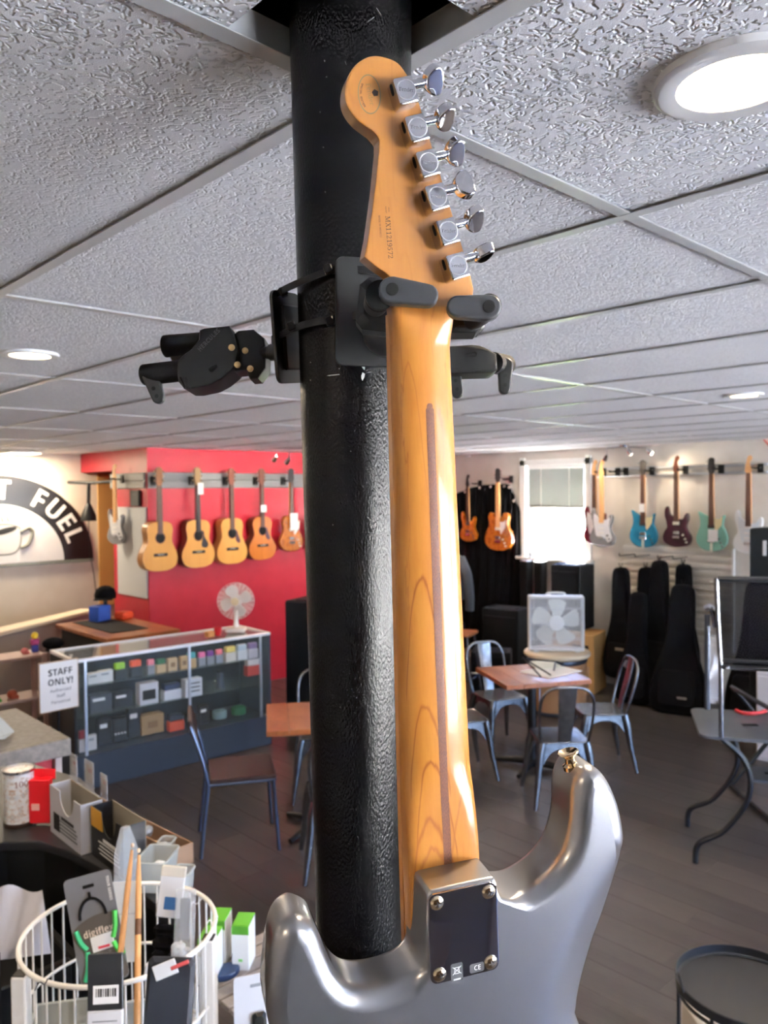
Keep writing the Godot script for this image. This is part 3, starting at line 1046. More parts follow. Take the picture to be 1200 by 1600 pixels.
	for q in [[-19, 25.5, 0.2], [19, 25.5, 0.5], [-19, -25.5, 0.15], [19, -25.5, 0.05]]:
		var at := V(q[0], q[1], 1.7) / 1000.0
		m = MB.new()
		m.lathe([Vector2(0.0048, -0.0002), Vector2(0.0048, 0.0006), Vector2(0.0041, 0.0013), Vector2(0.0028, 0.0018), Vector2(0.0, 0.002)], Transform3D(Basis(Vector3.RIGHT, PI / 2), at), 24)
		var sc := part(m, "screw", mats["nickel"], plate, "")
		m = MB.new()
		for a in [0.0, PI / 2]: m.box(V(0, 0, 0.0017), V(0.0042, 0.0009, 0.0009), Basis(Vector3.BACK, a + q[2]))
		for k in m.t.size(): m.t[k] += at
		part(m, "cross_slot", hexm("33281e", 0.6), plate, "", 0)
	# two small marks printed on the plate
	var dark := hexm("4a4b4d", 0.6); var white := hexm("f5f5f5", 0.7)
	m = MB.new()
	m.prism(rrect(0.0108, 0.0066, 0.0016), 0.0017, 0.00182, Transform3D(Basis.IDENTITY, V(8.6, -27.0, 0) / 1000))
	var ce := part(m, "mark_patch", dark, plate, "", 0)
	words("CE", 0.0034, white, plate, Transform3D(Basis.IDENTITY, V(9.0, -27.0, 1.83) / 1000), "lettering", false, false, false, 0.00005)
	m = MB.new()
	m.prism(rrect(0.0088, 0.0128, 0.0014), 0.0017, 0.00182, Transform3D(Basis.IDENTITY, V(-6.3, -26.6, 0) / 1000))
	part(m, "mark_patch", dark, plate, "", 0)
	m = MB.new()
	var bo := V(-6.3, -25.6, 1.86) / 1000
	for q in [[0, -6.2, 0, 0, 5.4, 1.2], [-1.6, 0, -0.12, 0, 0.5, 4.2], [1.6, 0, 0.12, 0, 0.5, 4.2], [0, 2.3, 0, 0, 4.2, 0.5], [0, -2.0, 0, 0, 3.0, 0.5], [0, 0.2, 0.72, 0, 8.4, 0.42], [0, 0.2, -0.72, 0, 8.4, 0.42]]:
		m.box(bo + V(q[0], q[1], 0) / 1000, V(q[4], q[5], 0.06) / 1000, Basis(Vector3.BACK, q[2]))
	part(m, "bin_symbol", white, plate, "", 0)
	# strap button on the horn
	m = MB.new()
	var sa := V(99.2, 93.5, -22) / 1000
	m.lathe([Vector2(0.0066, -0.002), Vector2(0.0066, 0.0012), Vector2(0.0042, 0.0028), Vector2(0.0038, 0.006), Vector2(0.0046, 0.0076), Vector2(0.0076, 0.0102), Vector2(0.0079, 0.0108), Vector2(0.0074, 0.0111), Vector2(0.0035, 0.0092), Vector2(0.0, 0.009)], axis(sa, sa + V(-0.24, 1, -0.05)), 28)
	part(m, "strap_button", mats["nickel"], g, "golden strap button")

func belly(p: Vector2) -> float:   # the comfort cut on the bass side
	var c := [[40.0, 135.0], [29.0, 121.0], [10.0, 106.0], [-13.0, 90.0], [-39.0, 76.0], [-65.0, 66.0], [-84.0, 61.0], [-110.0, 60.0], [-140.0, 66.0], [-175.0, 85.0], [-210.0, 125.0], [-240.0, 170.0]]
	var y := p.y * 1000
	if y > 40 or y < -240: return 0.0
	for i in c.size() - 1:
		if y <= c[i][0] and y >= c[i + 1][0]:
			var xc: float = lerpf(c[i][1], c[i + 1][1], (c[i][0] - y) / (c[i][0] - c[i + 1][0]))
			return maxf(0.0, p.x * 1000 - xc) * 0.30 / 1000
	return 0.0

func head_print(head: Node3D):
	var ink := hexm("20160c", 0.6); var grey := hexm("7a6436", 0.5)
	var z := -0.03065
	var c := V(-33.9, 564.7, 0) / 1000 + V(0, 0, z)
	var el := PackedVector2Array(); var ei := PackedVector2Array()
	for k in 41:
		var a := TAU * k / 40.0
		el.append(Vector2(cos(a) * 0.0079, sin(a) * 0.0126))
		ei.append(Vector2(cos(a) * 0.0072, sin(a) * 0.0118))
	var m := MB.new()
	for k in 40:
		var p := [el[k], el[k + 1], ei[k + 1], ei[k]]
		m.quad(V(p[0].x, p[0].y, 0), V(p[1].x, p[1].y, 0), V(p[2].x, p[2].y, 0), V(p[3].x, p[3].y, 0))
	for k in m.t.size(): m.t[k] += c
	part(m, "oval_border", hexm("6c6546", 0.5), head, "", 0)
	var star := PackedVector2Array()
	for k in 10: star.append(Vector2(sin(TAU * k / 10), cos(TAU * k / 10)) * (0.0024 if k % 2 == 0 else 0.0011))
	m = MB.new()
	m.prism(star, 0, 0.00005, Transform3D(Basis(Vector3.BACK, 0.2), c + V(0.0040, 0.0012, 0)))
	part(m, "star", ink, head, "", 0)
	words("Fender", 0.0030, grey, head, Transform3D(Basis(Vector3.BACK, -PI / 2 + 0.18), c + V(0.0004, 0.0, 0)), "lettering", true, false, true, 0.00005)
	var s := "SPECIAL EDITION"
	for k in s.length():
		var a := deg_to_rad(lerpf(142, 232, k / 14.0))
		if s[k] == " ": continue
		var p := Vector2(cos(a) * 0.0058, sin(a) * 0.0098)
		var tg := Vector2(-sin(a) * 0.0058, cos(a) * 0.0098)
		words(s[k], 0.0013, ink, head, Transform3D(Basis(Vector3.BACK, tg.angle()), c + V(p.x, p.y, 0)), "lettering", false, true, false, 0.00005)
	words("MX11219572", 0.0033, ink, head, Transform3D(Basis(Vector3.BACK, -PI / 2 + 0.04), V(-24.2, 473.5, -30.65) / 1000), "lettering", true, false, false, 0.00005)
	words("MADE IN MEXICO", 0.0013, ink, head, Transform3D(Basis(Vector3.BACK, -PI / 2 + 0.04), V(-30.2, 480.5, -30.65) / 1000), "lettering", false, false, false, 0.00005)
	words("SERIAL", 0.0008, ink, head, Transform3D(Basis(Vector3.BACK, -PI / 2 + 0.04), V(-23.6, 491.6, -30.65) / 1000), "lettering", false, false, false, 0.00005)
	words("NUMBER", 0.0008, ink, head, Transform3D(Basis(Vector3.BACK, -PI / 2 + 0.04), V(-25.6, 491.4, -30.65) / 1000), "lettering", false, false, false, 0.00005)

# ---------- hangers strapped to the pole ----------
func flat_poly(px: Array, d: float) -> PackedVector2Array:   # photo outline -> metres in the camera's plane at depth d, about the view axis
	var o := PackedVector2Array()
	for i in range(0, px.size(), 2): o.append(Vector2((px[i] - 600) / F * d, -(px[i + 1] - 800) / F * d))
	return o
func slab(m: MB, px: Array, d0: float, d1: float, bev := 0.002, steps := 2):
	m.prism(flat_poly(px, d0), -d1, -d0, Transform3D(CB, EYE), bev, steps)
func capsule(a: Vector2, b: Vector2, r0: float, r1: float, n := 8) -> PackedVector2Array:
	var o := PackedVector2Array()
	var d := (b - a).angle()
	for k in n + 1: o.append(a + Vector2.from_angle(d + PI / 2 + PI * k / n) * r0)
	for k in n + 1: o.append(b + Vector2.from_angle(d - PI / 2 + PI * k / n) * r1)
	return o
func flap(m: MB, ax: float, ay: float, bx: float, by: float, r0: float, r1: float, d: float, th: float):
	var s := d / F
	m.prism(capsule(Vector2(ax - 600, 800 - ay) * s, Vector2(bx - 600, 800 - by) * s, r0 * s, r1 * s), -d - th, -d, Transform3D(CB, EYE), 0.0018, 3)

func column_hangers():
	var bp: Material = mats["black plastic"]; var rub: Material = mats["black rubber"]; var sat: Material = mats["black satin"]
	var brass := mat("brass screw", Color("b59a70"), 0.3, 0.9)
	# the one that holds the guitar
	var o := thing("guitar_hanger", "black locking guitar hanger on the pole gripping the guitar's headstock", "guitar hanger", K(590, 500, 0.78), 0, "hangers on the pole")
	var m := W()
	m.prism(rrect(0.074, 0.106, 0.008), -0.004, 0.0, Transform3D(CB * Basis(Vector3.UP, 0.22), K(583, 488, 0.772)), 0.0015, 2)
	part(m, "mounting_plate", sat, o)
	m = W()
	m.cbox(K(605, 486, 0.715), V(0.046, 0.040, 0.085), 0.007, CB)
	part(m, "swivel_block", bp, o)
	m = W()
	m.ball(K(603, 520, 0.735), Vector3.ONE * 0.022, 20, 12)
	part(m, "ball_joint", sat, o)
	m = W()
	m.cbox(K(612, 484, 0.655), V(0.056, 0.042, 0.03), 0.006, CB * Basis(Vector3.BACK, -0.12))
	m.cbox(K(676, 505, 0.662), V(0.085, 0.020, 0.026), 0.005, CB)
	m.cbox(K(722, 506, 0.65), V(0.030, 0.020, 0.034), 0.005, CB)
	part(m, "yoke", bp, o)
	for q in [[586, 478, 0.66, 594, 461, 0.529, 0.0098, 613, 452, 668, 460, 21.5, 17.5], [736, 503, 0.66, 764, 479, 0.529, 0.0085, 764, 479, 716, 478, 20.0, 17.5]]:
		m = W()
		var a := K(q[0], q[1], q[2]); var b := K(q[3], q[4], q[5])
		var ln := (b - a).length()
		m.lathe([Vector2(q[6], 0), Vector2(q[6], ln * 0.78), Vector2(q[6] * 0.86, ln * 0.8), Vector2(q[6] * 0.86, ln * 0.88), Vector2(q[6] * 1.0, ln * 0.9), Vector2(q[6] * 1.0, ln)], axis(a, b), 28)
		part(m, "roller", rub, o, "black foam roller")
		m = W()
		flap(m, q[7], q[8], q[9], q[10], q[11], q[12], 0.518, 0.010)
		var fl := part(m, "lock_flap", mat("flap grey", Color("34363a"), 0.42), o, "dark grey locking flap")
		m = W()
		m.lathe([Vector2(0.0042, -0.001), Vector2(0.0042, 0.0006), Vector2(0.0036, 0.001)], Transform3D(CB * Basis(Vector3.RIGHT, PI / 2), K(q[7], q[8], 0.518)), 20)
		part(m, "pivot_cap", rub, fl)
	# the one swung out to the left
	o = thing("guitar_hanger", "empty black guitar hanger swung out from the pole with brass screws", "guitar hanger", K(452, 530, 0.87), 0, "hangers on the pole")
	m = W()
	var pb := CB * Basis(Vector3.UP, -PI / 2 - 0.36) * Basis(Vector3.BACK, -0.17)
	m.prism(rrect(0.066, 0.098, 0.010), -0.002, 0.002, Transform3D(pb, K(450, 528, 0.865)), 0.0012, 2)
	part(m, "mounting_plate", sat, o)
	m = W()
	m.cbox(K(457, 528, 0.872), V(0.05, 0.07, 0.008), 0.002, pb)
	part(m, "plate_boss", bp, o)
	m = W()
	var a0 := K(450, 549, 0.872); var a1 := K(404, 552, 0.895)
	m.lathe([Vector2(0.0095, 0), Vector2(0.0095, (a1 - a0).length() * 0.55), Vector2(0.0072, (a1 - a0).length() * 0.62), Vector2(0.0072, (a1 - a0).length())], axis(a0, a1), 20)
	part(m, "arm", sat, o)
	m = W()
	slab(m, [371, 534, 364, 522, 372, 516, 396, 514, 413, 528, 416, 550, 415, 575, 403, 591, 390, 592, 386, 583, 387, 578, 370, 580, 360, 579], 0.885, 0.925, 0.003)
	part(m, "clamp_block", bp, o)
	m = W()
	slab(m, [311, 515, 318, 512, 358, 508, 363, 515, 366, 524, 372, 545, 368, 570, 360, 580, 345, 592, 328, 601, 300, 607, 287, 607, 278, 596, 275, 580, 276, 566, 284, 555, 298, 545, 310, 530], 0.875, 0.935, 0.0035, 2)
	var yk := part(m, "yoke", bp, o)
	for q in [[362, 543], [383, 548], [371, 570], [391, 576]]:
		m = W()
		m.lathe([Vector2(0.0036, -0.001), Vector2(0.0036, 0.0008), Vector2(0.002, 0.0014)], Transform3D(CB * Basis(Vector3.RIGHT, PI / 2), K(q[0], q[1], 0.8748 if q[0] < 375 else 0.8848)), 16)
		part(m, "screw", brass, o, "small brass screw")
	m = W()
	flap(m, 330, 578, 338, 572, 3.6, 1.8, 0.8746, 0.0006)
	part(m, "keyhole", rub, yk)
	for k in [0, 1]:
		m = W()
		flap(m, 281 + k * 8, 590, 288 + k * 8, 606, 2.0, 1.6, 0.8735, 0.004)
		part(m, "ridge", bp, yk)
	words("HERCULES", 0.0048, mat("embossed black", Color("2c2d30"), 0.4), yk, Transform3D(CB * Basis(Vector3.BACK, 0.80), K(326, 531, 0.8745) - K(452, 530, 0.87)), "lettering", false, true, false, 0.0006)
	m = W()
	m.lathe([Vector2(0.0120, 0), Vector2(0.0122, 0.045), Vector2(0.0122, 0.05)], axis(K(286, 579, 0.895), K(225, 586, 0.91)), 24)
	part(m, "roller", rub, o, "black foam roller")
	m = W()
	m.lathe([Vector2(0.0130, 0), Vector2(0.0135, 0.05)], axis(K(318, 536, 0.955), K(262, 541, 0.965)), 24)
	part(m, "roller", rub, o, "black foam roller")
	m = W()
	flap(m, 234, 585, 246, 621, 13.5, 9.5, 0.897, 0.009)
	var f2 := part(m, "lock_flap", sat, o)
	for q in [[240, 607], [245, 619]]:
		m = W()
		m.lathe([Vector2(0.0024, 0), Vector2(0.0024, 0.0006)], Transform3D(CB * Basis(Vector3.RIGHT, PI / 2), K(q[0], q[1], 0.897)), 12)
		part(m, "hole", rub, f2)
	m = W()
	flap(m, 272, 542, 282, 572, 13.0, 9.0, 0.962, 0.009)
	part(m, "lock_flap", sat, o)
	# the one on the far right side
	o = thing("guitar_hanger", "empty black guitar hanger on the pole behind the neck with two hanging flaps", "guitar hanger", K(700, 560, 0.93), 0, "hangers on the pole")
	m = W()
	slab(m, [640, 545, 660, 541, 700, 540, 736, 538, 750, 539, 762, 544, 776, 552, 778, 577, 770, 582, 740, 583, 700, 584, 640, 582], 0.915, 0.96, 0.0035, 2)
	var y3 := part(m, "yoke", bp, o)
	m = W()
	flap(m, 741, 554, 728, 554, 4.0, 1.8, 0.9146, 0.0006)
	part(m, "keyhole", rub, y3)
	m = W()
	m.lathe([Vector2(0.0128, 0), Vector2(0.0128, 0.045)], axis(K(770, 567, 0.94), K(793, 571, 0.985)), 20)
	part(m, "roller", rub, o)
	for q in [[790, 570, 789, 607, 12, 9, 0.945], [709, 580, 715, 613, 11, 9, 0.935]]:
		m = W()
		flap(m, q[0], q[1], q[2], q[3], q[4], q[5], q[6], 0.009)
		var f3 := part(m, "lock_flap", sat, o)
		for t in [0.45, 0.85]:
			m = W()
			m.lathe([Vector2(0.0022, 0), Vector2(0.0022, 0.0005)], Transform3D(CB * Basis(Vector3.RIGHT, PI / 2), K(lerpf(q[0], q[2], t), lerpf(q[1], q[3], t), q[6])), 12)
			part(m, "hole", rub, f3)
	m = W()
	m.prism(rrect(0.06, 0.09, 0.008), -0.002, 0.002, Transform3D(CB * Basis(Vector3.UP, PI / 2), K(652, 545, 0.88)), 0.001, 1)
	part(m, "mounting_plate", sat, o)
	# cable ties round pole and plates
	var ties := [[[436, 458, 0.838, 470, 441, 0.800, 515, 424, 0.782, 548, 421, 0.772, 610, 426, 0.768, 650, 432, 0.80], [[443, 456, 0.831], [513, 421, 0.779]], "upper black cable tie around the pole above the swung out hanger's plate"], [[439, 524, 0.842, 475, 508, 0.800, 520, 499, 0.782, 556, 493, 0.768, 610, 498, 0.766, 645, 502, 0.80], [[455, 510, 0.812], [515, 502, 0.779]], "lower black cable tie around the pole across both hanger plates"]]
	for q in ties:
		var path := []
		var l: Array = q[0]
		for i in range(0, l.size(), 3): path.append(K(l[i], l[i + 1], l[i + 2]))
		var yb: float = path[-1].y
		path.append(V(pole.x, yb, pole.z) + CB.x * 0.070 + CB.z * -0.02)
		path.append(V(pole.x, yb - 0.004, pole.z) + CB.x * 0.03 + CB.z * -0.074)
		path.append(V(pole.x, yb - 0.008, pole.z) + CB.x * -0.04 + CB.z * -0.074)
		path.append(V(pole.x, path[0].y, pole.z) + CB.x * -0.088 + CB.z * -0.03)
		var tie := thing("cable_tie", q[2], "cable tie", path[0], 0, "cable ties on the pole")
		m = W()
		var sp := spline3(path, 5, true)
		var n := sp.size()
		var rings := []
		for i in n:
			var d: Vector3 = (sp[(i + 1) % n] - sp[(i - 1 + n) % n]).normalized()
			var outw: Vector3 = d.cross(Vector3.UP).normalized()
			if outw.dot(sp[i] - V(pole.x, sp[i].y, pole.z)) < 0: outw = -outw
			var up := Vector3.UP
			rings.append(PackedVector3Array([sp[i] + up * 0.0035, sp[i] + up * 0.0035 + outw * 0.0016, sp[i] - up * 0.0035 + outw * 0.0016, sp[i] - up * 0.0035]))
		rings.append(rings[0])
		m.loft(rings, false)
		part(m, "strap", bp, tie, "", 20)
		for h in q[1]:
			m = W()
			m.cbox(K(h[0], h[1], h[2]), V(0.0085, 0.0095, 0.008), 0.0012, CB * Basis(Vector3.BACK, 0.35))
			part(m, "head", bp, tie, "", 0)

# ---------- guitars on the walls; built facing +z, lowest point at the origin ----------
func sym(half: Array) -> PackedVector2Array:   # half outline (x >= 0, bottom to top) mirrored
	var c := []
	for q in half: c.append(Vector2(q[0], q[1]))
	for i in range(half.size() - 2, 0, -1): c.append(Vector2(-half[i][0], half[i][1]))
	return spline(c, 5)
func shrink(p: PackedVector2Array, d: float) -> PackedVector2Array:
	var r := Geometry2D.offset_polygon(p, -d)
	return r[0] if r.size() else p
func flat_part(poly: PackedVector2Array, z0: float, z1: float, n: String, m: Material, o: Node3D, bev := 0.0, label := "", turn := 0.0, at := Vector3.ZERO) -> MeshInstance3D:
	var b := MB.new()
	b.prism(poly, z0, z1, Transform3D(Basis(Vector3.BACK, turn), at), bev, 3)
	return part(b, n, m, o, label)
func block(c: Vector3, s: Vector3, n: String, m: Material, o: Node3D, bev := 0.003, b := Basis.IDENTITY, label := "") -> MeshInstance3D:
	var k := MB.new()
	k.cbox(c, s, bev, b)
	return part(k, n, m, o, label, 0)
func rod(a: Vector3, b: Vector3, r: float, n: String, m: Material, o: Node3D, seg := 10) -> MeshInstance3D:
	var k := MB.new()
	k.tube([a, b], r, seg)
	return part(k, n, m, o)

func acoustic(label: String, at: Vector3, turn: float, scale: float, top: Material, side: Material, guard: String, fret: Material, hd: Material, small := false) -> Node3D:
	var o := thing("acoustic_guitar", label, "acoustic guitar", at, turn, "guitars on the red wall")
	var sh := sym([[0, 0], [0.09, 0.006], [0.165, 0.04], [0.198, 0.11], [0.19, 0.18], [0.155, 0.25], [0.135, 0.30], [0.138, 0.36], [0.146, 0.42], [0.125, 0.475], [0.07, 0.497], [0, 0.5]]) if not small else sym([[0, 0], [0.09, 0.006], [0.16, 0.04], [0.192, 0.11], [0.182, 0.18], [0.135, 0.25], [0.118, 0.295], [0.126, 0.35], [0.14, 0.41], [0.12, 0.465], [0.07, 0.492], [0, 0.498]])
	flat_part(sh, -0.105, 0, "sides", side, o, 0.003)
	flat_part(shrink(sh, 0.002), 0, 0.0035, "top", top, o, 0.001)
	for r in [[0.058, 0.001, "rosette", mats["mahogany"]], [0.049, 0.0018, "soundhole", mats["black rubber"]]]:
		flat_part(circle(r[0], 28), 0.0035, 0.0035 + r[1], r[2], r[3], o, 0, "", 0, V(0, 0.335, 0))
	if guard != "none":
		var g := spline([Vector2(0.028, 0.38), Vector2(0.062, 0.36), Vector2(0.08, 0.31), Vector2(0.105, 0.25), Vector2(0.085, 0.225), Vector2(0.05, 0.25), Vector2(0.042, 0.292), Vector2(0.058, 0.335)], 4) if guard != "bat" else spline([Vector2(0.03, 0.385), Vector2(0.065, 0.375), Vector2(0.075, 0.32), Vector2(0.118, 0.245), Vector2(0.095, 0.205), Vector2(0.04, 0.22), Vector2(0.045, 0.285), Vector2(0.06, 0.335)], 4)
		flat_part(g, 0.0035, 0.005, "pickguard", hexm("1d1a22" if guard == "bat" else "4b2f3d", 0.35), o)
	block(V(0, 0.165, 0.008), V(0.155, 0.03, 0.009), "bridge", mats["ebony"], o, 0.003)
	block(V(0, 0.168, 0.0135), V(0.07, 0.004, 0.004), "saddle", hexm("e9e4d4", 0.5), o, 0.001)
	var k := MB.new()
	k.loft([PackedVector3Array([V(-0.027, 0.44, -0.02), V(0.027, 0.44, -0.02), V(0.027, 0.44, 0.008), V(-0.027, 0.44, 0.008)]), PackedVector3Array([V(-0.022, 0.86, -0.016), V(0.022, 0.86, -0.016), V(0.022, 0.86, 0.008), V(-0.022, 0.86, 0.008)])])
	k.t = flipped(k.t)
	part(k, "neck", mats["mahogany"], o, "", 0)
	k = MB.new()
	k.loft([PackedVector3Array([V(-0.028, 0.375, 0.004), V(0.028, 0.375, 0.004), V(0.028, 0.375, 0.012), V(-0.028, 0.375, 0.012)]), PackedVector3Array([V(-0.022, 0.86, 0.008), V(0.022, 0.86, 0.008), V(0.022, 0.86, 0.014), V(-0.022, 0.86, 0.014)])])
	k.t = flipped(k.t)
	part(k, "fretboard", fret, o, "", 0)
	flat_part(PackedVector2Array([Vector2(-0.024, 0.86), Vector2(0.024, 0.86), Vector2(0.037, 0.90), Vector2(0.035, 1.03), Vector2(0.012, 1.045), Vector2(-0.012, 1.045), Vector2(-0.035, 1.03), Vector2(-0.037, 0.90)]), -0.01, 0.006, "headstock", hd, o, 0.002)
	for sgn in [-1.0, 1.0]:
		for t in 3:
			block(V(sgn * 0.05, 0.91 + t * 0.045, -0.004), V(0.02, 0.014, 0.01), "tuning_peg", mats["nickel"], o, 0.003)
	o.scale = Vector3.ONE * scale
	return o

func electric(label: String, at: Vector3, turn: float, scale: float, kind: String, body: Material, guard: String, fret: Material, head: Material, group: String, cream := false) -> Node3D:
	var o := thing("electric_guitar", label, "electric guitar", at, turn, group)
	var sh: PackedVector2Array
	var inline := kind in ["strat", "pac"]
	if inline: sh = spline([Vector2(0, 0), Vector2(-0.08, 0.012), Vector2(-0.138, 0.05), Vector2(-0.155, 0.105), Vector2(-0.135, 0.165), Vector2(-0.108, 0.21), Vector2(-0.115, 0.27), Vector2(-0.135, 0.34), Vector2(-0.13, 0.405), Vector2(-0.108, 0.435), Vector2(-0.092, 0.41), Vector2(-0.078, 0.355), Vector2(-0.03, 0.325), Vector2(0.03, 0.30), Vector2(0.07, 0.305), Vector2(0.092, 0.345), Vector2(0.112, 0.365), Vector2(0.13, 0.345), Vector2(0.128, 0.29), Vector2(0.105, 0.225), Vector2(0.118, 0.18), Vector2(0.155, 0.12), Vector2(0.155, 0.07), Vector2(0.12, 0.02)], 4)
	elif kind == "rev": sh = spline([Vector2(0, 0), Vector2(-0.09, 0.015), Vector2(-0.15, 0.07), Vector2(-0.163, 0.14), Vector2(-0.14, 0.21), Vector2(-0.12, 0.27), Vector2(-0.125, 0.34), Vector2(-0.142, 0.41), Vector2(-0.095, 0.385), Vector2(-0.04, 0.36), Vector2(0.04, 0.335), Vector2(0.09, 0.345), Vector2(0.13, 0.375), Vector2(0.12, 0.31), Vector2(0.115, 0.26), Vector2(0.14, 0.21), Vector2(0.163, 0.14), Vector2(0.15, 0.07), Vector2(0.09, 0.015)], 4)
	elif kind == "lp": sh = spline([Vector2(0, 0), Vector2(-0.09, 0.012), Vector2(-0.15, 0.06), Vector2(-0.163, 0.125), Vector2(-0.14, 0.19), Vector2(-0.112, 0.235), Vector2(-0.112, 0.29), Vector2(-0.122, 0.35), Vector2(-0.09, 0.405), Vector2(-0.04, 0.415), Vector2(0.03, 0.36), Vector2(0.055, 0.33), Vector2(0.09, 0.37), Vector2(0.122, 0.345), Vector2(0.116, 0.29), Vector2(0.112, 0.235), Vector2(0.14, 0.19), Vector2(0.163, 0.125), Vector2(0.15, 0.06), Vector2(0.09, 0.012)], 4)
	else: sh = sym([[0, 0], [0.11, 0.012], [0.185, 0.07], [0.2, 0.14], [0.175, 0.22], [0.14, 0.28], [0.135, 0.33], [0.15, 0.39], [0.125, 0.44], [0.085, 0.44], [0.055, 0.40], [0, 0.375]])
	var thick := 0.05 if kind == "semi" else 0.045
	flat_part(sh, -thick, 0, "body", body, o, 0.005)
	if guard != "none":
		var g: PackedVector2Array
		if inline: g = spline([Vector2(-0.062, 0.12), Vector2(-0.085, 0.20), Vector2(-0.1, 0.30), Vector2(-0.09, 0.37), Vector2(-0.035, 0.325), Vector2(0.035, 0.30), Vector2(0.08, 0.315), Vector2(0.105, 0.33), Vector2(0.095, 0.25), Vector2(0.105, 0.18), Vector2(0.13, 0.10), Vector2(0.085, 0.055), Vector2(0.045, 0.10), Vector2(0.0, 0.115)], 4)
		else: g = PackedVector2Array([Vector2(0.032, 0.335), Vector2(0.085, 0.335), Vector2(0.118, 0.36), Vector2(0.105, 0.27), Vector2(0.045, 0.19), Vector2(0.032, 0.22)])
		flat_part(g, 0, 0.0025, "pickguard", hexm(guard, 0.4), o, 0.0006)
	var pk: Material = hexm("e8e2cf", 0.5) if cream else hexm("23211f", 0.4)
	if kind == "strat" and guard != "none":
		for y in [0.155, 0.205, 0.262]: block(V(0, y, 0.006), V(0.07, 0.017, 0.008), "pickup", hexm("e9e7e0", 0.4), o, 0.002)
	else:
		for y in [0.15, 0.255]: block(V(0, y, 0.006), V(0.072, 0.034, 0.009), "pickup", pk if y > 0.2 else hexm("9a9a9a", 0.25, 0.8), o, 0.003)
	block(V(0, 0.105, 0.008), V(0.078, 0.028, 0.012), "bridge", mats["chrome"], o, 0.002)
	for q in [[0.075, 0.13], [0.1, 0.09], [0.115, 0.055]]:
		var k := MB.new()
		k.lathe([Vector2(0.011, 0), Vector2(0.009, 0.015), Vector2(0.007, 0.016)], Transform3D(Basis(Vector3.RIGHT, PI / 2), V(q[0], q[1], 0.001)), 12)
		part(k, "knob", hexm("d8cfb8" if cream else "2b2926", 0.4), o)
	if kind == "rev": block(V(0, 0.045, 0.001), V(0.028, 0.09, 0.004), "stripe", hexm("d9dcc9", 0.5), o, 0.001)
	var k := MB.new()
	k.loft([PackedVector3Array([V(-0.028, 0.26, -0.018), V(0.028, 0.26, -0.018), V(0.028, 0.26, 0.006), V(-0.028, 0.26, 0.006)]), PackedVector3Array([V(-0.0215, 0.80, -0.014), V(0.0215, 0.80, -0.014), V(0.0215, 0.80, 0.008), V(-0.0215, 0.80, 0.008)])])
	k.t = flipped(k.t)
	part(k, "neck", mats["pale maple"], o, "", 0)
	k = MB.new()
	k.loft([PackedVector3Array([V(-0.028, 0.27, 0.004), V(0.028, 0.27, 0.004), V(0.028, 0.27, 0.010), V(-0.028, 0.27, 0.010)]), PackedVector3Array([V(-0.0215, 0.80, 0.008), V(0.0215, 0.80, 0.008), V(0.0215, 0.80, 0.014), V(-0.0215, 0.80, 0.014)])])
	k.t = flipped(k.t)
	part(k, "fretboard", fret, o, "", 0)
	if inline:
		flat_part(spline([Vector2(-0.022, 0.80), Vector2(-0.036, 0.825), Vector2(-0.030, 0.87), Vector2(-0.018, 0.93), Vector2(-0.006, 0.965), Vector2(0.018, 0.975), Vector2(0.034, 0.955), Vector2(0.03, 0.93), Vector2(0.014, 0.912), Vector2(0.018, 0.87), Vector2(0.03, 0.835), Vector2(0.022, 0.80)], 3), -0.008, 0.005, "headstock", head, o, 0.002)
		for t in 6: block(V(-0.044 + t * 0.0045, 0.835 + t * 0.023, -0.003), V(0.02, 0.011, 0.009), "tuning_peg", mats["chrome"], o, 0.003)
	else:
		flat_part(PackedVector2Array([Vector2(-0.023, 0.80), Vector2(0.023, 0.80), Vector2(0.038, 0.845), Vector2(0.032, 0.95), Vector2(0.012, 0.965), Vector2(-0.012, 0.965), Vector2(-0.032, 0.95), Vector2(-0.038, 0.845)]), -0.008, 0.005, "headstock", head, o, 0.002)
		for sgn in [-1.0, 1.0]:
			for t in 3: block(V(sgn * 0.05, 0.855 + t * 0.036, -0.003), V(0.02, 0.012, 0.009), "tuning_peg", mats["chrome"], o, 0.003)
	o.scale = Vector3.ONE * scale
	return o

func wall_hook(at: Vector3, turn: float, label: String):
	var o := thing("wall_hanger", label, "guitar hanger", at, turn, "guitar hangers on the walls")
	block(V(0, 0, 0.01), V(0.06, 0.09, 0.02), "base", mats["black plastic"], o, 0.004)
	rod(V(0, 0, 0.018), V(0, 0, 0.09), 0.008, "arm", mats["black rubber"], o)
	for s in [-1.0, 1.0]:
		var k := MB.new()
		k.tube([V(0, 0, 0.09), V(s * 0.03, 0.0, 0.095), V(s * 0.034, 0.006, 0.14)], 0.008, 8)
		part(k, "prong", mats["black rubber"], o)

func tagcard(at: Vector3, turn: float, w: float, h: float, label: String):
	var o := MB.new()
	o.box(V(0, 0, 0), V(w, h, 0.0015))
	var n := MeshInstance3D.new()
	n.name = numbered("price_tag")
	n.mesh = o.mesh(Vector3.ZERO, 0)
	n.material_override = mats["paper"]
	n.transform = Transform3D(Basis(Vector3.UP, turn), at)
	add_child(n)
	tag(n, label, "price tag", "white price tags on the guitars")

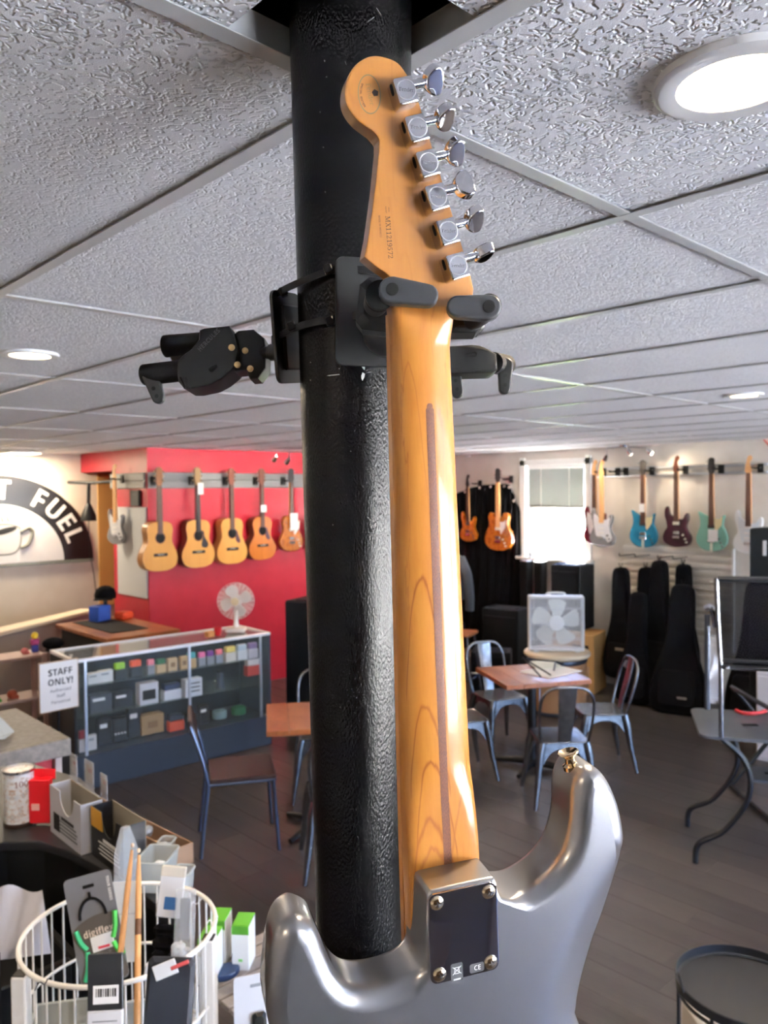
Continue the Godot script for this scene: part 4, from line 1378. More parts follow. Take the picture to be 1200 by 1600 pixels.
func wall_guitars():
	var z := -7.47
	var sp: Material = mats["spruce"]; var ce: Material = mats["cedar"]
	acoustic("natural acoustic guitar without pickguard, beside the outer corner of the red wall", V(3.90, 1.405, z), 0.06, 1.02, sp, mats["light mahogany"], "none", mats["rosewood"], hexm("7d4d22", 0.4))
	acoustic("natural acoustic guitar with black batwing pickguard and dark sides", V(4.34, 1.41, z), 0.05, 1.02, sp, mats["mahogany"], "bat", mats["ebony"], hexm("8a6a3a", 0.4))
	acoustic("natural acoustic guitar with plum teardrop pickguard and tan sides", V(4.76, 1.42, z), 0.05, 1.01, sp, mats["light mahogany"], "tear", mats["rosewood"], mats["mahogany"])
	acoustic("orange topped small waisted acoustic guitar with purple pickguard", V(5.16, 1.44, z), 0.05, 0.99, ce, mats["mahogany"], "tear", mats["rosewood"], mats["mahogany"], true)
	var burst := tri_mat("sunburst", noise_tex(256, 256, 0.01, [[0, "8a430f"], [0.5, "b0691a"], [1, "7c3a0e"]], 71), V(3, 3, 3), 0.25, 0.0, {"clearcoat_enabled": true, "clearcoat": 0.9, "clearcoat_roughness": 0.05})
	electric("sunburst single cut guitar with cream trim at the end of the acoustic row", V(5.55, 1.515, z + 0.03), 0.0, 1.0, "lp", burst, "efe6d8", mats["rosewood"], mats["ebony"], "guitars on the red wall", true)
	electric("white electric guitar half hidden by the pole on the red wall", V(5.93, 1.50, z + 0.03), 0.0, 1.0, "strat", hexm("e4e2dc", 0.3), "efe6d8", mats["rosewood"], mats["pale maple"], "guitars on the red wall", true)
	var nm := ["natural guitar at the wall corner", "guitar with the batwing pickguard", "guitar with the teardrop pickguard", "orange topped guitar", "single cut sunburst guitar", "white guitar by the pole"]
	var xs := [3.90, 4.34, 4.76, 5.16, 5.55, 5.93]
	for i in 6: wall_hook(V(xs[i], 2.335, -7.605), 0.0, "black wall hanger holding the " + nm[i])
	tagcard(V(4.36, 2.25, -7.44), 0.1, 0.07, 0.12, "white tag hung on the neck of the batwing guitar")
	tagcard(V(5.16, 2.02, -7.44), 0.1, 0.08, 0.08, "white tag hung on the neck of the orange guitar")
	tagcard(V(5.57, 1.86, -7.42), 0.1, 0.12, 0.2, "white cards in front of the single cut sunburst guitar")
	# end face of the red wall
	electric("silver grey electric guitar on the end face of the red wall", V(3.735, 1.66, -8.15), -PI / 2 + 0.25, 0.88, "strat", hexm("9c9c9e", 0.25, 0.5), "cfcfcf", mats["pale maple"], mats["pale maple"], "guitars on the red wall's end")
	wall_hook(V(3.83, 2.36, -8.15), -PI / 2, "black wall hanger holding the silver grey guitar")
	# window wall
	var gr := "electric guitars on the cream wall"
	var x := 7.86; var t := -PI / 2
	electric("dark red electric guitar with pale pickguard beside the window", V(x, 1.585, -4.86), t, 0.975, "strat", hexm("5a1526", 0.25), "d8d4d6", mats["rosewood"], mats["pale maple"], gr)
	electric("silver electric guitar with white pickguard and maple neck", V(x - 0.085, 1.565, -4.72), t, 0.99, "strat", hexm("9d9ea0", 0.25, 0.4), "e6e6e8", mats["pale maple"], mats["pale maple"], gr)
	electric("teal blue double cut electric guitar with cream pickguard", V(x, 1.575, -4.27), t, 0.975, "rev", hexm("1d7391", 0.25), "e2d3a2", mats["rosewood"], mats["ebony"], gr)
	electric("dark burgundy electric guitar with carved top and cream pickup", V(x, 1.595, -3.895), t, 0.975, "pac", hexm("35101c", 0.22), "none", mats["rosewood"], mats["mahogany"], gr, true)
	electric("sage green double cut electric guitar with cream pickguard", V(x, 1.57, -3.525), t, 0.975, "rev", hexm("7fb3a0", 0.25), "e2d3a2", mats["rosewood"], mats["ebony"], gr)
	electric("white electric guitar with white pickguard and rosewood neck", V(x, 1.56, -3.16), t, 0.985, "strat", hexm("e9e8e4", 0.25), "d9dfe0", mats["rosewood"], mats["pale maple"], gr)
	var zn := [[-4.80, "dark red guitar"], [-4.62, "silver guitar"], [-4.21, "teal blue guitar"], [-3.835, "burgundy guitar"], [-3.465, "sage green guitar"], [-3.08, "white guitar on the cream wall"]]
	for q in zn: wall_hook(V(7.958, 2.395, q[0]), t, "black rail hanger holding the " + q[1])
	wall_hook(V(7.958, 2.395, -4.52), t, "empty black rail hanger between the silver and teal guitars")
	# on the black curtain
	electric("small sunburst electric guitar hung over the black curtain", V(7.80, 1.545, -6.68), t, 0.89, "pac", burst, "none", mats["rosewood"], mats["ebony"], "sunburst guitars over the curtain")
	electric("large hollow bodied sunburst guitar hung over the black curtain", V(7.80, 1.455, -6.19), t, 1.06, "semi", burst, "d8d2cf", mats["pale maple"], mats["ebony"], "sunburst guitars over the curtain", true)
	for q in [[-6.62, 2.29, "small sunburst guitar"], [-6.12, 2.34, "hollow bodied guitar"]]: wall_hook(V(7.985, q[1], q[0]), t, "black wall hanger holding the " + q[2])
	tagcard(V(7.838, 2.0, -4.27), t, 0.06, 0.09, "white tag on the neck of the teal guitar")
	tagcard(V(7.84, 1.73, -3.50), t, 0.10, 0.12, "round white card on the front of the sage green guitar")

# ---------- along the window wall ----------
func curtain():
	var k := MB.new()
	var tops := [[-7.05, 2.15], [-6.85, 2.22], [-6.6, 2.27], [-6.42, 2.28], [-6.2, 2.285], [-6.12, 2.27], [-6.05, 2.1], [-5.97, 1.95]]
	var n := 70; var rows := 12
	var pts := []
	for i in n + 1:
		var u := float(i) / n * (tops.size() - 1)
		var a: int = mini(int(u), tops.size() - 2)
		var zt: float = lerpf(tops[a][0], tops[a + 1][0], u - a); var yt: float = lerpf(tops[a][1], tops[a + 1][1], u - a)
		var zb := lerpf(-6.92, -5.93, float(i) / n)
		var col := []
		for j in rows + 1:
			var v := float(j) / rows
			var fold := (0.012 + 0.028 * v) * (sin(i * 0.62) + 0.5 * sin(i * 1.37 + 1.0))
			col.append(V(7.955 - fold - 0.03 * v, lerpf(yt, 0.12, v), lerpf(zt, zb, v)))
		pts.append(col)
	var m := W()
	for i in n:
		for j in rows:
			m.quad(pts[i][j], pts[i][j + 1], pts[i + 1][j + 1], pts[i + 1][j])
			var d := V(0.006, 0, 0)
			m.quad(pts[i][j] + d, pts[i + 1][j] + d, pts[i + 1][j + 1] + d, pts[i][j + 1] + d)
	var o := thing("curtain", "black cloth curtain pinned to the cream wall behind the sunburst guitars", "curtain", V(7.95, 0.12, -6.45))
	part(m, "cloth", mats["black cloth"], o, "", 80)
	for i in 7:
		m = W()
		m.lathe([Vector2(0.018, 0), Vector2(0.012, 0.006)], Transform3D(Basis(Vector3.BACK, PI / 2), V(7.94, tops[i][1] - 0.03, tops[i][0])), 12)
		part(m, "pin", hexm("c9b9ae", 0.5), o)

func speaker(label: String, at: Vector3, turn: float, s: Vector3, n := "speaker_cabinet", horn := true) -> Node3D:
	var o := thing(n, label, "speaker", at, turn)
	block(V(0, s.y / 2, 0), s, "cabinet", mats["tolex"], o, 0.012)
	block(V(0, s.y * 0.47, s.z / 2 + 0.004), V(s.x * 0.88, s.y * 0.86, 0.012), "grille", mats["grille"], o, 0.005)
	var k := MB.new()
	k.lathe([Vector2(0.02, 0), Vector2(0.016, 0.004)], Transform3D(Basis(Vector3.RIGHT, PI / 2), V(0, s.y * 0.1, s.z / 2 + 0.01)), 14)
	part(k, "badge", mats["brushed alu"], o)
	for q in [-1.0, 1.0]: block(V(q * s.x * 0.38, s.y + 0.004, 0), V(0.03, 0.01, s.z * 0.5), "top_rail", mats["black rubber"], o, 0.003)
	return o

func gig_bag(label: String, at: Vector3, turn: float, lean: float, wide: float, tall: float, mark := 0, group := "black gig bags") -> Node3D:
	var o := thing("gig_bag", label, "gig bag", at, turn, group)
	var sh := sym([[0, 0], [wide * 0.75, 0.01], [wide, 0.08], [wide * 1.0, tall * 0.22], [wide * 0.82, tall * 0.36], [wide * 0.62, tall * 0.48], [wide * 0.5, tall * 0.62], [wide * 0.46, tall * 0.88], [wide * 0.36, tall * 0.98], [0, tall]])
	var lb := Basis(Vector3.RIGHT, lean)
	var k := MB.new()
	k.prism(sh, -0.075, 0.05, Transform3D(lb, V(0, 0.005, 0)), 0.03, 3)
	part(k, "bag", mats["black cloth"], o, "", 50)
	k = MB.new()
	k.prism(rrect(wide * 1.35, tall * 0.27, 0.05), 0.045, 0.075, Transform3D(lb, lb * V(0, tall * 0.2, 0)), 0.012, 2)
	part(k, "pocket", mat("gig bag pocket", Color("0c0c0f"), 0.9, 0.0, {"metallic_specular": 0.3}), o)
	k = MB.new()
	k.tube([lb * V(0.0, tall * 0.985, 0), lb * V(0.02, tall + 0.05, 0.0), lb * V(-0.02, tall + 0.05, 0.0), lb * V(0.0, tall * 0.985, 0)], 0.006, 6)
	part(k, "loop", mats["black cloth"], o)
	var zip := MB.new()
	var path := []
	for p in shrink(sh, 0.02): path.append(lb * V(p.x, p.y + 0.005, 0.043))
	zip.tube(path, 0.004, 5, true)
	part(zip, "zip", mat("zip", Color("303038"), 0.6), o)
	if mark > 0:
		k = MB.new()
		k.prism(rrect(0.09 if mark == 1 else 0.13, 0.022 if mark == 1 else 0.03, 0.006), 0.075, 0.078, Transform3D(lb, lb * V(wide * 0.2, tall * (0.13 if mark == 1 else 0.28), 0)))
		part(k, "label_patch", hexm("8a817a", 0.6), o)
	return o

func window_side():
	curtain()
	var t := -PI / 2
	# gig bags hung on the slatwall and standing on the floor
	var names := ["black gig bag hung on the slatwall nearest the window", "black gig bag hung second on the slatwall behind the first", "tall black gig bag hung on the slatwall with a shiny top seam", "slim black gig bag hung on the slatwall beside the tall one"]
	var zs := [-4.42, -4.24, -3.98, -3.82]
	for i in 4:
		var b := gig_bag(names[i], V([7.66, 7.86, 7.66, 7.86][i], [0.16, 0.2, 0.22, 0.24][i], zs[i]), t + [0.06, 0.1, -0.05, -0.1][i], 0.0, [0.19, 0.17, 0.18, 0.16][i], [1.20, 1.16, 1.24, 1.18][i], 2 if i == 0 else 0)
		var m := W()
		m.tube([V(7.95, 1.49, zs[i]), V(7.64, 1.49, zs[i]), V(7.63, 1.52, zs[i])], 0.006, 6)
		solo(m, "slatwall_hook", mats["black plastic"], "black hook in the slatwall carrying the " + ["gig bag nearest the window", "second gig bag", "tall gig bag", "slim gig bag"][i], "hook", "slatwall hooks")
	gig_bag("black padded gig bag standing on the floor with a pale round badge", V(7.38, 0, -4.12), t + 0.15, -0.14, 0.19, 1.14, 0)
	var m := W()
	m.lathe([Vector2(0.045, 0), Vector2(0.04, 0.004)], Transform3D(Basis(Vector3.BACK, PI / 2 + 0.14), V(7.30, 0.42, -4.14)), 18)
	solo(m, "bag_badge", hexm("77777b", 0.5), "round grey badge on the standing padded gig bag", "badge")
	gig_bag("large black acoustic gig bag leaning against the wall with a small label", V(7.32, 0, -3.62), t + 0.25, -0.22, 0.26, 1.27, 1)
	gig_bag("long black gig bag leaning behind the equipment stand", V(7.5, 0, -3.03), t + 0.1, -0.22, 0.2, 1.32, 0)
	# speakers, cartons, fans below the window
	var box := thing("cardboard_carton", "brown cardboard carton under the black speaker tower", "carton", V(7.55, 0, -4.86), t + 0.25)
	block(V(0, 0.32, 0), V(0.46, 0.64, 0.44), "box", mats["cardboard"], box, 0.004)
	block(V(0, 0.642, 0), V(0.06, 0.003, 0.44), "tape", hexm("c9a978", 0.4), box, 0.001)
	block(V(0.08, 0.5, 0.221), V(0.18, 0.06, 0.002), "printed_band", mats["ink"], box, 0.0)
	block(V(-0.23, 0.5, 0.02), V(0.002, 0.06, 0.2), "printed_band", mats["ink"], box, 0.0)
	speaker("tall black speaker on the cardboard carton beside the window", V(7.66, 0.646, -5.02), t + 0.1, V(0.36, 0.72, 0.36))
	speaker("low black guitar amplifier cabinet in front of the curtain", V(7.35, 0, -5.72), t + 0.2, V(0.46, 0.84, 0.34))
	for q in [[-5.80, "first slim black column speaker under the window, by the curtain"], [-5.60, "second slim black column speaker under the window, by the speaker tower"]]:
		var o := thing("column_speaker", q[1], "speaker", V(7.86, 0, q[0]), t, "column speakers under the window")
		block(V(0, 0.68, 0), V(0.11, 1.32, 0.13), "cabinet", mats["tolex"], o, 0.008)
		block(V(0, 0.68, 0.067), V(0.09, 1.24, 0.006), "grille", mats["grille"], o, 0.002)
		block(V(0, 1.345, 0), V(0.11, 0.012, 0.13), "cap", mats["brushed alu"], o, 0.003)
		block(V(0, 0.012, 0), V(0.17, 0.024, 0.24), "foot", mats["black plastic"], o, 0.004)
	# cable drum used as a table, box fan on it
	var d := thing("drum_table", "round topped wooden drum table carrying the box fan", "table", V(6.62, 0, -4.52))
	m = MB.new()
	m.lathe([Vector2(0.27, 0.0), Vector2(0.28, 0.05), Vector2(0.285, 0.52), Vector2(0.27, 0.56)], Transform3D.IDENTITY, 36)
	part(m, "barrel", mat("drum wood", Color("9c7552"), 0.45), d)
	for y in [0.03, 0.53]:
		m = MB.new()
		m.lathe([Vector2(0.288, y - 0.02), Vector2(0.294, y - 0.01), Vector2(0.294, y + 0.01), Vector2(0.288, y + 0.02)], Transform3D.IDENTITY, 36, false)
		part(m, "hoop", mats["dark steel"], d)
	m = MB.new()
	m.lathe([Vector2(0.31, 0.56), Vector2(0.325, 0.575), Vector2(0.325, 0.595), Vector2(0.315, 0.605)], Transform3D.IDENTITY, 44)
	part(m, "top", hexm("d8c8ab", 0.45), d)
	for a in 6:
		m = MB.new()
		m.tube([V(0.296, 0.1, 0).rotated(Vector3.UP, a * TAU / 6), V(0.296, 0.46, 0).rotated(Vector3.UP, a * TAU / 6)], 0.006, 6)
		part(m, "lug_rod", mats["chrome"], d)
	box_fan(V(6.60, 0.607, -4.52), -0.86)
	# jacket on a stand, stool and small amp beside the neck
	jacket()
	var st := thing("bar_stool", "metal bar stool with a wooden seat in front of the curtain", "stool", V(6.1, 0, -5.35), 0.4)
	m = MB.new()
	m.prism(rrect(0.32, 0.32, 0.03), 0, 0.025, Transform3D(Basis(Vector3.RIGHT, -PI / 2), V(0, 0.735, 0)), 0.004, 2)
	part(m, "seat", mats["table wood"], st)
	for q in [[1, 1], [1, -1], [-1, 1], [-1, -1]]:
		m = MB.new()
		m.tube([V(q[0] * 0.12, 0.735, q[1] * 0.12), V(q[0] * 0.19, 0.0, q[1] * 0.19)], 0.013, 8)
		part(m, "leg", mats["steel"], st)
	m = MB.new()
	m.tube([V(0.165, 0.3, 0.165), V(-0.165, 0.3, 0.165), V(-0.165, 0.3, -0.165), V(0.165, 0.3, -0.165)], 0.01, 8, true)
	part(m, "foot_ring", mats["steel"], st, "", 20)
	speaker("small dark blue amplifier on the floor behind the metal chairs", V(6.62, 0, -5.35), t + 0.6, V(0.42, 0.5, 0.3))
	speaker("grey combo amplifier standing by the curtain's left edge", V(7.0, 0, -6.35), t + 0.5, V(0.4, 0.62, 0.3))
	# black cabinet with a small mark at the far right
	var bc := thing("black_case", "tall black upright case with a small pale mark below the white guitar", "case", V(7.25, 0, on_x(1178, 845, 7.25).z + 0.27), t)
	block(V(0, 0.925, 0), V(0.5, 1.85, 0.3), "shell", mats["tolex"], bc, 0.01)
	block(V(-0.12, 1.68, 0.152), V(0.03, 0.13, 0.004), "mark", hexm("c9c9c9", 0.5), bc, 0.001)
	block(V(0, 0.7, 0.152), V(0.42, 1.2, 0.006), "grille", mats["grille"], bc, 0.002)

func jacket():
	var o := thing("jacket", "dark grey jacket hung on a pole in front of the black curtain", "jacket", V(6.75, 0, -6.05))
	rod(V(0, 0.02, 0), V(0, 1.52, 0), 0.014, "pole", mats["black plastic"], o)
	var m := MB.new()
	m.lathe([Vector2(0.16, 0), Vector2(0.15, 0.02), Vector2(0.02, 0.03)], Transform3D.IDENTITY, 20)
	part(m, "foot", mats["black plastic"], o)
	var rings := []
	for q in [[0.98, 0.24, 0.12], [1.1, 0.22, 0.11], [1.25, 0.2, 0.1], [1.38, 0.2, 0.09], [1.46, 0.16, 0.08], [1.5, 0.06, 0.05]]:
		var ring := PackedVector3Array()
		for k in 24:
			var a := -TAU * k / 24
			var w: float = 1.0 + 0.1 * sin(a * 5.0 + q[0] * 3.0)
			ring.append(V(cos(a) * q[2] * w, q[0], sin(a) * q[1] * w))
		rings.append(ring)
	m = MB.new()
	m.loft(rings)
	part(m, "coat", mat("jacket cloth", Color("3b3f47"), 0.9), o, "", 60)
	for s in [-1.0, 1.0]:
		m = MB.new()
		m.tube(spline3([V(0, 1.44, s * 0.15), V(0, 1.25, s * 0.25), V(0.02, 1.0, s * 0.27), V(0.03, 0.86, s * 0.26)], 4), [0.06, 0.06, 0.06, 0.06, 0.058, 0.056, 0.055, 0.054, 0.053, 0.052, 0.05, 0.05, 0.05], 12)
		part(m, "sleeve", mats["jacket cloth"], o)

func box_fan(at: Vector3, turn: float):
	var o := thing("box_fan", "white square box fan standing on the drum table", "fan", at, turn)
	var wm := mat("fan plastic", Color("d9dcdd"), 0.4)
	var s := 0.54
	for q in [[V(0, 0.02, 0), V(s, 0.03, 0.11)], [V(0, s - 0.005, 0), V(s, 0.03, 0.11)], [V(-s / 2 + 0.012, s / 2 + 0.01, 0), V(0.026, s, 0.11)], [V(s / 2 - 0.012, s / 2 + 0.01, 0), V(0.026, s, 0.11)]]:
		block(q[0], q[1], "frame", wm, o, 0.01)
	for side in [-1.0, 1.0]:
		var m := MB.new()
		for k in 30: m.box(V(-s / 2 + 0.02 + k * (s - 0.04) / 29, s / 2 + 0.01, side * 0.05), V(0.0055, s - 0.03, 0.004))
		for k in 3: m.box(V(0, 0.12 + k * 0.15, side * 0.048), V(s - 0.03, 0.005, 0.004))
		part(m, "grille", wm, o, "", 0)
		m = MB.new()
		m.lathe([Vector2(0.075, 0), Vector2(0.07, 0.006), Vector2(0.03, 0.008)], Transform3D(Basis(Vector3.RIGHT, side * PI / 2), V(0, s / 2 + 0.01, side * 0.05)), 24)
		part(m, "grille_hub", wm, o)
	var bm := mat("fan blade", Color(0.93, 0.94, 0.92), 0.4, 0.0, {"backlight_enabled": true, "backlight": Color(0.5, 0.5, 0.47)})
	for k in 5:
		var m := MB.new()
		var poly := spline([Vector2(0.03, -0.02), Vector2(0.11, -0.08), Vector2(0.2, -0.1), Vector2(0.235, -0.02), Vector2(0.22, 0.08), Vector2(0.12, 0.05), Vector2(0.03, 0.02)], 3)
		m.prism(poly, -0.002, 0.002, Transform3D(Basis(Vector3.BACK, k * TAU / 5 + 0.3) * Basis(Vector3.RIGHT, 0.3), V(0, s / 2 + 0.01, 0)))
		part(m, "blade", bm, o)
	var m := MB.new()
	m.lathe([Vector2(0.05, -0.04), Vector2(0.06, 0), Vector2(0.05, 0.04)], Transform3D(Basis(Vector3.RIGHT, PI / 2), V(0, s / 2 + 0.01, 0)), 20)
	part(m, "motor", wm, o)
	m = MB.new()
	m.tube(spline3([V(-0.09, s + 0.01, 0), V(-0.07, s + 0.035, 0), V(0.07, s + 0.035, 0), V(0.09, s + 0.01, 0)], 5), 0.01, 8)
	part(m, "handle", wm, o)
	for q in [-1.0, 1.0]: block(V(q * 0.2, 0.004, 0), V(0.05, 0.012, 0.16), "foot", wm, o, 0.003)

# ---------- cafe tables and chairs ----------
func metal_chair(label: String, at: Vector3, turn: float) -> Node3D:
	var o := thing("metal_chair", label, "chair", at, turn, "sheet steel cafe chairs")
	var sm: Material = mats["steel"]
	var k := MB.new()
	k.prism(rrect(0.36, 0.355, 0.06, 5), 0, 0.014, Transform3D(Basis(Vector3.RIGHT, -PI / 2), V(0, 0.437, 0)), 0.006, 3)
	k.prism(rrect(0.28, 0.275, 0.05, 5), 0, 0.003, Transform3D(Basis(Vector3.RIGHT, -PI / 2), V(0, 0.449, 0)), 0.0028, 2)
	part(k, "seat", sm, o, "", 35)
	for q in [[1, 1], [-1, 1], [1, -1], [-1, -1]]:
		k = MB.new()
		k.tube([V(q[0] * 0.155, 0.44, q[1] * 0.15), V(q[0] * 0.172, 0.36, q[1] * 0.168), V(q[0] * 0.19, 0.2, q[1] * 0.19), V(q[0] * 0.215, 0.03, q[1] * 0.225), V(q[0] * 0.219, 0.002, q[1] * 0.229)], [0.030, 0.030, 0.022, 0.015, 0.015], 8)
		part(k, "leg", sm, o, "", 60)
	var arch := PackedVector2Array([Vector2(-0.15, 0.446), Vector2(0.15, 0.446), Vector2(0.186, 0.27)])
	for i in 13:
		var u := 1.0 - i / 6.0
		arch.append(Vector2(0.162 * u, 0.405 - 0.125 * u * u * absf(u)))
	arch.append(Vector2(-0.186, 0.27))
	for s in 4:
		k = MB.new()
		k.prism(arch, 0.0, 0.004, Transform3D(Basis(Vector3.UP, s * PI / 2) * Basis(Vector3.RIGHT, -0.12), Basis(Vector3.UP, s * PI / 2) * V(0, 0.052, 0.232 - 0.022)))
		for j in k.t.size(): k.t[j] += Vector3(0, -0.055, 0)
		part(k, "apron", sm, o, "", 20)
	k = MB.new()
	k.tube(spline3([V(-0.165, 0.44, -0.155), V(-0.185, 0.60, -0.20), V(-0.180, 0.76, -0.245), V(-0.12, 0.84, -0.262), V(0, 0.855, -0.268), V(0.12, 0.84, -0.262), V(0.180, 0.76, -0.245), V(0.185, 0.60, -0.20), V(0.165, 0.44, -0.155)], 5), 0.0115, 8)
	part(k, "back_hoop", sm, o, "", 60)
	k = MB.new()
	var rings := []
	for q in [[0.44, 0.045, -0.165], [0.55, 0.05, -0.19], [0.68, 0.057, -0.228], [0.78, 0.062, -0.252], [0.85, 0.065, -0.264]]:
		rings.append(PackedVector3Array([V(-q[1], q[0], q[2] + 0.006), V(0, q[0], q[2] - 0.004), V(q[1], q[0], q[2] + 0.006), V(q[1], q[0], q[2] + 0.002), V(0, q[0], q[2] - 0.008), V(-q[1], q[0], q[2] + 0.002)]))
	k.loft(rings)
	k.t = flipped(k.t)
	part(k, "splat", sm, o, "", 30)
	return o

func cafe_table(label: String, at: Vector3, turn: float) -> Node3D:
	var o := thing("cafe_table", label, "table", at, turn, "wooden cafe tables")
	var top := 0.0
	for i in 5: block(V(-0.28 + i * 0.14, 0.733, 0), V(0.1385, 0.034, 0.64), "plank", mats["table wood"], o, 0.002)
	block(V(0, 0.705, 0), V(0.5, 0.02, 0.5), "top_plate", mats["black plastic"], o, 0.003)
	rod(V(0, 0.02, 0), V(0, 0.7, 0), 0.036, "column", mats["black satin"], o, 20)
	for s in [0.0, PI / 2]:
		var k := MB.new()
		var c := []
		for i in 9:
			var u := i / 4.0 - 1.0
			c.append(V(u * 0.3, 0.018 + 0.03 * (1 - u * u), 0).rotated(Vector3.UP, s + PI / 4))
		k.tube(c, [0.018, 0.022, 0.026, 0.03, 0.034, 0.03, 0.026, 0.022, 0.018], 10)
		part(k, "foot", mats["black satin"], o)
	return o

func cafe():
	cafe_table("square wooden cafe table with papers on it, among four metal chairs", V(5.13, 0, -3.74), -0.51)
	cafe_table("square wooden cafe table half hidden by the pole, near the glass display case", V(3.22, 0, -4.03), -0.61)
	metal_chair("metal chair with its back to the camera at the table with papers", V(4.76, 0, -3.24), 2.42)
	metal_chair("metal chair on the curtain side of the table with papers", V(5.36, 0, -4.25), -0.35)
	metal_chair("metal chair beside the guitar neck at the table with papers", V(4.62, 0, -4.05), 1.05)
	metal_chair("metal chair on the gig bag side of the table with papers", V(5.56, 0, -3.40), -2.3)
	metal_chair("metal chair at the table by the display case, on the speaker side", V(3.62, 0, -4.50), -0.68)
	metal_chair("metal chair at the table by the display case, tucked behind the pole", V(2.98, 0, -3.56), 2.54)
	# papers and a small folding stand on the table
	var m := W()
	m.cbox(V(5.28, 0.754, -3.66), V(0.40, 0.006, 0.30), 0.001, Basis(Vector3.UP, -0.1))
	solo(m, "paper_stack", mats["paper"], "stack of white papers on the wooden table", "paper", "", 0)
	m = W()
	m.cbox(V(5.42, 0.7605, -3.82), V(0.22, 0.004, 0.30), 0.001, Basis(Vector3.UP, -0.6))
	solo(m, "paper_sheet", hexm("e8eee6", 0.8), "loose white sheet lying across the stack of papers", "paper", "", 0)
	var st := thing("desk_stand", "thin black folding stand lying on the papers", "stand", V(5.2, 0.764, -3.72), 0.1)
	for q in [[V(-0.22, 0.012, 0.14), V(0.02, 0.08, -0.16)], [V(-0.12, 0.01, 0.17), V(-0.04, 0.09, -0.12)], [V(-0.03, 0.08, -0.14), V(0.30, 0.02, -0.02)], [V(0.30, 0.02, -0.02), V(0.31, 0.008, 0.05)], [V(0.02, 0.016, 0.12), V(0.30, 0.02, -0.02)]]:
		rod(q[0], q[1], 0.0065, "bar", mats["black plastic"], st, 6)
	# dark chair by the display case
	var o := thing("dark_chair", "steel framed chair with a dark brown seat in front of the display case", "chair", V(2.74, 0, -4.25), 1.06)
	block(V(0, 0.455, 0.01), V(0.40, 0.03, 0.40), "seat", mat("dark seat", Color("3c2a26"), 0.4), o, 0.008)
	var dm := mat("blue steel", Color("59657a"), 0.32, 0.75)
	for s in [-1.0, 1.0]:
		rod(V(s * 0.19, 0.44, 0.19), V(s * 0.20, 0.0, 0.22), 0.0125, "front_leg", dm, o)
		var k := MB.new()
		k.tube([V(s * 0.2, 0.0, -0.25), V(s * 0.19, 0.44, -0.2), V(s * 0.19, 0.60, -0.235), V(s * 0.18, 0.80, -0.30)], 0.0125, 8)
		part(k, "back_leg", dm, o)
		rod(V(s * 0.19, 0.435, -0.2), V(s * 0.19, 0.435, 0.2), 0.011, "side_rail", dm, o)
	rod(V(-0.19, 0.435, 0.2), V(0.19, 0.435, 0.2), 0.011, "cross_rail", dm, o)
	rod(V(-0.19, 0.435, -0.2), V(0.19, 0.435, -0.2), 0.011, "cross_rail", dm, o)
	block(V(0, 0.77, -0.285), V(0.38, 0.14, 0.025), "backrest", mats["dark seat"], o, 0.008, Basis(Vector3.RIGHT, -0.3))

# ---------- the counter side ----------
var case_x: Transform3D
func in_case(px: float, py: float, back: float) -> Vector3:   # pixel -> the case's own axes, on a plane behind its front glass
	var a := case_x.affine_inverse() * EYE
	var v := case_x.basis.inverse() * ray(px, py)
	return a + v * ((-back - a.z) / v.z)

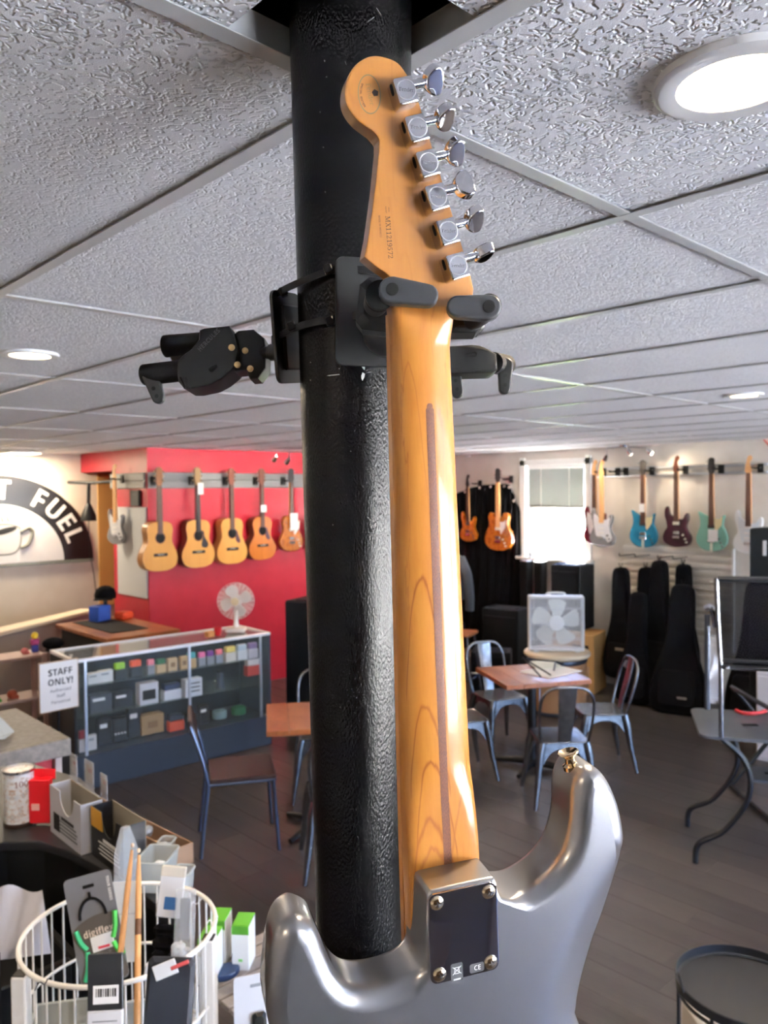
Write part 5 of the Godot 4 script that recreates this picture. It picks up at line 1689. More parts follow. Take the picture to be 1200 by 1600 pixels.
func counter_side():
	sign_and_wall()
	display_case()
	var k: MB
	# desk fan on the case
	var f := thing("desk_fan", "white round desk fan standing on the glass display case", "fan", V(3.80, 0.985, -5.92), -0.75)
	var wm := mat("fan white", Color("e6ddd2"), 0.4)
	block(V(0, 0.02, 0), V(0.17, 0.04, 0.14), "base", wm, f, 0.012)
	k = MB.new()
	k.lathe([Vector2(0.03, 0.035), Vector2(0.02, 0.09), Vector2(0.018, 0.16), Vector2(0.022, 0.19)], Transform3D.IDENTITY, 16)
	part(k, "stem", wm, f)
	k = MB.new()
	k.lathe([Vector2(0.03, -0.1), Vector2(0.05, -0.06), Vector2(0.05, 0.0)], Transform3D(Basis(Vector3.RIGHT, PI / 2), V(0, 0.27, 0)), 20)
	part(k, "motor", wm, f)
	for side in [-0.045, 0.045]:
		k = MB.new()
		for r in 9:
			var path := []
			var rr := 0.035 + r * 0.0155
			for i in 36: path.append(V(cos(TAU * i / 36) * rr, 0.27 + sin(TAU * i / 36) * rr, side * (1.0 - 0.75 * pow(rr / 0.16, 3.0))))
			k.tube(path, 0.0016, 4, true)
		for i in 24:
			var a := TAU * i / 24
			k.tube([V(cos(a) * 0.03, 0.27 + sin(a) * 0.03, side), V(cos(a) * 0.1, 0.27 + sin(a) * 0.1, side * 0.82), V(cos(a) * 0.16, 0.27 + sin(a) * 0.16, side * 0.25)], 0.0014, 4)
		part(k, "cage", wm, f)
	k = MB.new()
	k.lathe([Vector2(0.036, 0), Vector2(0.034, 0.006), Vector2(0.015, 0.009)], Transform3D(Basis(Vector3.RIGHT, PI / 2), V(0, 0.27, 0.045)), 24)
	part(k, "hub_cap", hexm("d9c49a", 0.4), f)
	var bm := mat("fan blade pale", Color(0.86, 0.82, 0.78), 0.4, 0.0, {"backlight_enabled": true, "backlight": Color(0.4, 0.38, 0.36)})
	for i in 4:
		k = MB.new()
		k.prism(spline([Vector2(0.015, -0.012), Vector2(0.07, -0.055), Vector2(0.125, -0.05), Vector2(0.142, 0.01), Vector2(0.11, 0.055), Vector2(0.05, 0.03), Vector2(0.015, 0.012)], 3), -0.0015, 0.0015, Transform3D(Basis(Vector3.BACK, i * TAU / 4 + 0.4) * Basis(Vector3.RIGHT, 0.3), V(0, 0.27, 0)))
		part(k, "blade", bm, f)
	var m := W()
	m.cbox(V(3.50, 1.01, -5.86), V(0.07, 0.05, 0.06), 0.006)
	solo(m, "wooden_box", hexm("b5793a", 0.5), "small wooden box on the display case beside the red cup", "box", "", 0)
	m = W()
	m.lathe([Vector2(0.02, 0.985), Vector2(0.028, 1.0), Vector2(0.036, 1.06), Vector2(0.033, 1.06), Vector2(0.02, 1.0)], Transform3D(Basis.IDENTITY, V(3.585, 0, -5.87)), 18)
	solo(m, "red_cup", hexm("b8121f", 0.35), "small red cup on the display case beside the desk fan", "cup")
	speaker("tall black speaker standing on the floor past the end of the display case", V(4.52, 0, -5.72), 0.35, V(0.40, 1.22, 0.40))
	# wooden topped counter
	var c := thing("shop_counter", "black counter with a wooden top and a black mat behind the display case", "counter", V(3.28, 0, -7.17))
	block(V(0, 0.455, 0), V(0.62, 0.91, 1.08), "body", mat("counter black", Color("1a1715"), 0.6), c, 0.006)
	block(V(0, 0.93, 0), V(0.70, 0.04, 1.16), "top", mats["table wood"], c, 0.005)
	for i in 2: block(V(-0.312, 0.6 - i * 0.3, 0.25), V(0.006, 0.24, 0.44), "drawer", mats["counter black"], c, 0.003)
	block(V(-0.32, 0.62, 0.25), V(0.02, 0.012, 0.1), "handle", mats["brushed alu"], c, 0.003)
	m = W()
	m.cbox(V(3.25, 0.9535, -7.25), V(0.36, 0.006, 0.86), 0.002)
	solo(m, "counter_mat", mats["black rubber"], "black rubber mat on the wooden counter top", "mat", "", 0)
	m = W()
	m.cbox(V(3.30, 1.03, -7.58), V(0.17, 0.15, 0.13), 0.006, Basis(Vector3.UP, 0.4))
	solo(m, "blue_box", hexm("2450a8", 0.5), "small blue box on the wooden counter under the black cap", "box", "", 0)
	var cap := thing("baseball_hat", "black cap with a brim propped behind the blue box", "cap", V(3.42, 0.952, -7.72))
	rod(V(0, 0, 0), V(0, 0.22, 0), 0.02, "post", mats["black plastic"], cap)
	k = MB.new()
	k.lathe([Vector2(0.105, 0.2), Vector2(0.108, 0.24), Vector2(0.09, 0.29), Vector2(0.05, 0.32), Vector2(0, 0.33)], Transform3D.IDENTITY, 22)
	part(k, "crown", mats["black cloth"], cap)
	block(V(-0.06, 0.205, 0.09), V(0.18, 0.012, 0.13), "brim", mats["black cloth"], cap, 0.005, Basis(Vector3.UP, -0.5))
	m = W()
	m.cbox(V(3.52, 0.99, -7.52), V(0.14, 0.075, 0.16), 0.02, Basis(Vector3.UP, 0.3))
	solo(m, "orange_pouch", hexm("d8481f", 0.6), "small orange pouch on the wooden counter beside the blue box", "pouch", "", 0)
	# half wall with a pale ledge
	var hw := thing("ledge_partition", "low partition with a pale wooden ledge under the half round sign", "partition", V(2.35, 0, -7.62), 0.555)
	block(V(0.0, 0.455, -0.12), V(3.0, 0.91, 0.10), "panel", hexm("b8aba0", 0.7), hw, 0.003)
	block(V(0.0, 0.93, -0.1), V(3.0, 0.04, 0.2), "ledge", hexm("d9c8ac", 0.5), hw, 0.006)
	# open shelf with toys
	var sf := thing("open_shelf", "small pinkish wooden open shelf beside the display case", "shelf", V(2.08, 0, -6.72))
	var pk := mat("pink wood", Color("a48880"), 0.6)
	for y in [0.03, 0.28, 0.55, 0.89]: block(V(0, y, 0), V(0.66, 0.025, 0.28), "board", pk, sf, 0.003)
	for q in [[-1, 1], [1, 1], [-1, -1], [1, -1]]: block(V(q[0] * 0.32, 0.455, q[1] * 0.13), V(0.035, 0.91, 0.03), "post", pk, sf, 0.003)
	for q in [[V(2.02, 0.563, -6.66), V(0.11, 0.05, 0.08), "3f9a3c", "green toy on the middle board of the pinkish shelf"], [V(2.17, 0.563, -6.68), V(0.08, 0.07, 0.08), "a1482c", "rust red toy on the middle board of the pinkish shelf"], [V(2.12, 0.293, -6.68), V(0.16, 0.09, 0.12), "8a5a3c", "brown bag on the lower board of the pinkish shelf"], [V(2.28, 0.903, -6.70), V(0.06, 0.05, 0.06), "c06a6a", "small pink figure on top of the pinkish shelf"]]:
		m = W()
		m.ball(q[0] + V(0, q[1].y * 0.5, 0), q[1] * 0.5, 12, 8)
		m.cbox(q[0] + V(0.01, q[1].y * 0.2, 0), V(q[1].x * 0.8, q[1].y * 0.4, q[1].z), 0.005)
		solo(m, "toy", hexm(q[2], 0.6), q[3], "toy", "toys on the open shelf")
	var toy := thing("toy_figure", "small toy figure with yellow head on top of the pinkish shelf", "toy", V(2.37, 0.903, -6.72), 0, "toys on the open shelf")
	block(V(0, 0.03, 0), V(0.05, 0.06, 0.04), "legs", hexm("343a8c", 0.6), toy, 0.006)
	block(V(0, 0.085, 0), V(0.065, 0.05, 0.045), "shirt", hexm("a33a6a", 0.6), toy, 0.008)
	k = MB.new()
	k.ball(V(0, 0.135, 0), V(0.028, 0.03, 0.028))
	part(k, "head", hexm("d8b42a", 0.6), toy)
	m = W()
	m.ball(V(2.52, 0.955, -6.72), V(0.09, 0.05, 0.08), 16, 10)
	m.cbox(V(2.50, 0.916, -6.62), V(0.13, 0.016, 0.12), 0.005)
	solo(m, "knit_hat", mats["black cloth"], "black hat lying on the end of the pinkish shelf", "hat")
	# grey counter with red front
	var gc := thing("service_counter", "grey topped counter with a red front panel", "counter", V(0.85, 0, -4.45))
	block(V(0, 0.905, 0), V(1.5, 0.09, 0.80), "top", tri_mat("grey laminate", noise_tex(256, 256, 0.03, [[0, "6f6a66"], [1, "8c8680"]], 81), V(3, 3, 3), 0.55), gc, 0.006)
	block(V(-0.02, 0.43, -0.02), V(1.40, 0.86, 0.70), "red_panel", mats["red paint"], gc, 0.004)
	block(V(0.70, 0.43, 0.34), V(0.035, 0.86, 0.035), "corner_strip", hexm("b8a8a4", 0.5), gc, 0.003)
	k = W()
	k.loft([ring4(V(1.22, 0.97, -4.3), 0.34, 0.2), ring4(V(1.2, 1.1, -4.32), 0.24, 0.16), ring4(V(1.18, 1.2, -4.33), 0.06, 0.05)])
	solo(k, "plastic_bag", mats["frosted plastic"], "crumpled clear plastic bag on the grey counter", "bag", "", 20)

func ring4(c: Vector3, w: float, d: float) -> PackedVector3Array:
	var r := PackedVector3Array()
	for k in 10:
		var a := -TAU * k / 10
		var q := 1.0 + 0.15 * sin(k * 2.4 + c.y * 9.0)
		r.append(c + V(cos(a) * w / 2 * q, 0.015 * sin(k * 1.9), sin(a) * d / 2 * q))
	return r

func sign_and_wall():
	# half round sign
	var zc := -9.29
	var right := on_z(145, 873, zc); var top := on_z(0, 747, zc)
	var cx := right.x - 1.07; var cy := right.y
	var o := thing("wall_sign", "half round black and white sign with a coffee mug and white lettering", "sign", V(cx, cy, zc))
	var R := 1.07
	var half := PackedVector2Array()
	for k in 49: half.append(Vector2(cos(PI * k / 48) * R, sin(PI * k / 48) * R * 0.93))
	flat_part(half, 0, 0.02, "board", mat("sign black", Color("14110f"), 0.3), o)
	var inner := PackedVector2Array()
	for k in 49: inner.append(Vector2(cos(PI * k / 48) * 0.72, 0.012 + sin(PI * k / 48) * 0.66))
	flat_part(inner, 0.02, 0.023, "white_field", hexm("d5d3d0", 0.4), o)
	block(V(0, -0.012, 0.015), V(R * 2, 0.03, 0.035), "bottom_edge", hexm("6f7268", 0.5), o, 0.003)
	var white := hexm("dedad6", 0.5)
	var s := "TILT FUEL"
	var ang := {"T": 91.0, "F": 66.0, "U": 52.5, "E": 39.0, "L": 27.0}
	for q in [["T", 86.0], ["F", 60.0], ["U", 46.0], ["E", 33.0], ["L", 21.0]]:
		var a := deg_to_rad(q[1])
		words(q[0], 0.215, white, o, Transform3D(Basis(Vector3.BACK, a - PI / 2), V(cos(a) * 0.895, sin(a) * 0.83, 0.024)), "lettering", false, true, false, 0.004)
	# mug in black outline
	var mx := on_z(52, 830, zc).x - cx
	var c0 := Vector2(mx - 0.33, 0.09)
	var cup := spline([c0 + Vector2(-0.19, 0.30), c0 + Vector2(-0.185, 0.12), c0 + Vector2(-0.12, 0.03), c0 + Vector2(0, 0.01), c0 + Vector2(0.12, 0.03), c0 + Vector2(0.185, 0.12), c0 + Vector2(0.19, 0.30), c0 + Vector2(0.10, 0.355), c0 + Vector2(0, 0.365), c0 + Vector2(-0.10, 0.355)], 5)
	flat_part(cup, 0.023, 0.0245, "mug_outline", hexm("6a6a62", 0.5), o)
	flat_part(shrink(cup, 0.016), 0.0245, 0.026, "mug", hexm("c9c7c2", 0.5), o)
	var cof := PackedVector2Array()
	for k in 24: cof.append(c0 + Vector2(0.02, 0.285) + Vector2(cos(TAU * k / 24) * 0.125, sin(TAU * k / 24) * 0.034 + cos(TAU * k / 24) * 0.03))
	flat_part(cof, 0.026, 0.0275, "coffee", mats["ink"], o)
	var k := MB.new()
	k.tube(spline3([V(c0.x + 0.18, c0.y + 0.27, 0.026), V(c0.x + 0.27, c0.y + 0.31, 0.026), V(c0.x + 0.31, c0.y + 0.25, 0.026), V(c0.x + 0.26, c0.y + 0.13, 0.026), V(c0.x + 0.18, c0.y + 0.09, 0.026)], 5), 0.022, 6)
	part(k, "mug_handle", hexm("7c7c74", 0.5), o)
	for x in [-0.06, 0.0, 0.06]:
		k = MB.new()
		k.tube(spline3([V(c0.x + x, c0.y + 0.39, 0.025), V(c0.x + x - 0.02, c0.y + 0.45, 0.025), V(c0.x + x, c0.y + 0.52, 0.025)], 4), 0.006, 5)
		part(k, "steam", hexm("6a6a62", 0.5), o)
	# pale pine board beyond the sign
	var m := W()
	m.cbox(V(4.25, 1.65, -9.285), V(0.42, 1.6, 0.02), 0.003)
	solo(m, "pine_board", hexm("c79a5a", 0.55), "pale pine board on the wall beside the red wall's end", "board", "", 0)
	# headphones hung on a boom with a cable
	var h := thing("desk_lamp_arm", "black boom arm with hanging shade and cable at the red wall's end", "lamp arm", V(3.83, 2.28, -8.7))
	k = MB.new()
	k.tube([V(0.035, 0.06, 0.28), V(-0.1, 0.05, -0.1), V(-0.22, 0.06, -0.38)], 0.018, 8)
	part(k, "arm", mats["black plastic"], h)
	rod(V(-0.1, 0.05, -0.1), V(-0.1, -0.2, -0.12), 0.02, "drop", mats["black plastic"], h)
	k = MB.new()
	k.lathe([Vector2(0.085, -0.38), Vector2(0.08, -0.32), Vector2(0.04, -0.22), Vector2(0.02, -0.18)], X(V(-0.1, 0, -0.12)), 18)
	part(k, "shade", mats["black plastic"], h)
	k = MB.new()
	k.tube(spline3([V(-0.1, -0.36, -0.12), V(-0.09, -0.7, -0.14), V(-0.06, -1.0, -0.1), V(-0.05, -1.3, -0.06)], 4), 0.005, 5)
	part(k, "cable", mats["black plastic"], h)
	# dark round thing behind the silver guitar and the white board
	m = W()
	m.cbox(V(3.842, 1.585, -7.99), V(0.016, 0.95, 0.68), 0.003)
	solo(m, "white_board", hexm("b9bcbd", 0.35), "grey white board on the end face of the red wall", "board", "", 0)
	m = W()
	m.cbox(V(3.835, 2.155, -7.87), V(0.03, 0.17, 0.2), 0.008)
	solo(m, "picture_record", mats["black satin"], "small dark square picture above the grey white board", "picture", "", 0)

func display_case():
	var a := V(2.307, 0, -5.782); var b := V(4.006, 0, -5.697)
	case_x = Transform3D(Basis(Vector3.UP, -atan2(b.z - a.z, b.x - a.x)), a)
	var o := thing("display_case", "long glass fronted display case with a slate blue base", "display case")
	o.transform = case_x
	var L := (b - a).length(); var D := 0.52; var Ht := 0.97
	var slate := mat("slate blue", Color("39424f"), 0.5); var blk: Material = mats["counter black"] if mats.has("counter black") else mat("counter black", Color("1a1715"), 0.6)
	var alu: Material = mats["brushed alu"]
	block(V(L / 2, 0.128, -D / 2), V(L, 0.256, D), "base", slate, o, 0.004)
	block(V(0.012, 0.61, -D / 2), V(0.02, 0.71, D), "end_panel", blk, o, 0.002)
	block(V(L - 0.012, 0.61, -D / 2), V(0.02, 0.71, D), "end_panel", slate, o, 0.002)
	block(V(L / 2, 0.61, -D + 0.012), V(L - 0.05, 0.71, 0.02), "back_panel", mat("case inside", Color("0c0f14"), 0.6), o, 0.002)
	for q in [["edge_strip", V(L / 2, Ht, -0.008), V(L, 0.026, 0.024)], ["edge_strip", V(L / 2, Ht, -D + 0.012), V(L, 0.026, 0.024)], ["edge_strip", V(0.012, Ht, -D / 2), V(0.024, 0.026, D)], ["edge_strip", V(L - 0.012, Ht, -D / 2), V(0.024, 0.026, D)]]: block(q[1], q[2], q[0], mat("case edge", Color("e3e2e4"), 0.35, 0.2), o, 0.003)
	for x in [0.09, 0.93, 1.60]: block(V(x, 0.61, -0.006), V(0.022, 0.71, 0.014), "post", alu, o, 0.002)
	for y in [0.52, 0.75]: block(V(L / 2, y, -D / 2 - 0.03), V(L - 0.06, 0.006, D - 0.12), "shelf", mat("shelf glass", Color(0.75, 0.9, 0.85, 0.12), 0.02, 0.0, {"transparency": BaseMaterial3D.TRANSPARENCY_ALPHA}), o, 0.001)
	block(V(L / 2, 0.61, -0.003), V(L - 0.02, 0.70, 0.004), "front_glass", mats["case glass"], o, 0.0)
	block(V(L / 2, Ht + 0.004, -D / 2), V(L - 0.04, 0.005, D - 0.04), "top_glass", mat("top glass", Color(0.9, 0.95, 0.95, 0.12), 0.02, 0.0, {"transparency": BaseMaterial3D.TRANSPARENCY_ALPHA}), o, 0.0)
	# stock: [centre px, width px, height px, shelf height, behind glass, box colour, cap colour, label]
	var stock := [[147, 20, 17, 0.753, 0.12, "dfe2df", "", "white labelled box first from the staff sign, top shelf"], [166, 21, 18, 0.753, 0.12, "e4e7e4", "", "white labelled box second from the staff sign, top shelf"], [188, 17, 26, 0.753, 0.13, "26282b", "9bd320", "black box with lime green top"], [213, 18, 26, 0.753, 0.13, "26282b", "e35318", "black box with bright orange top"], [236, 12, 24, 0.753, 0.12, "8f9296", "e07a86", "grey jar with pink lid"], [252, 15, 22, 0.753, 0.12, "c9ab7a", "1f6b35", "tan box with dark green cap"], [270, 15, 20, 0.753, 0.12, "cdb083", "", "tan box without a cap, top shelf"], [288, 13, 20, 0.753, 0.12, "caa976", "", "tan box behind the middle post"], [300, 14, 24, 0.753, 0.12, "c4a373", "58b3b3", "tan box with turquoise cap"], [316, 12, 22, 0.753, 0.12, "8c9096", "e06a9a", "grey jar with hot pink lid"], [329, 12, 22, 0.753, 0.12, "8c9096", "8a3aa0", "grey jar with purple lid"], [343, 12, 22, 0.753, 0.12, "8c9096", "e0707c", "grey jar with coral lid"], [361, 18, 24, 0.753, 0.11, "ded9cc", "e0cc6a", "cream box with yellow top"], [379, 17, 24, 0.753, 0.11, "d5dadd", "b9cdd8", "white box with pale blue top"], [396, 16, 24, 0.753, 0.11, "d9d6dc", "9d86b5", "white box with lavender top"], [157, 34, 28, 0.523, 0.14, "4a5058", "", "dark grey practice amplifier box, middle shelf"], [191, 28, 24, 0.523, 0.16, "1d1f22", "", "black pedal box beside the practice amplifier"], [232, 30, 34, 0.523, 0.10, "d0d2d6", "", "white and black boxed pedal with window"], [269, 28, 25, 0.523, 0.11, "dfe6ee", "2c3f66", "white card in front of a dark blue box"], [302, 28, 28, 0.523, 0.08, "dbe1e6", "", "white printed notice inside the case"], [345, 14, 26, 0.523, 0.16, "3a4152", "", "slate cone shaped stand in the case"], [397, 24, 26, 0.60, 0.10, "c0392e", "e3dfdb", "red and white boxed accessory"], [128, 13, 34, 0.262, 0.08, "d9d9dc", "a32a3c", "white and maroon packet at the case's left end"], [142, 14, 24, 0.262, 0.08, "d6d6d2", "", "white packet beside the maroon one"], [162, 20, 40, 0.262, 0.16, "22242a", "", "black amplifier head on the case floor"], [186, 22, 38, 0.262, 0.14, "1b1c22", "", "black pedal with a row of pale knobs"], [209, 20, 46, 0.262, 0.18, "20232a", "", "black upright pedal box with a white sticker"], [237, 36, 30, 0.262, 0.16, "a98a5c", "", "tan carton on the case floor"], [275, 24, 26, 0.262, 0.10, "d9502f", "2c3344", "orange box with a dark lid on the case floor"], [318, 16, 28, 0.262, 0.14, "2b2a2a", "", "black packet with a green and white label"], [344, 22, 14, 0.262, 0.16, "7fa0a4", "", "pale teal coil on the case floor"], [374, 22, 14, 0.262, 0.16, "2f7a4e", "", "green coil on the case floor"]]
	for q in stock:
		var p := in_case(q[0], 1040 + (118 - q[0]) * 0.16, q[4])
		var dep: float = -(CB.inverse() * (case_x * V(p.x, q[3], -q[4]) - EYE)).z
		var w: float = q[1] * dep / F * 1.03; var h: float = q[2] * dep / F
		var t := thing("boxed_stock", q[7] + (" in the display case" if not "case" in q[7] else ""), "box", case_x * V(p.x, q[3], -q[4] - w * 0.25), -atan2(b.z - a.z, b.x - a.x) + 0.0, "stock in the display case")
		var bm := hexm(q[5], 0.55)
		if q[6] != "":
			block(V(0, h * 0.3, 0), V(w, h * 0.6, w * 0.5), "box", bm, t, 0.003)
			block(V(0, h * 0.8, 0), V(w * 0.9, h * 0.38, w * 0.45), "lid", hexm(q[6], 0.45), t, 0.006)
		elif "coil" in q[7]:
			var k := MB.new()
			for j in 4:
				var path := []
				for i in 20: path.append(V(cos(TAU * i / 20) * w * 0.45, h * (0.15 + 0.2 * j), sin(TAU * i / 20) * w * 0.4))
				k.tube(path, h * 0.12, 6, true)
			part(k, "cable", bm, t)
			block(V(0, h * 0.05, 0), V(w * 0.5, h * 0.1, w * 0.4), "card", bm, t, 0.001)
		elif "cone" in q[7]:
			var k := MB.new()
			k.lathe([Vector2(w * 0.5, 0), Vector2(w * 0.46, h * 0.1), Vector2(w * 0.3, h)], Transform3D.IDENTITY, 16)
			part(k, "cone", bm, t)
			k = MB.new()
			k.lathe([Vector2(w * 0.3, h), Vector2(w * 0.36, h * 1.04), Vector2(w * 0.3, h * 1.1)], Transform3D.IDENTITY, 16)
			part(k, "rim", mats["black rubber"], t)
		else:
			block(V(0, h * 0.5, 0), V(w, h, w * 0.5), "box", bm, t, 0.003)
			var lab := "e9e9e6"
			if q[5].begins_with("d") or q[5].begins_with("e"): lab = "9aa0a4"
			if "knobs" in q[7]:
				for j in 4:
					var k := MB.new()
					k.lathe([Vector2(0.009, 0), Vector2(0.007, 0.008)], Transform3D(Basis(Vector3.RIGHT, PI / 2), V((j - 1.5) * w * 0.22, h * 0.35, w * 0.25)), 10)
					part(k, "knob", hexm("d8d8d8", 0.4), t)
			elif "window" in q[7]: block(V(0.0, h * 0.45, w * 0.251), V(w * 0.7, h * 0.45, 0.003), "window_print", mats["ink"], t, 0.0005)
			elif "notice" in q[7]:
				for j in 3: block(V(0, h * (0.75 - j * 0.22), w * 0.251), V(w * 0.7, h * 0.07, 0.002), "printed_line", mats["ink"], t, 0.0003)
			elif "orange" in q[7] or "tan" in q[7]: block(V(0, h * 0.5, w * 0.251), V(w * 0.45, h * 0.35, 0.002), "label", hexm("8a6a40", 0.6), t, 0.0003)
			else: block(V(-w * 0.1, h * 0.72, w * 0.251), V(w * 0.55, h * 0.16, 0.002), "label", hexm(lab, 0.6), t, 0.0003)
	# paper sign
	var sg := thing("staff_sign", "white framed paper sign reading STAFF ONLY at the end of the display case", "sign", on_z(93, 1106, -5.70), 0.02)
	var tr := Transform3D(Basis.IDENTITY, V(0, 0.16, 0))
	block(V(0, 0.16, -0.004), V(0.285, 0.36, 0.008), "frame", hexm("a98c6c", 0.5), sg, 0.002)
	block(V(0, 0.16, 0.001), V(0.27, 0.345, 0.004), "sheet", mats["paper"], sg, 0.0005)
	rod(V(0.0, -0.02, -0.02), V(0.0, -0.68, -0.03), 0.012, "stand", mats["black plastic"], sg)
	words("STAFF", 0.045, mats["ink"], sg, Transform3D(Basis.IDENTITY, V(0.01, 0.26, 0.0035)), "lettering", false, true)
	words("ONLY!", 0.045, mats["ink"], sg, Transform3D(Basis.IDENTITY, V(0.01, 0.19, 0.0035)), "lettering", false, true)
	var y := 0.13
	for s in ["Authorized", "Staff", "Personnel"]:
		words(s, 0.022, hexm("5a5a5c", 0.7), sg, Transform3D(Basis.IDENTITY, V(0.01, y, 0.0035)))
		y -= 0.042

# ---------- stock in the front left ----------
func card(m: MB, at: Vector3, w: float, h: float, th: float, b: Basis): m.cbox(at, V(w, h, th), minf(0.001, th * 0.4), b)

func front_left():
	var face := CB * Basis(Vector3.RIGHT, 0.0)
	# black curved counter
	var o := thing("black_counter", "black counter with a curved edge carrying tins and pedal boxes", "counter", V(0.95, 0, -3.1))
	var top := PackedVector2Array()
	for q in [[1.25, 2.22], [1.32, 2.75], [1.40, 3.45], [1.30, 3.85], [0.5, 3.85], [0.5, 3.02], [0.80, 3.03], [0.94, 3.0], [1.03, 2.92], [1.075, 2.78], [1.10, 2.6], [1.12, 2.44], [1.125, 2.22]]: top.append(Vector2(q[0] - 0.95, q[1] - 3.1))
	var k := MB.new()
	k.prism(top, 0, 0.035, Transform3D(Basis(Vector3.RIGHT, -PI / 2), V(0, 0.915, 0)), 0.006, 2)
	part(k, "top", mat("counter top black", Color("232326"), 0.42), o)
	var bodyp := PackedVector2Array()
	for p in shrink(top, 0.03): bodyp.append(p)
	k = MB.new()
	k.prism(bodyp, 0, 0.87, Transform3D(Basis(Vector3.RIGHT, -PI / 2), V(0, 0.05, 0)))
	part(k, "body", mats["black satin"], o, "", 30)
	# black crate in the bend with two brown cartons
	o = thing("black_crate", "open black crate in the bend of the black counter", "crate", V(0.58, 0, -2.68))
	for q in [[V(0, 0.3, 0), V(0.8, 0.6, 0.5), "base"], [V(-0.385, 0.68, 0), V(0.03, 0.16, 0.5), "wall"], [V(0.385, 0.68, 0), V(0.03, 0.16, 0.5), "wall"], [V(0, 0.68, 0.235), V(0.74, 0.16, 0.03), "wall"], [V(0, 0.68, -0.235), V(0.74, 0.16, 0.03), "wall"]]: block(q[0], q[1], q[2], mats["black rubber"], o, 0.006)
	for q in [[13, 1358, 0.11, 0.62, "small brown carton in the black crate, beside the white cloth"], [48, 1378, 0.08, 0.62, "smaller brown carton in the black crate, toward the cable card"]]:
		var p := on_y(q[0], q[1] + 8, 0.66)
		var m := W()
		m.cbox(V(p.x, 0.635, p.z), V(q[2], 0.07, q[2]), 0.003, Basis(Vector3.UP, 0.5))
		solo(m, "small_carton", hexm("8a6f57", 0.8), q[4], "carton", "cartons in the black crate", 0)
	# white cloth draped on the crate's near wall
	var cl := W()
	var pts := []
	for i in 15:
		var col := []
		for j in 11:
			var u := i / 14.0; var v := j / 10.0
			var px := lerpf(-40, lerpf(66, 80, v), u); var py := lerpf(1388 + 6 * sin(u * 9.0), lerpf(1505, 1490, u), v)
			col.append(K(px, py, 2.22 - 0.04 * v + 0.018 * sin(u * 11.0 + v * 3.0)))
		pts.append(col)
	for i in 14:
		for j in 10:
			cl.quad(pts[i][j], pts[i][j + 1], pts[i + 1][j + 1], pts[i + 1][j])
			var d := ray(40, 1450) * 0.004
			cl.quad(pts[i][j] + d, pts[i + 1][j] + d, pts[i + 1][j + 1] + d, pts[i][j + 1] + d)
	solo(cl, "white_cloth", hexm("dcdbe2", 0.9), "white cloth draped beside the wire basket", "cloth", "", 80)
	var hold := W()
	hold.cbox(V(0.55, 0.5, -2.28), V(0.28, 1.0, 0.08), 0.01, Basis(Vector3.UP, -0.75))
	solo(hold, "black_bin", mats["black satin"], "tall black bin under the white cloth", "bin", "", 0)
	# tin
	var tp := on_y(31, 1286, 0.95)
	var t := thing("coffee_tin", "tall white printed tin on the black counter", "tin", tp)
	k = MB.new()
	k.lathe([Vector2(0.054, 0.0), Vector2(0.055, 0.02), Vector2(0.055, 0.205)], Transform3D.IDENTITY, 32)
	part(k, "wall", tri_mat("tin print", noise_tex(256, 256, 0.022, [[0, "d9dde0"], [0.55, "dfe0dd"], [0.62, "b0876a"], [0.72, "c9c6c2"], [1, "9aa7b5"]], 91), V(6, 6, 6), 0.35), t)
	k = MB.new()
	k.lathe([Vector2(0.055, 0.2), Vector2(0.058, 0.203), Vector2(0.058, 0.212), Vector2(0.053, 0.212), Vector2(0.052, 0.2), Vector2(0.0, 0.199)], Transform3D.IDENTITY, 32, false)
	part(k, "rim", mats["chrome"], t)
	k = MB.new()
	k.lathe([Vector2(0.0555, 0.0), Vector2(0.0565, 0.004), Vector2(0.0565, 0.012), Vector2(0.0555, 0.016)], Transform3D.IDENTITY, 32, false)
	part(k, "foot_rim", hexm("3a2a24", 0.4), t)
	words("100", 0.022, hexm("7a3a30", 0.5), t, Transform3D(Basis(Vector3.UP, -0.18), V(0.0, 0.165, 0.0)) * Transform3D(Basis.IDENTITY, V(0, 0, 0.0552)), "lettering", true)
	# glass jar behind
	var m := W()
	m.lathe([Vector2(0.04, 0.952), Vector2(0.045, 0.97), Vector2(0.045, 1.05), Vector2(0.032, 1.08), Vector2(0.034, 1.1)], Transform3D(Basis.IDENTITY, V(0.88, 0, -3.13)), 20, false)
	solo(m, "glass_jar", mats["clear plastic"], "small clear jar beside the printed tin", "jar")
	# red box
	var rb := thing("red_box", "bright red box standing beside the printed tin", "box", V(1.09, 0.951, -3.07), -0.76)
	block(V(0, 0.09, 0), V(0.085, 0.165, 0.035), "carton", hexm("d0101c", 0.4), rb, 0.002)
	block(V(0.012, 0.185, -0.016), V(0.085, 0.04, 0.002), "raised_flap", hexm("c40e1a", 0.4), rb, 0.0003)
	block(V(-0.01, 0.07, 0.0185), V(0.03, 0.025, 0.002), "pale_mark", hexm("e9b0a8", 0.5), rb, 0.0003)
	# pedal boxes: die cut cards
	var white := hexm("c3c4c9", 0.6)
	for q in [[190, 1335, 0.54, 0.28, 0.175, "b9bbc2", "2a2b30", "white printed display carton with a round finger notch on the black counter", 146, 1316, V(1.14, 0.951, -2.835)], [0, 0, 0, 0.25, 0.17, "17171a", "c8921f", "black display carton with a gold top and a round finger notch on the black counter", 205, 1352, V(1.17, 0.951, -2.555)]]:
		var at: Vector3 = q[10]
		var bx := thing("display_carton", q[7], "carton", at, -PI / 2, "display cartons on the black counter")
		var w: float = q[3]; var h: float = q[4]
		var fr := PackedVector2Array([Vector2(-w / 2, 0), Vector2(w / 2, 0), Vector2(w / 2, h)])
		for i in 13:
			var a := PI * i / 12.0
			fr.append(Vector2(w * 0.06 + cos(a) * w * 0.22, h - sin(a) * h * 0.42))
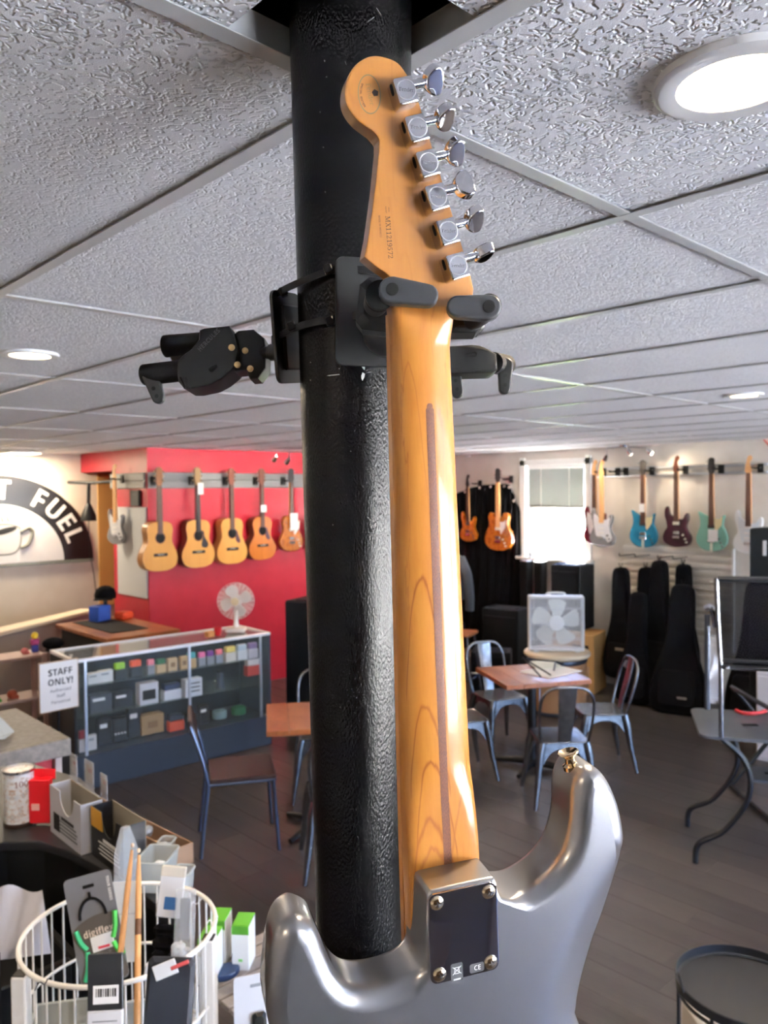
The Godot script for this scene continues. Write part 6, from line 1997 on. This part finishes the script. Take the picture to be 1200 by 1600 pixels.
		fr.append(Vector2(-w / 2, h))
		flat_part(fr, 0.045, 0.048, "front", hexm(q[5], 0.5), bx)
		block(V(0, h * 0.5, -0.03), V(w, h, 0.003), "back", hexm("8c8578", 0.7), bx, 0.0005)
		for s in [-1.0, 1.0]: block(V(s * (w / 2 - 0.0015), h * 0.5, 0.008), V(0.003, h, 0.075), "side", hexm(q[5], 0.5), bx, 0.0005)
		block(V(0, 0.004, 0.008), V(w - 0.006, 0.006, 0.072), "bottom", hexm("8c8578", 0.7), bx, 0.0005)
		if q[6] == "c8921f": flat_part(PackedVector2Array([Vector2(-w / 2, h * 0.62), Vector2(-w * 0.12, h * 0.62), Vector2(-w * 0.16, h), Vector2(-w / 2, h)]), 0.048, 0.0488, "gold_print", hexm("c08a1c", 0.45), bx)
		for j in 5: block(V(0.02 - 0.01 * (j % 2), h * (0.46 - j * 0.075), 0.0485), V(w * (0.62 if j else 0.4), h * (0.02 if j else 0.07), 0.001), "printed_line", hexm(q[6] if q[6] != "c8921f" else "c9c9c9", 0.6), bx, 0.0002)
		if q[6] != "c8921f": block(V(-w * 0.28, h * 0.3, 0.0485), V(w * 0.2, h * 0.36, 0.001), "printed_picture", mats["ink"], bx, 0.0002)
	# clear leaflet holders
	for q in [[100, 1245, 0.07, 0.08, "clear leaflet holder behind the red box"], [106, 1268, 0.085, 0.09, "clear leaflet holder behind the white display carton"], [131, 1278, 0.06, 0.07, "small clear leaflet holder above the black display carton"]]:
		var at := V(1.335, 0.951, {100: -3.36, 106: -3.2, 131: -3.06}[q[0]])
		var lh := thing("leaflet_holder", q[4], "leaflet holder", at, -PI / 2, "clear leaflet holders on the black counter")
		block(V(0, q[3] * 0.5 + 0.03, 0), V(q[2], q[3] + 0.06, 0.004), "sheet", mats["clear plastic"], lh, 0.0005)
		block(V(0, q[3] * 0.6 + 0.04, -0.004), V(q[2] * 0.85, q[3] * 0.8, 0.001), "leaflet", hexm("b9a7a4", 0.7), lh, 0.0002)
		block(V(0, q[3] * 0.75 + 0.04, -0.003), V(q[2] * 0.4, q[3] * 0.2, 0.001), "red_print", hexm("b5333b", 0.7), lh, 0.0002)
		block(V(0, 0.004, 0.0), V(q[2], 0.008, 0.05), "foot", mats["clear plastic"], lh, 0.001)
	# wooden tray of small parts at the counter's rim
	o = thing("parts_tray", "shallow wooden tray of small bagged parts on the black counter's rim", "tray", V(1.275, 0.951, -2.68), 0.09)
	var tw := hexm("8b6f58", 0.7)
	block(V(0, 0.006, 0), V(0.08, 0.012, 0.62), "bottom", tw, o, 0.001)
	for s in [-1.0, 1.0]:
		block(V(s * 0.038, 0.035, 0), V(0.006, 0.07, 0.62), "long_side", tw, o, 0.001)
		block(V(0, 0.035, s * 0.307), V(0.08, 0.07, 0.006), "short_side", tw, o, 0.001)
	var cols := ["c9962f", "cfd2d6", "a9b0b8", "b98d3a", "d9dadd", "8f959c", "c7a35a", "b5b9bf"]
	for i in 8:
		m = W()
		var at := V(1.275, 0.985, -2.68) + V(rng.randf_range(-0.008, 0.008), 0.012 * (i % 3), -0.24 + i * 0.066)
		m.cbox(at, V(0.05, 0.03, 0.045), 0.01, Basis.from_euler(V(rng.randf_range(-0.4, 0.4), rng.randf() * 3.0, rng.randf_range(-0.4, 0.4))))
		solo(m, "parts_packet", hexm(cols[i], 0.35, 0.3), ["gold packet at the near end of the parts tray", "silver packet beside the gold one in the parts tray", "grey packet in the parts tray", "brass coloured packet in the middle of the parts tray", "white packet in the middle of the parts tray", "dull grey packet in the far half of the parts tray", "straw coloured packet in the far half of the parts tray", "pale grey packet at the far end of the parts tray"][7 - i], "packet", "packets in the parts tray", 0)
	# tall clear bag
	m = W()
	var bagp := on_y(198, 1420, 0.95)
	m.prism(PackedVector2Array([Vector2(-0.05, 0.0), Vector2(0.05, 0), Vector2(0.045, 0.17), Vector2(0.012, 0.25), Vector2(-0.012, 0.25), Vector2(-0.04, 0.18)]), -0.012, 0.012, Transform3D(Basis(Vector3.UP, 0.4), bagp), 0.004, 1)
	solo(m, "tall_bag", mats["clear plastic"], "tall pointed clear plastic bag above the drumsticks", "bag")
	# clear tubs at the counter's end
	for q in [[247, 1384, 0.13, 0.10, 0.10, "square clear tub of plastic scraps at the end of the black counter", "frosted plastic"], [286, 1400, 0.07, 0.06, 0.08, "round ended clear lid behind the strap packet", "clear plastic"], [261, 1345, 0.06, 0.05, 0.07, "small clear cup behind the square tub", "clear plastic"]]:
		var at := on_y(q[0], q[1], 0.95)
		at = V(at.x, 0.952, at.z)
		var tb := thing("clear_tub", q[5], "tub", at, 0.7, "clear tubs")
		k = MB.new()
		var a := rrect(q[2] * 0.8, q[3] * 0.8, 0.012); var b := rrect(q[2], q[3], 0.014)
		var rings := [PackedVector3Array(), PackedVector3Array(), PackedVector3Array(), PackedVector3Array()]
		for p in a: rings[0].append(V(p.x, 0, -p.y)); rings[3].append(V(p.x * 0.96, 0.004, -p.y * 0.96))
		for p in b: rings[1].append(V(p.x, q[4], -p.y)); rings[2].append(V(p.x * 0.97, q[4], -p.y * 0.97))
		k.loft(rings)
		part(k, "tub", mats[q[6]], tb)
		k = MB.new()
		var rim := []
		for p in b: rim.append(V(p.x, q[4], -p.y))
		k.tube(rim, 0.0035, 6, true)
		part(k, "rim", mats["frosted plastic"], tb)
		if q[2] > 0.1: block(V(0.01, 0.04, 0), V(0.07, 0.05, 0.05), "scrap", hexm("dfe3e6", 0.5), tb, 0.015, Basis.from_euler(V(0.4, 0.6, 0.3)))
	wire_basket()
	wire_shelf()

func wire_basket():
	var c := V(0.865, 1.10, -1.90); var R := 0.235
	var o := thing("wire_basket", "round white wire basket on square white posts full of accessories", "basket", V(c.x, 0, c.z))
	var wm: Material = mats["white paint metal"]
	var n := 40
	for y in [1.10, 0.93, 0.76]:
		var k := W()
		var ring := []
		for i in 64: ring.append(V(c.x + cos(TAU * i / 64) * R, y, c.z + sin(TAU * i / 64) * R))
		k.tube(ring, 0.006 if y > 1 else 0.004, 8, true)
		part(k, "hoop", wm, o)
	for i in n:
		var a := TAU * (i + 0.5) / n
		var k := W()
		k.tube([V(c.x + cos(a) * R, 1.10, c.z + sin(a) * R), V(c.x + cos(a) * R, 0.76, c.z + sin(a) * R)], 0.0026, 6)
		part(k, "wire", wm, o)
	for i in 12:
		var z := -R + R * 2 * (i + 0.5) / 12
		var w := sqrt(R * R - z * z)
		var k := W()
		k.tube([V(c.x - w, 0.76, c.z + z), V(c.x + w, 0.76, c.z + z)], 0.0026, 6)
		part(k, "floor_wire", wm, o)
	for q in [[on_y(33, 1528, 1.085), "post"], [on_y(326, 1468, 1.09), "post"], [c + V(0.05, 0, -R - 0.02), "post"]]:
		var p: Vector3 = q[0]
		var k := W()
		var yt := 1.095
		k.cbox(V(p.x, yt / 2, p.z), V(0.034, yt, 0.034), 0.003, Basis(Vector3.UP, 0.75))
		var po := part(k, "post", wm, o, "", 0)
		k = W()
		k.cbox(V(p.x, yt + 0.001, p.z), V(0.029, 0.003, 0.029), 0.001, Basis(Vector3.UP, 0.75))
		part(k, "end_cap", hexm("2b2b2d", 0.6), po, "dark end cap", 0)
	for q in [[302, 1416, 0.02], [327, 1445, 0.02], [62, 1543, 0.012]]:
		var p := on_y(q[0], q[1], 1.1)
		var k := W()
		k.tube(spline3([p + V(-0.012, 0.0, 0.004), p + V(0, 0.012, 0), p + V(0.012, 0.0, -0.004), p + V(q[2] + 0.006, 0.012, 0.0)], 4), 0.0014, 5)
		part(k, "wire_tie", hexm("e6e6e6", 0.5) if q[0] > 100 else mats["black plastic"], o)
	# contents, all standing on the basket's wires
	var cam_b := CB.orthonormalized()
	var up := Basis(Vector3.UP, -0.757)   # faces the viewer, upright
	# cable card
	var p0 := K(150, 1450, 2.0)
	var cd := thing("cable_card", "grey card of instrument cable with green curves and a price sticker", "cable package")
	cd.transform = Transform3D(up * Basis(Vector3.BACK, 0.26) * Basis(Vector3.RIGHT, -0.22), p0)
	flat_part(rrect(0.125, 0.26, 0.012), -0.001, 0.001, "card", hexm("77787c", 0.55), cd)
	flat_part(spline([Vector2(-0.062, 0.0), Vector2(0.0, 0.03), Vector2(0.062, 0.02), Vector2(0.05, -0.05), Vector2(0.062, -0.12), Vector2(0, -0.13), Vector2(-0.06, -0.12), Vector2(-0.04, -0.06)], 4), 0.001, 0.0016, "printed_panel", hexm("5d5650", 0.5), cd)
	for q in [[-0.05, 0.005, -0.03, -0.045], [-0.03, -0.05, -0.048, -0.115], [0.056, 0.03, 0.04, -0.03], [0.04, -0.04, 0.06, -0.075]]:
		var k := MB.new()
		k.tube(spline3([V(q[0], q[1], 0.002), V(lerpf(q[0], q[2], 0.35), lerpf(q[1], q[3], 0.6), 0.002), V(q[2], q[3], 0.002)], 5), 0.0065, 6)
		part(k, "green_curve", hexm("4cc04a" if q[0] > 0 else "3fbf84", 0.5), cd)
	var kk := MB.new()
	var loop := []
	for i in 21:
		var a := PI * i / 20.0
		loop.append(V(cos(a) * 0.034, 0.028 + sin(a) * 0.045, 0.005))
	kk.tube(loop, 0.0036, 8)
	kk.tube([V(0, 0.072, 0.004), V(0, 0.088, 0.004)], 0.003, 6)
	part(kk, "cable", mats["black rubber"], cd)
	block(V(0.0, 0.102, 0.0005), V(0.03, 0.008, 0.004), "hang_hole", mats["black rubber"], cd, 0.001)
	block(V(0.012, -0.035, 0.003), V(0.058, 0.036, 0.002), "price_sticker", mats["paper"], cd, 0.0005, Basis(Vector3.BACK, 0.06))
	block(V(0.014, -0.046, 0.0045), V(0.03, 0.006, 0.001), "red_price", hexm("d0404a", 0.6), cd, 0.0002)
	words("digiflex", 0.016, hexm("e8d6c4", 0.5), cd, Transform3D(Basis(Vector3.BACK, 0.06), V(0.006, -0.008, 0.003)), "lettering", false, true)
	words("TOUR SERIES", 0.007, mats["paper"], cd, Transform3D(Basis(Vector3.BACK, -PI / 2), V(0.052, 0.085, 0.0014)), "lettering", false, true)
	# drumsticks
	for q in [[207, 1321, 184, 1530, 2.02, 1.86, "pale wooden drumstick leaning beside its twin, the one toward the cable card"], [217, 1329, 215, 1530, 2.0, 1.84, "pale wooden drumstick with dark printing, the upright one of the pair"]]:
		var a := K(q[0], q[1], q[4]); var b := K(q[2], q[3], q[5])
		var dir := (b - a).normalized()
		var foot := a + dir * 0.40
		var ds := thing("drumstick", q[6], "drumstick", foot, 0, "drumsticks in the wire basket")
		var k := W()
		k.lathe([Vector2(0.006, 0), Vector2(0.0074, 0.004), Vector2(0.0074, 0.30), Vector2(0.0062, 0.34), Vector2(0.0036, 0.385), Vector2(0.0034, 0.389)], axis(foot, a), 14)
		part(k, "shaft", tri_mat("hickory", grain_tex(64, 256, Color("cf9a63"), Color("bd8650"), Color("96602f"), 95, 6.0, 0.4), V(30, 6, 30), 0.5), ds)
		k = W()
		k.ball(a, V(0.0045, 0.006, 0.0045), 10, 6)
		part(k, "tip", hexm("e6c6a4", 0.5), ds)
		if q[0] > 210:
			k = W()
			var m0 := a.lerp(foot, 0.48)
			k.lathe([Vector2(0.0076, 0), Vector2(0.0076, 0.035)], axis(m0, a), 14, false)
			part(k, "printing", hexm("5a3a22", 0.6), ds)
	# frosted boxes
	for q in [[96, 1560, 1.88, 0.13, 0.30, 0.10, "wide frosted plastic box of parts in the wire basket"], [186, 1545, 1.84, 0.13, 0.32, 0.10, "tall frosted plastic box holding the drumsticks in the wire basket"]]:
		var p := K(q[0], q[1], q[2])
		p.y = 0.765
		var bx := thing("frosted_box", q[6], "box", p, -0.55, "frosted boxes in the wire basket")
		var h: float = q[4] - 0.1
		for s in [-1.0, 1.0]:
			block(V(s * q[3] / 2, h / 2, 0), V(0.003, h, q[5]), "wall", mats["frosted plastic"], bx, 0.0005)
			block(V(0, h / 2, s * q[5] / 2), V(q[3], h, 0.003), "wall", mats["frosted plastic"], bx, 0.0005)
			block(V(s * q[3] / 2, h, 0), V(0.008, 0.006, q[5] + 0.008), "lip", mats["frosted plastic"], bx, 0.001)
			block(V(0, h, s * q[5] / 2), V(q[3], 0.006, 0.008), "lip", mats["frosted plastic"], bx, 0.001)
		block(V(0, 0.003, 0), V(q[3], 0.004, q[5]), "floor", mats["frosted plastic"], bx, 0.0005)
		for j in 3: block(V(0, 0.03 + j * 0.045, 0.0), V(q[3] * 0.85, 0.004, q[5] * 0.8), "divider", hexm("9a8c78", 0.7), bx, 0.0005)
	# packets leaning in the basket
	var packs := [[262, 1440, 2.0, 0.062, 0.25, -0.10, "white and black strap packet standing in the wire basket", 0], [288, 1470, 1.95, 0.05, 0.24, 0.0, "clear wrapped slim packet beside the strap packet", 1], [165, 1582, 1.66, 0.075, 0.24, 0.05, "black packet with a barcode label hanging over the basket's rim", 2], [262, 1600, 1.66, 0.10, 0.26, -0.04, "dark blue wrapped packet against the basket's wires", 3], [195, 1440, 2.1, 0.07, 0.2, 0.05, "white folded card standing behind the drumsticks", 4]]
	for q in packs:
		var pk := thing("accessory_packet", q[6], "packet")
		pk.transform = Transform3D(up * Basis(Vector3.BACK, q[5]) * Basis(Vector3.RIGHT, -0.2), K(q[0], q[1], q[2]))
		pk.set_meta("group", "packets in the wire basket")
		var w: float = q[3]; var h: float = q[4]
		match q[7]:
			0:
				block(V(0, 0.06, 0), V(w, 0.10, 0.012), "header", hexm("d9dbde", 0.45), pk, 0.002)
				block(V(0, 0.12, 0), V(w, 0.025, 0.014), "top_label", hexm("c9c3b6", 0.5), pk, 0.002)
				block(V(0.002, 0.045, 0.0065), V(w * 0.5, 0.03, 0.001), "blue_print", hexm("2d5f93", 0.5), pk, 0.0003)
				for j in 3: block(V(0, -0.02 - j * 0.03, 0.004), V(w * (1.05 - 0.06 * j), 0.029, 0.026), "strap_fold", mats["black cloth"], pk, 0.010)
				block(V(-0.008, -0.118, 0.003), V(w * 1.05, 0.04, 0.02), "lower_label", hexm("cfd0d2", 0.5), pk, 0.004)
			1:
				block(V(0, 0, 0), V(w, h, 0.014), "film", mats["clear plastic"], pk, 0.004)
				block(V(0, 0.05, 0), V(w * 0.5, h * 0.4, 0.006), "insert", hexm("6c7076", 0.5), pk, 0.001)
				block(V(0, -0.06, 0), V(w * 0.4, h * 0.3, 0.008), "metal_part", mats["chrome"], pk, 0.002)
			2:
				block(V(0, 0.06, 0), V(w, 0.11, 0.008), "header", hexm("202124", 0.4), pk, 0.002)
				block(V(0.002, 0.036, 0.0045), V(w * 0.72, 0.036, 0.001), "barcode_label", mats["paper"], pk, 0.0003)
				for j in 9: block(V(-0.018 + j * 0.005, 0.04, 0.0052), V(0.0016 + 0.0012 * (j % 3), 0.016, 0.0004), "bar", mats["ink"], pk, 0.0)
				block(V(0, -0.05, 0), V(w, 0.11, 0.01), "white_body", hexm("dcdde0", 0.5), pk, 0.002)
				for j in 4: block(V(0, -0.015 - j * 0.012, 0.0052), V(w * 0.7, 0.0025, 0.0006), "printed_line", hexm("8c8f93", 0.6), pk, 0.0)
			3:
				block(V(0, 0, 0), V(w, h, 0.02), "cloth", hexm("171c28", 0.6), pk, 0.008)
				block(V(-0.01, h * 0.42, 0.013), V(w * 0.5, 0.03, 0.003), "label", hexm("d6dade", 0.4), pk, 0.001, Basis(Vector3.BACK, 0.4))
				block(V(0.02, h * 0.46, 0.014), V(w * 0.4, 0.008, 0.003), "red_band", hexm("b84a4a", 0.4), pk, 0.001, Basis(Vector3.BACK, 0.4))
			_:
				block(V(0, 0, 0), V(w, h, 0.002), "sheet", mats["paper"], pk, 0.0005)
				block(V(0, 0.02, 0.002), V(w, 0.002, 0.002), "fold", hexm("c9c9cc", 0.6), pk, 0.0003)
	# printed packets hung outside by the right post
	var m := W()
	m.cbox(K(280, 1545, 1.70), V(0.03, 0.2, 0.02), 0.006, up)
	solo(m, "clear_tube", mats["clear plastic"], "clear tube of small parts beside the basket's right post", "tube", "", 0)

func wire_shelf():
	# slatted low shelf beyond the basket with cartons and cards
	var h := 0.80
	var o := thing("slat_shelf", "low white slatted shelf between the wire basket and the guitar", "shelf", V(1.36, 0, -1.86), 0.0)
	for i in 9:
		block(V(0, h - 0.008, -0.20 + i * 0.05), V(0.44, 0.016, 0.044), "slat", tri_mat("grey slat wood", grain_tex(64, 128, Color("a39c98"), Color("8d8683"), Color("6d6664"), 99, 5.0, 0.4), V(6, 6, 6), 0.6), o, 0.002)
	for q in [[-1, 1], [1, 1], [-1, -1], [1, -1]]: block(V(q[0] * 0.2, (h - 0.016) / 2, q[1] * 0.2), V(0.03, h - 0.016, 0.03), "leg", mats["white paint metal"], o, 0.003)
	block(V(0, h - 0.03, 0.22), V(0.44, 0.02, 0.012), "rail", mats["black plastic"], o, 0.002)
	block(V(0, h - 0.03, -0.22), V(0.44, 0.02, 0.012), "rail", mats["black plastic"], o, 0.002)
	for q in [[1.175, -1.99, 0.13, "white carton with a green top, the one by the basket's post"], [1.245, -2.05, 0.135, "white carton with a green top, the one standing farther in"], [1.285, -1.985, 0.13, "white carton with a green top, the one toward the blister card"]]:
		var b := thing("green_top_carton", q[3], "carton", V(q[0], h, q[1]), -0.85, "white cartons with green tops")
		block(V(0, q[2] / 2, 0), V(0.05, q[2], 0.075), "carton", hexm("e8eae8", 0.5), b, 0.001)
		block(V(0, q[2] + 0.001, 0), V(0.051, 0.004, 0.076), "green_top", hexm("5fae2e", 0.5), b, 0.001)
		block(V(0, q[2] - 0.012, 0.0378), V(0.051, 0.024, 0.001), "green_band", hexm("4f9a2c", 0.5), b, 0.0002)
		block(V(0.0, 0.03, 0.0379), V(0.012, 0.008, 0.001), "green_mark", hexm("7cc46a", 0.5), b, 0.0002)
	var p := K(400, 1498, 1.94)
	var c := thing("blister_card", "white blister card with a black part in it beside the guitar body", "packet", V(p.x, h, p.z), -0.45)
	flat_part(rrect(0.11, 0.22, 0.006), -0.001, 0.001, "card", hexm("d9dadd", 0.4), c, 0, "", 0, V(0, 0.112, 0))
	block(V(0.005, 0.10, 0.008), V(0.035, 0.06, 0.014), "black_part", mats["black plastic"], c, 0.006)
	block(V(0.0, 0.195, 0.0016), V(0.03, 0.008, 0.001), "hang_slot", hexm("8c9096", 0.5), c, 0.0003)
	block(V(0.005, 0.05, 0.0016), V(0.03, 0.02, 0.001), "blue_print", hexm("2d6fb3", 0.5), c, 0.0003)
	for q in [[353, 1518, "dark blue oval pick tin beside the green top cartons"], [388, 1545, "dark blue oval pick tin in front of the blister card"]]:
		var at := on_y(q[0], q[1], h + 0.01)
		var m := W()
		m.lathe([Vector2(0.034, 0.0), Vector2(0.037, 0.004), Vector2(0.037, 0.014), Vector2(0.034, 0.018)], Transform3D(Basis.from_scale(V(1.15, 1, 0.85)), V(at.x, h, at.z)), 24)
		solo(m, "pick_tin", hexm("23395f", 0.35), q[2], "tin", "dark blue pick tins")
	var bx := thing("blue_white_carton", "white carton with a blue swirl on the floor of the stack by the guitar body", "carton", V(1.13, 0, -1.40), -0.5)
	block(V(0, 0.40, 0), V(0.24, 0.80, 0.2), "carton", hexm("dfe9f0", 0.45), bx, 0.003)
	flat_part(circle(0.05, 24), 0, 0.002, "blue_swirl", hexm("1d7fd0", 0.4), bx, 0, "", 0, V(0.04, 0.72, 0.1))
	block(V(0.03, 0.801, 0.03), V(0.09, 0.003, 0.09), "blue_patch", hexm("1d7fd0", 0.4), bx, 0.001, Basis(Vector3.UP, 0.5))

# ---------- right hand side ----------
func front_right():
	# round tray table
	var c := on_y(1166, 1538, 0.53)
	var o := thing("tray_table", "round black tray table with thin legs", "table", V(c.x, 0, c.z))
	var bs := mat("tray black", Color("202225"), 0.38)
	var k := MB.new()
	var R := 0.225
	k.lathe([Vector2(0.0, 0.500), Vector2(R - 0.01, 0.500), Vector2(R, 0.505), Vector2(R + 0.002, 0.535), Vector2(R - 0.002, 0.537), Vector2(R - 0.004, 0.51), Vector2(R - 0.012, 0.505), Vector2(0, 0.505)], Transform3D.IDENTITY, 56, false)
	part(k, "tray", bs, o, "", 30)
	for i in 3:
		var a := PI * i / 3 + 0.1
		k = MB.new()
		k.tube([V(cos(a) * (R - 0.01), 0.50, sin(a) * (R - 0.01)), V(cos(a) * (R - 0.01), 0.006, sin(a) * (R - 0.01)), V(-cos(a) * (R - 0.01), 0.006, -sin(a) * (R - 0.01)), V(-cos(a) * (R - 0.01), 0.50, -sin(a) * (R - 0.01))], 0.006, 8)
		part(k, "leg", bs, o, "", 30)
	k = MB.new()
	var ring := []
	for i in 48: ring.append(V(cos(TAU * i / 48) * (R - 0.008), 0.485, sin(TAU * i / 48) * (R - 0.008)))
	k.tube(ring, 0.006, 6, true)
	part(k, "hoop", bs, o)
	k = MB.new()
	k.tube(spline3([V(-R + 0.02, 0.537, -0.12), V(-R + 0.05, 0.575, -0.15), V(-R + 0.09, 0.537, -0.17)], 5), 0.004, 6)
	part(k, "carry_loop", bs, o)
	for q in [[1100, 1590, 0.14, 0.25, "c9bfae", "pale magazine box under the round tray table"], [1195, 1615, 0.06, 0.27, "1d6fc0", "bright blue folder under the round tray table"]]:
		var p := on_y(q[0], q[1], q[3])
		var bx := thing("magazine_box", q[5], "magazine box", V(p.x + 0.04, 0, p.z), -0.7, "boxes under the tray table")
		block(V(0, q[3] / 2, 0), V(q[2], q[3], 0.16), "box", hexm(q[4], 0.6), bx, 0.003)
		block(V(0, q[3] * 0.6, 0.081), V(q[2] * 0.6, q[3] * 0.2, 0.002), "print", hexm("8a6f52" if q[3] < 0.26 else "d9dde0", 0.6), bx, 0.0005)
	# equipment stand
	o = thing("equipment_stand", "grey metal equipment stand with curved legs, slotted plates and a smoky upper panel", "stand", V(4.75, 0, -2.05))
	var gm := mat("stand grey", Color("6b7079"), 0.32, 0.6); var dk := mat("stand black", Color("1c1e22"), 0.35, 0.3)
	var yaw := atan2(0.53, 0.31)
	var ux := V(0.53, 0, -0.31).normalized()   # along the near edge, away from the viewer
	var uz := V(ux.z, 0, -ux.x) * -1.0         # to the right in the picture
	var B := Basis(ux, Vector3.UP, ux.cross(Vector3.UP))
	var mid := V(4.72, 0.76, -2.22)
	var rt := ux.cross(Vector3.UP)
	if rt.dot(CB.x) < 0: rt = -rt
	k = W()
	var hp := PackedVector2Array()
	for p in rrect(0.62, 0.95, 0.06): hp.append(p)
	k.prism(hp, -0.010, 0.010, Transform3D(Basis(ux, rt, ux.cross(rt)), mid + rt * 0.475), 0.003, 2)
	part(k, "shelf_plate", gm, o)
	k = W()
	k.cbox(K(1172, 1136, 4.62) + V(0, 0.012, 0), V(0.085, 0.004, 0.035), 0.001, Basis(Vector3.UP, -0.76))
	part(k, "cable_slot", mats["black rubber"], o, "", 0)
	for f in [-0.26, 0.24]:
		k = W()
		var a: Vector3 = mid + ux * f + rt * 0.12
		var foot: Vector3 = mid + ux * f * 1.05 + rt * -0.02
		foot.y = 0.0
		k.tube(spline3([a + V(0, -0.01, 0), a + rt * 0.13 + V(0, -0.14, 0), a + rt * 0.15 + V(0, -0.34, 0), a + rt * 0.02 + V(0, -0.55, 0), foot + rt * 0.02 + V(0, 0.12, 0), foot + V(0, 0.005, 0)], 6), 0.017, 8)
		part(k, "curved_leg", dk, o)
	for f in [-0.26, 0.24]:
		k = W()
		var a: Vector3 = mid + ux * f + rt * 0.80
		k.tube(spline3([a + V(0, -0.01, 0), a + rt * -0.05 + V(0, -0.3, 0), a + rt * 0.0 + V(0, -0.55, 0), V(a.x, 0.005, a.z) + rt * 0.02], 6), 0.017, 8)
		part(k, "curved_leg", dk, o)
	k = W()
	k.cbox(mid + rt * 0.55 + ux * 0.02 + V(0, -0.30, 0), V(0.25, 0.02, 0.50), 0.004, Basis(ux, Vector3.UP, ux.cross(Vector3.UP)))
	part(k, "lower_plate", gm, o, "", 0)
	k = W()
	k.cbox(mid + rt * 0.44 + ux * 0.02 + V(0, -0.288, 0), V(0.03, 0.003, 0.08), 0.001, Basis(ux, Vector3.UP, ux.cross(Vector3.UP)))
	part(k, "cable_slot", mats["black rubber"], o, "", 0)
	# uprights and the smoky panel
	var dn := 4.52
	k = W()
	k.tube([K(1127, 1152, dn), K(1126, 1045, dn), K(1121, 960, dn), K(1119, 903, dn)], 0.013, 8)
	part(k, "upright", mats["steel"], o)
	k = W()
	k.tube([K(1105, 1108, 5.0), K(1105, 960, 5.0)], 0.018, 8)
	part(k, "upright", mats["dark steel"], o)
	var pa := K(1121, 904, dn); var pb := K(1127, 1042, dn)
	var far := rt * 0.62
	k = W()
	k.quad(pa, pb, pb + far, pa + far)
	k.quad(pa + ux * 0.004, pa + far + ux * 0.004, pb + far + ux * 0.004, pb + ux * 0.004)
	part(k, "panel", mats["smoky sheet"], o, "", 0)
	for q in [[pa, pa + far, 0.016], [pb, pb + far, 0.014], [pb + V(0, 0.04, 0), pb + far + V(0, 0.04, 0), 0.010], [pa + far, pb + far, 0.014]]:
		k = W()
		k.tube([q[0], q[1]], q[2], 8)
		part(k, "rail", dk, o)
	k = W()
	k.lathe([Vector2(0.012, 0), Vector2(0.010, 0.008)], Transform3D(CB * Basis(Vector3.RIGHT, PI / 2), pb + rt * 0.03 - ux * 0.016), 12)
	part(k, "bolt", mats["chrome"], o)
	# clip lamp and wrapped things behind the stand
	var cl := thing("chrome_clamp", "chrome clamp with a hanging plastic bag on the equipment stand's rear post", "clamp", K(1108, 960, 5.0))
	k = W()
	k.tube(spline3([K(1102, 951, 5.0), K(1110, 949, 4.98), K(1116, 962, 4.97), K(1118, 980, 4.97)], 4), 0.022, 8)
	part(k, "bracket", mats["chrome"], cl)
	k = W()
	k.loft([ring4(K(1114, 1095, 5.02), 0.09, 0.07), ring4(K(1115, 1060, 5.02), 0.11, 0.08), ring4(K(1117, 1020, 5.02), 0.08, 0.06), ring4(K(1116, 995, 5.02), 0.03, 0.03)])
	part(k, "plastic_bag", mats["bag film"], cl)
	# red tool on the plate
	var m := W()
	m.tube(spline3([V(0, 0, 0) + on_y(1150, 1110, 0.79), on_y(1160, 1114, 0.79), on_y(1180, 1115, 0.79), on_y(1196, 1111, 0.79)], 4), 0.012, 8)
	solo(m, "red_pliers", hexm("a32028", 0.4), "red tool handle lying on the equipment stand's plate", "tool")
	# white cabinet with black folding frame behind the stand
	var wc := thing("white_cabinet", "white cabinet standing behind the equipment stand", "cabinet", V(6.78, 0, -2.12), -PI / 2)
	block(V(0, 0.36, 0), V(0.9, 0.72, 0.45), "carcass", hexm("c9c9cf", 0.5), wc, 0.005)
	for s in [-1.0, 0.0, 1.0]: block(V(s * 0.295, 0.36, 0.228), V(0.285, 0.66, 0.014), "door", hexm("d3d3d8", 0.45), wc, 0.004)
	for s in [-1.0, 0.0, 1.0]: block(V(s * 0.295 + 0.1, 0.5, 0.24), V(0.012, 0.1, 0.012), "handle", mats["brushed alu"], wc, 0.002)
	var fs := thing("folding_stand", "black folding keyboard stand in front of the white cabinet", "stand", V(5.82, 0, -2.02), -0.76)
	for s in [-0.3, 0.3]:
		rod(V(-0.32, 0.01, s), V(0.30, 0.74, s), 0.016, "leg", mats["black plastic"], fs)
		rod(V(0.32, 0.01, s), V(-0.30, 0.74, s), 0.016, "leg", mats["black plastic"], fs)
	for q in [V(0.3, 0.74, 0), V(-0.3, 0.74, 0), V(-0.32, 0.02, 0), V(0.32, 0.02, 0), V(0, 0.37, 0)]:
		rod(q + V(0, 0, -0.32), q + V(0, 0, 0.32), 0.016, "cross_bar", mats["black plastic"], fs)
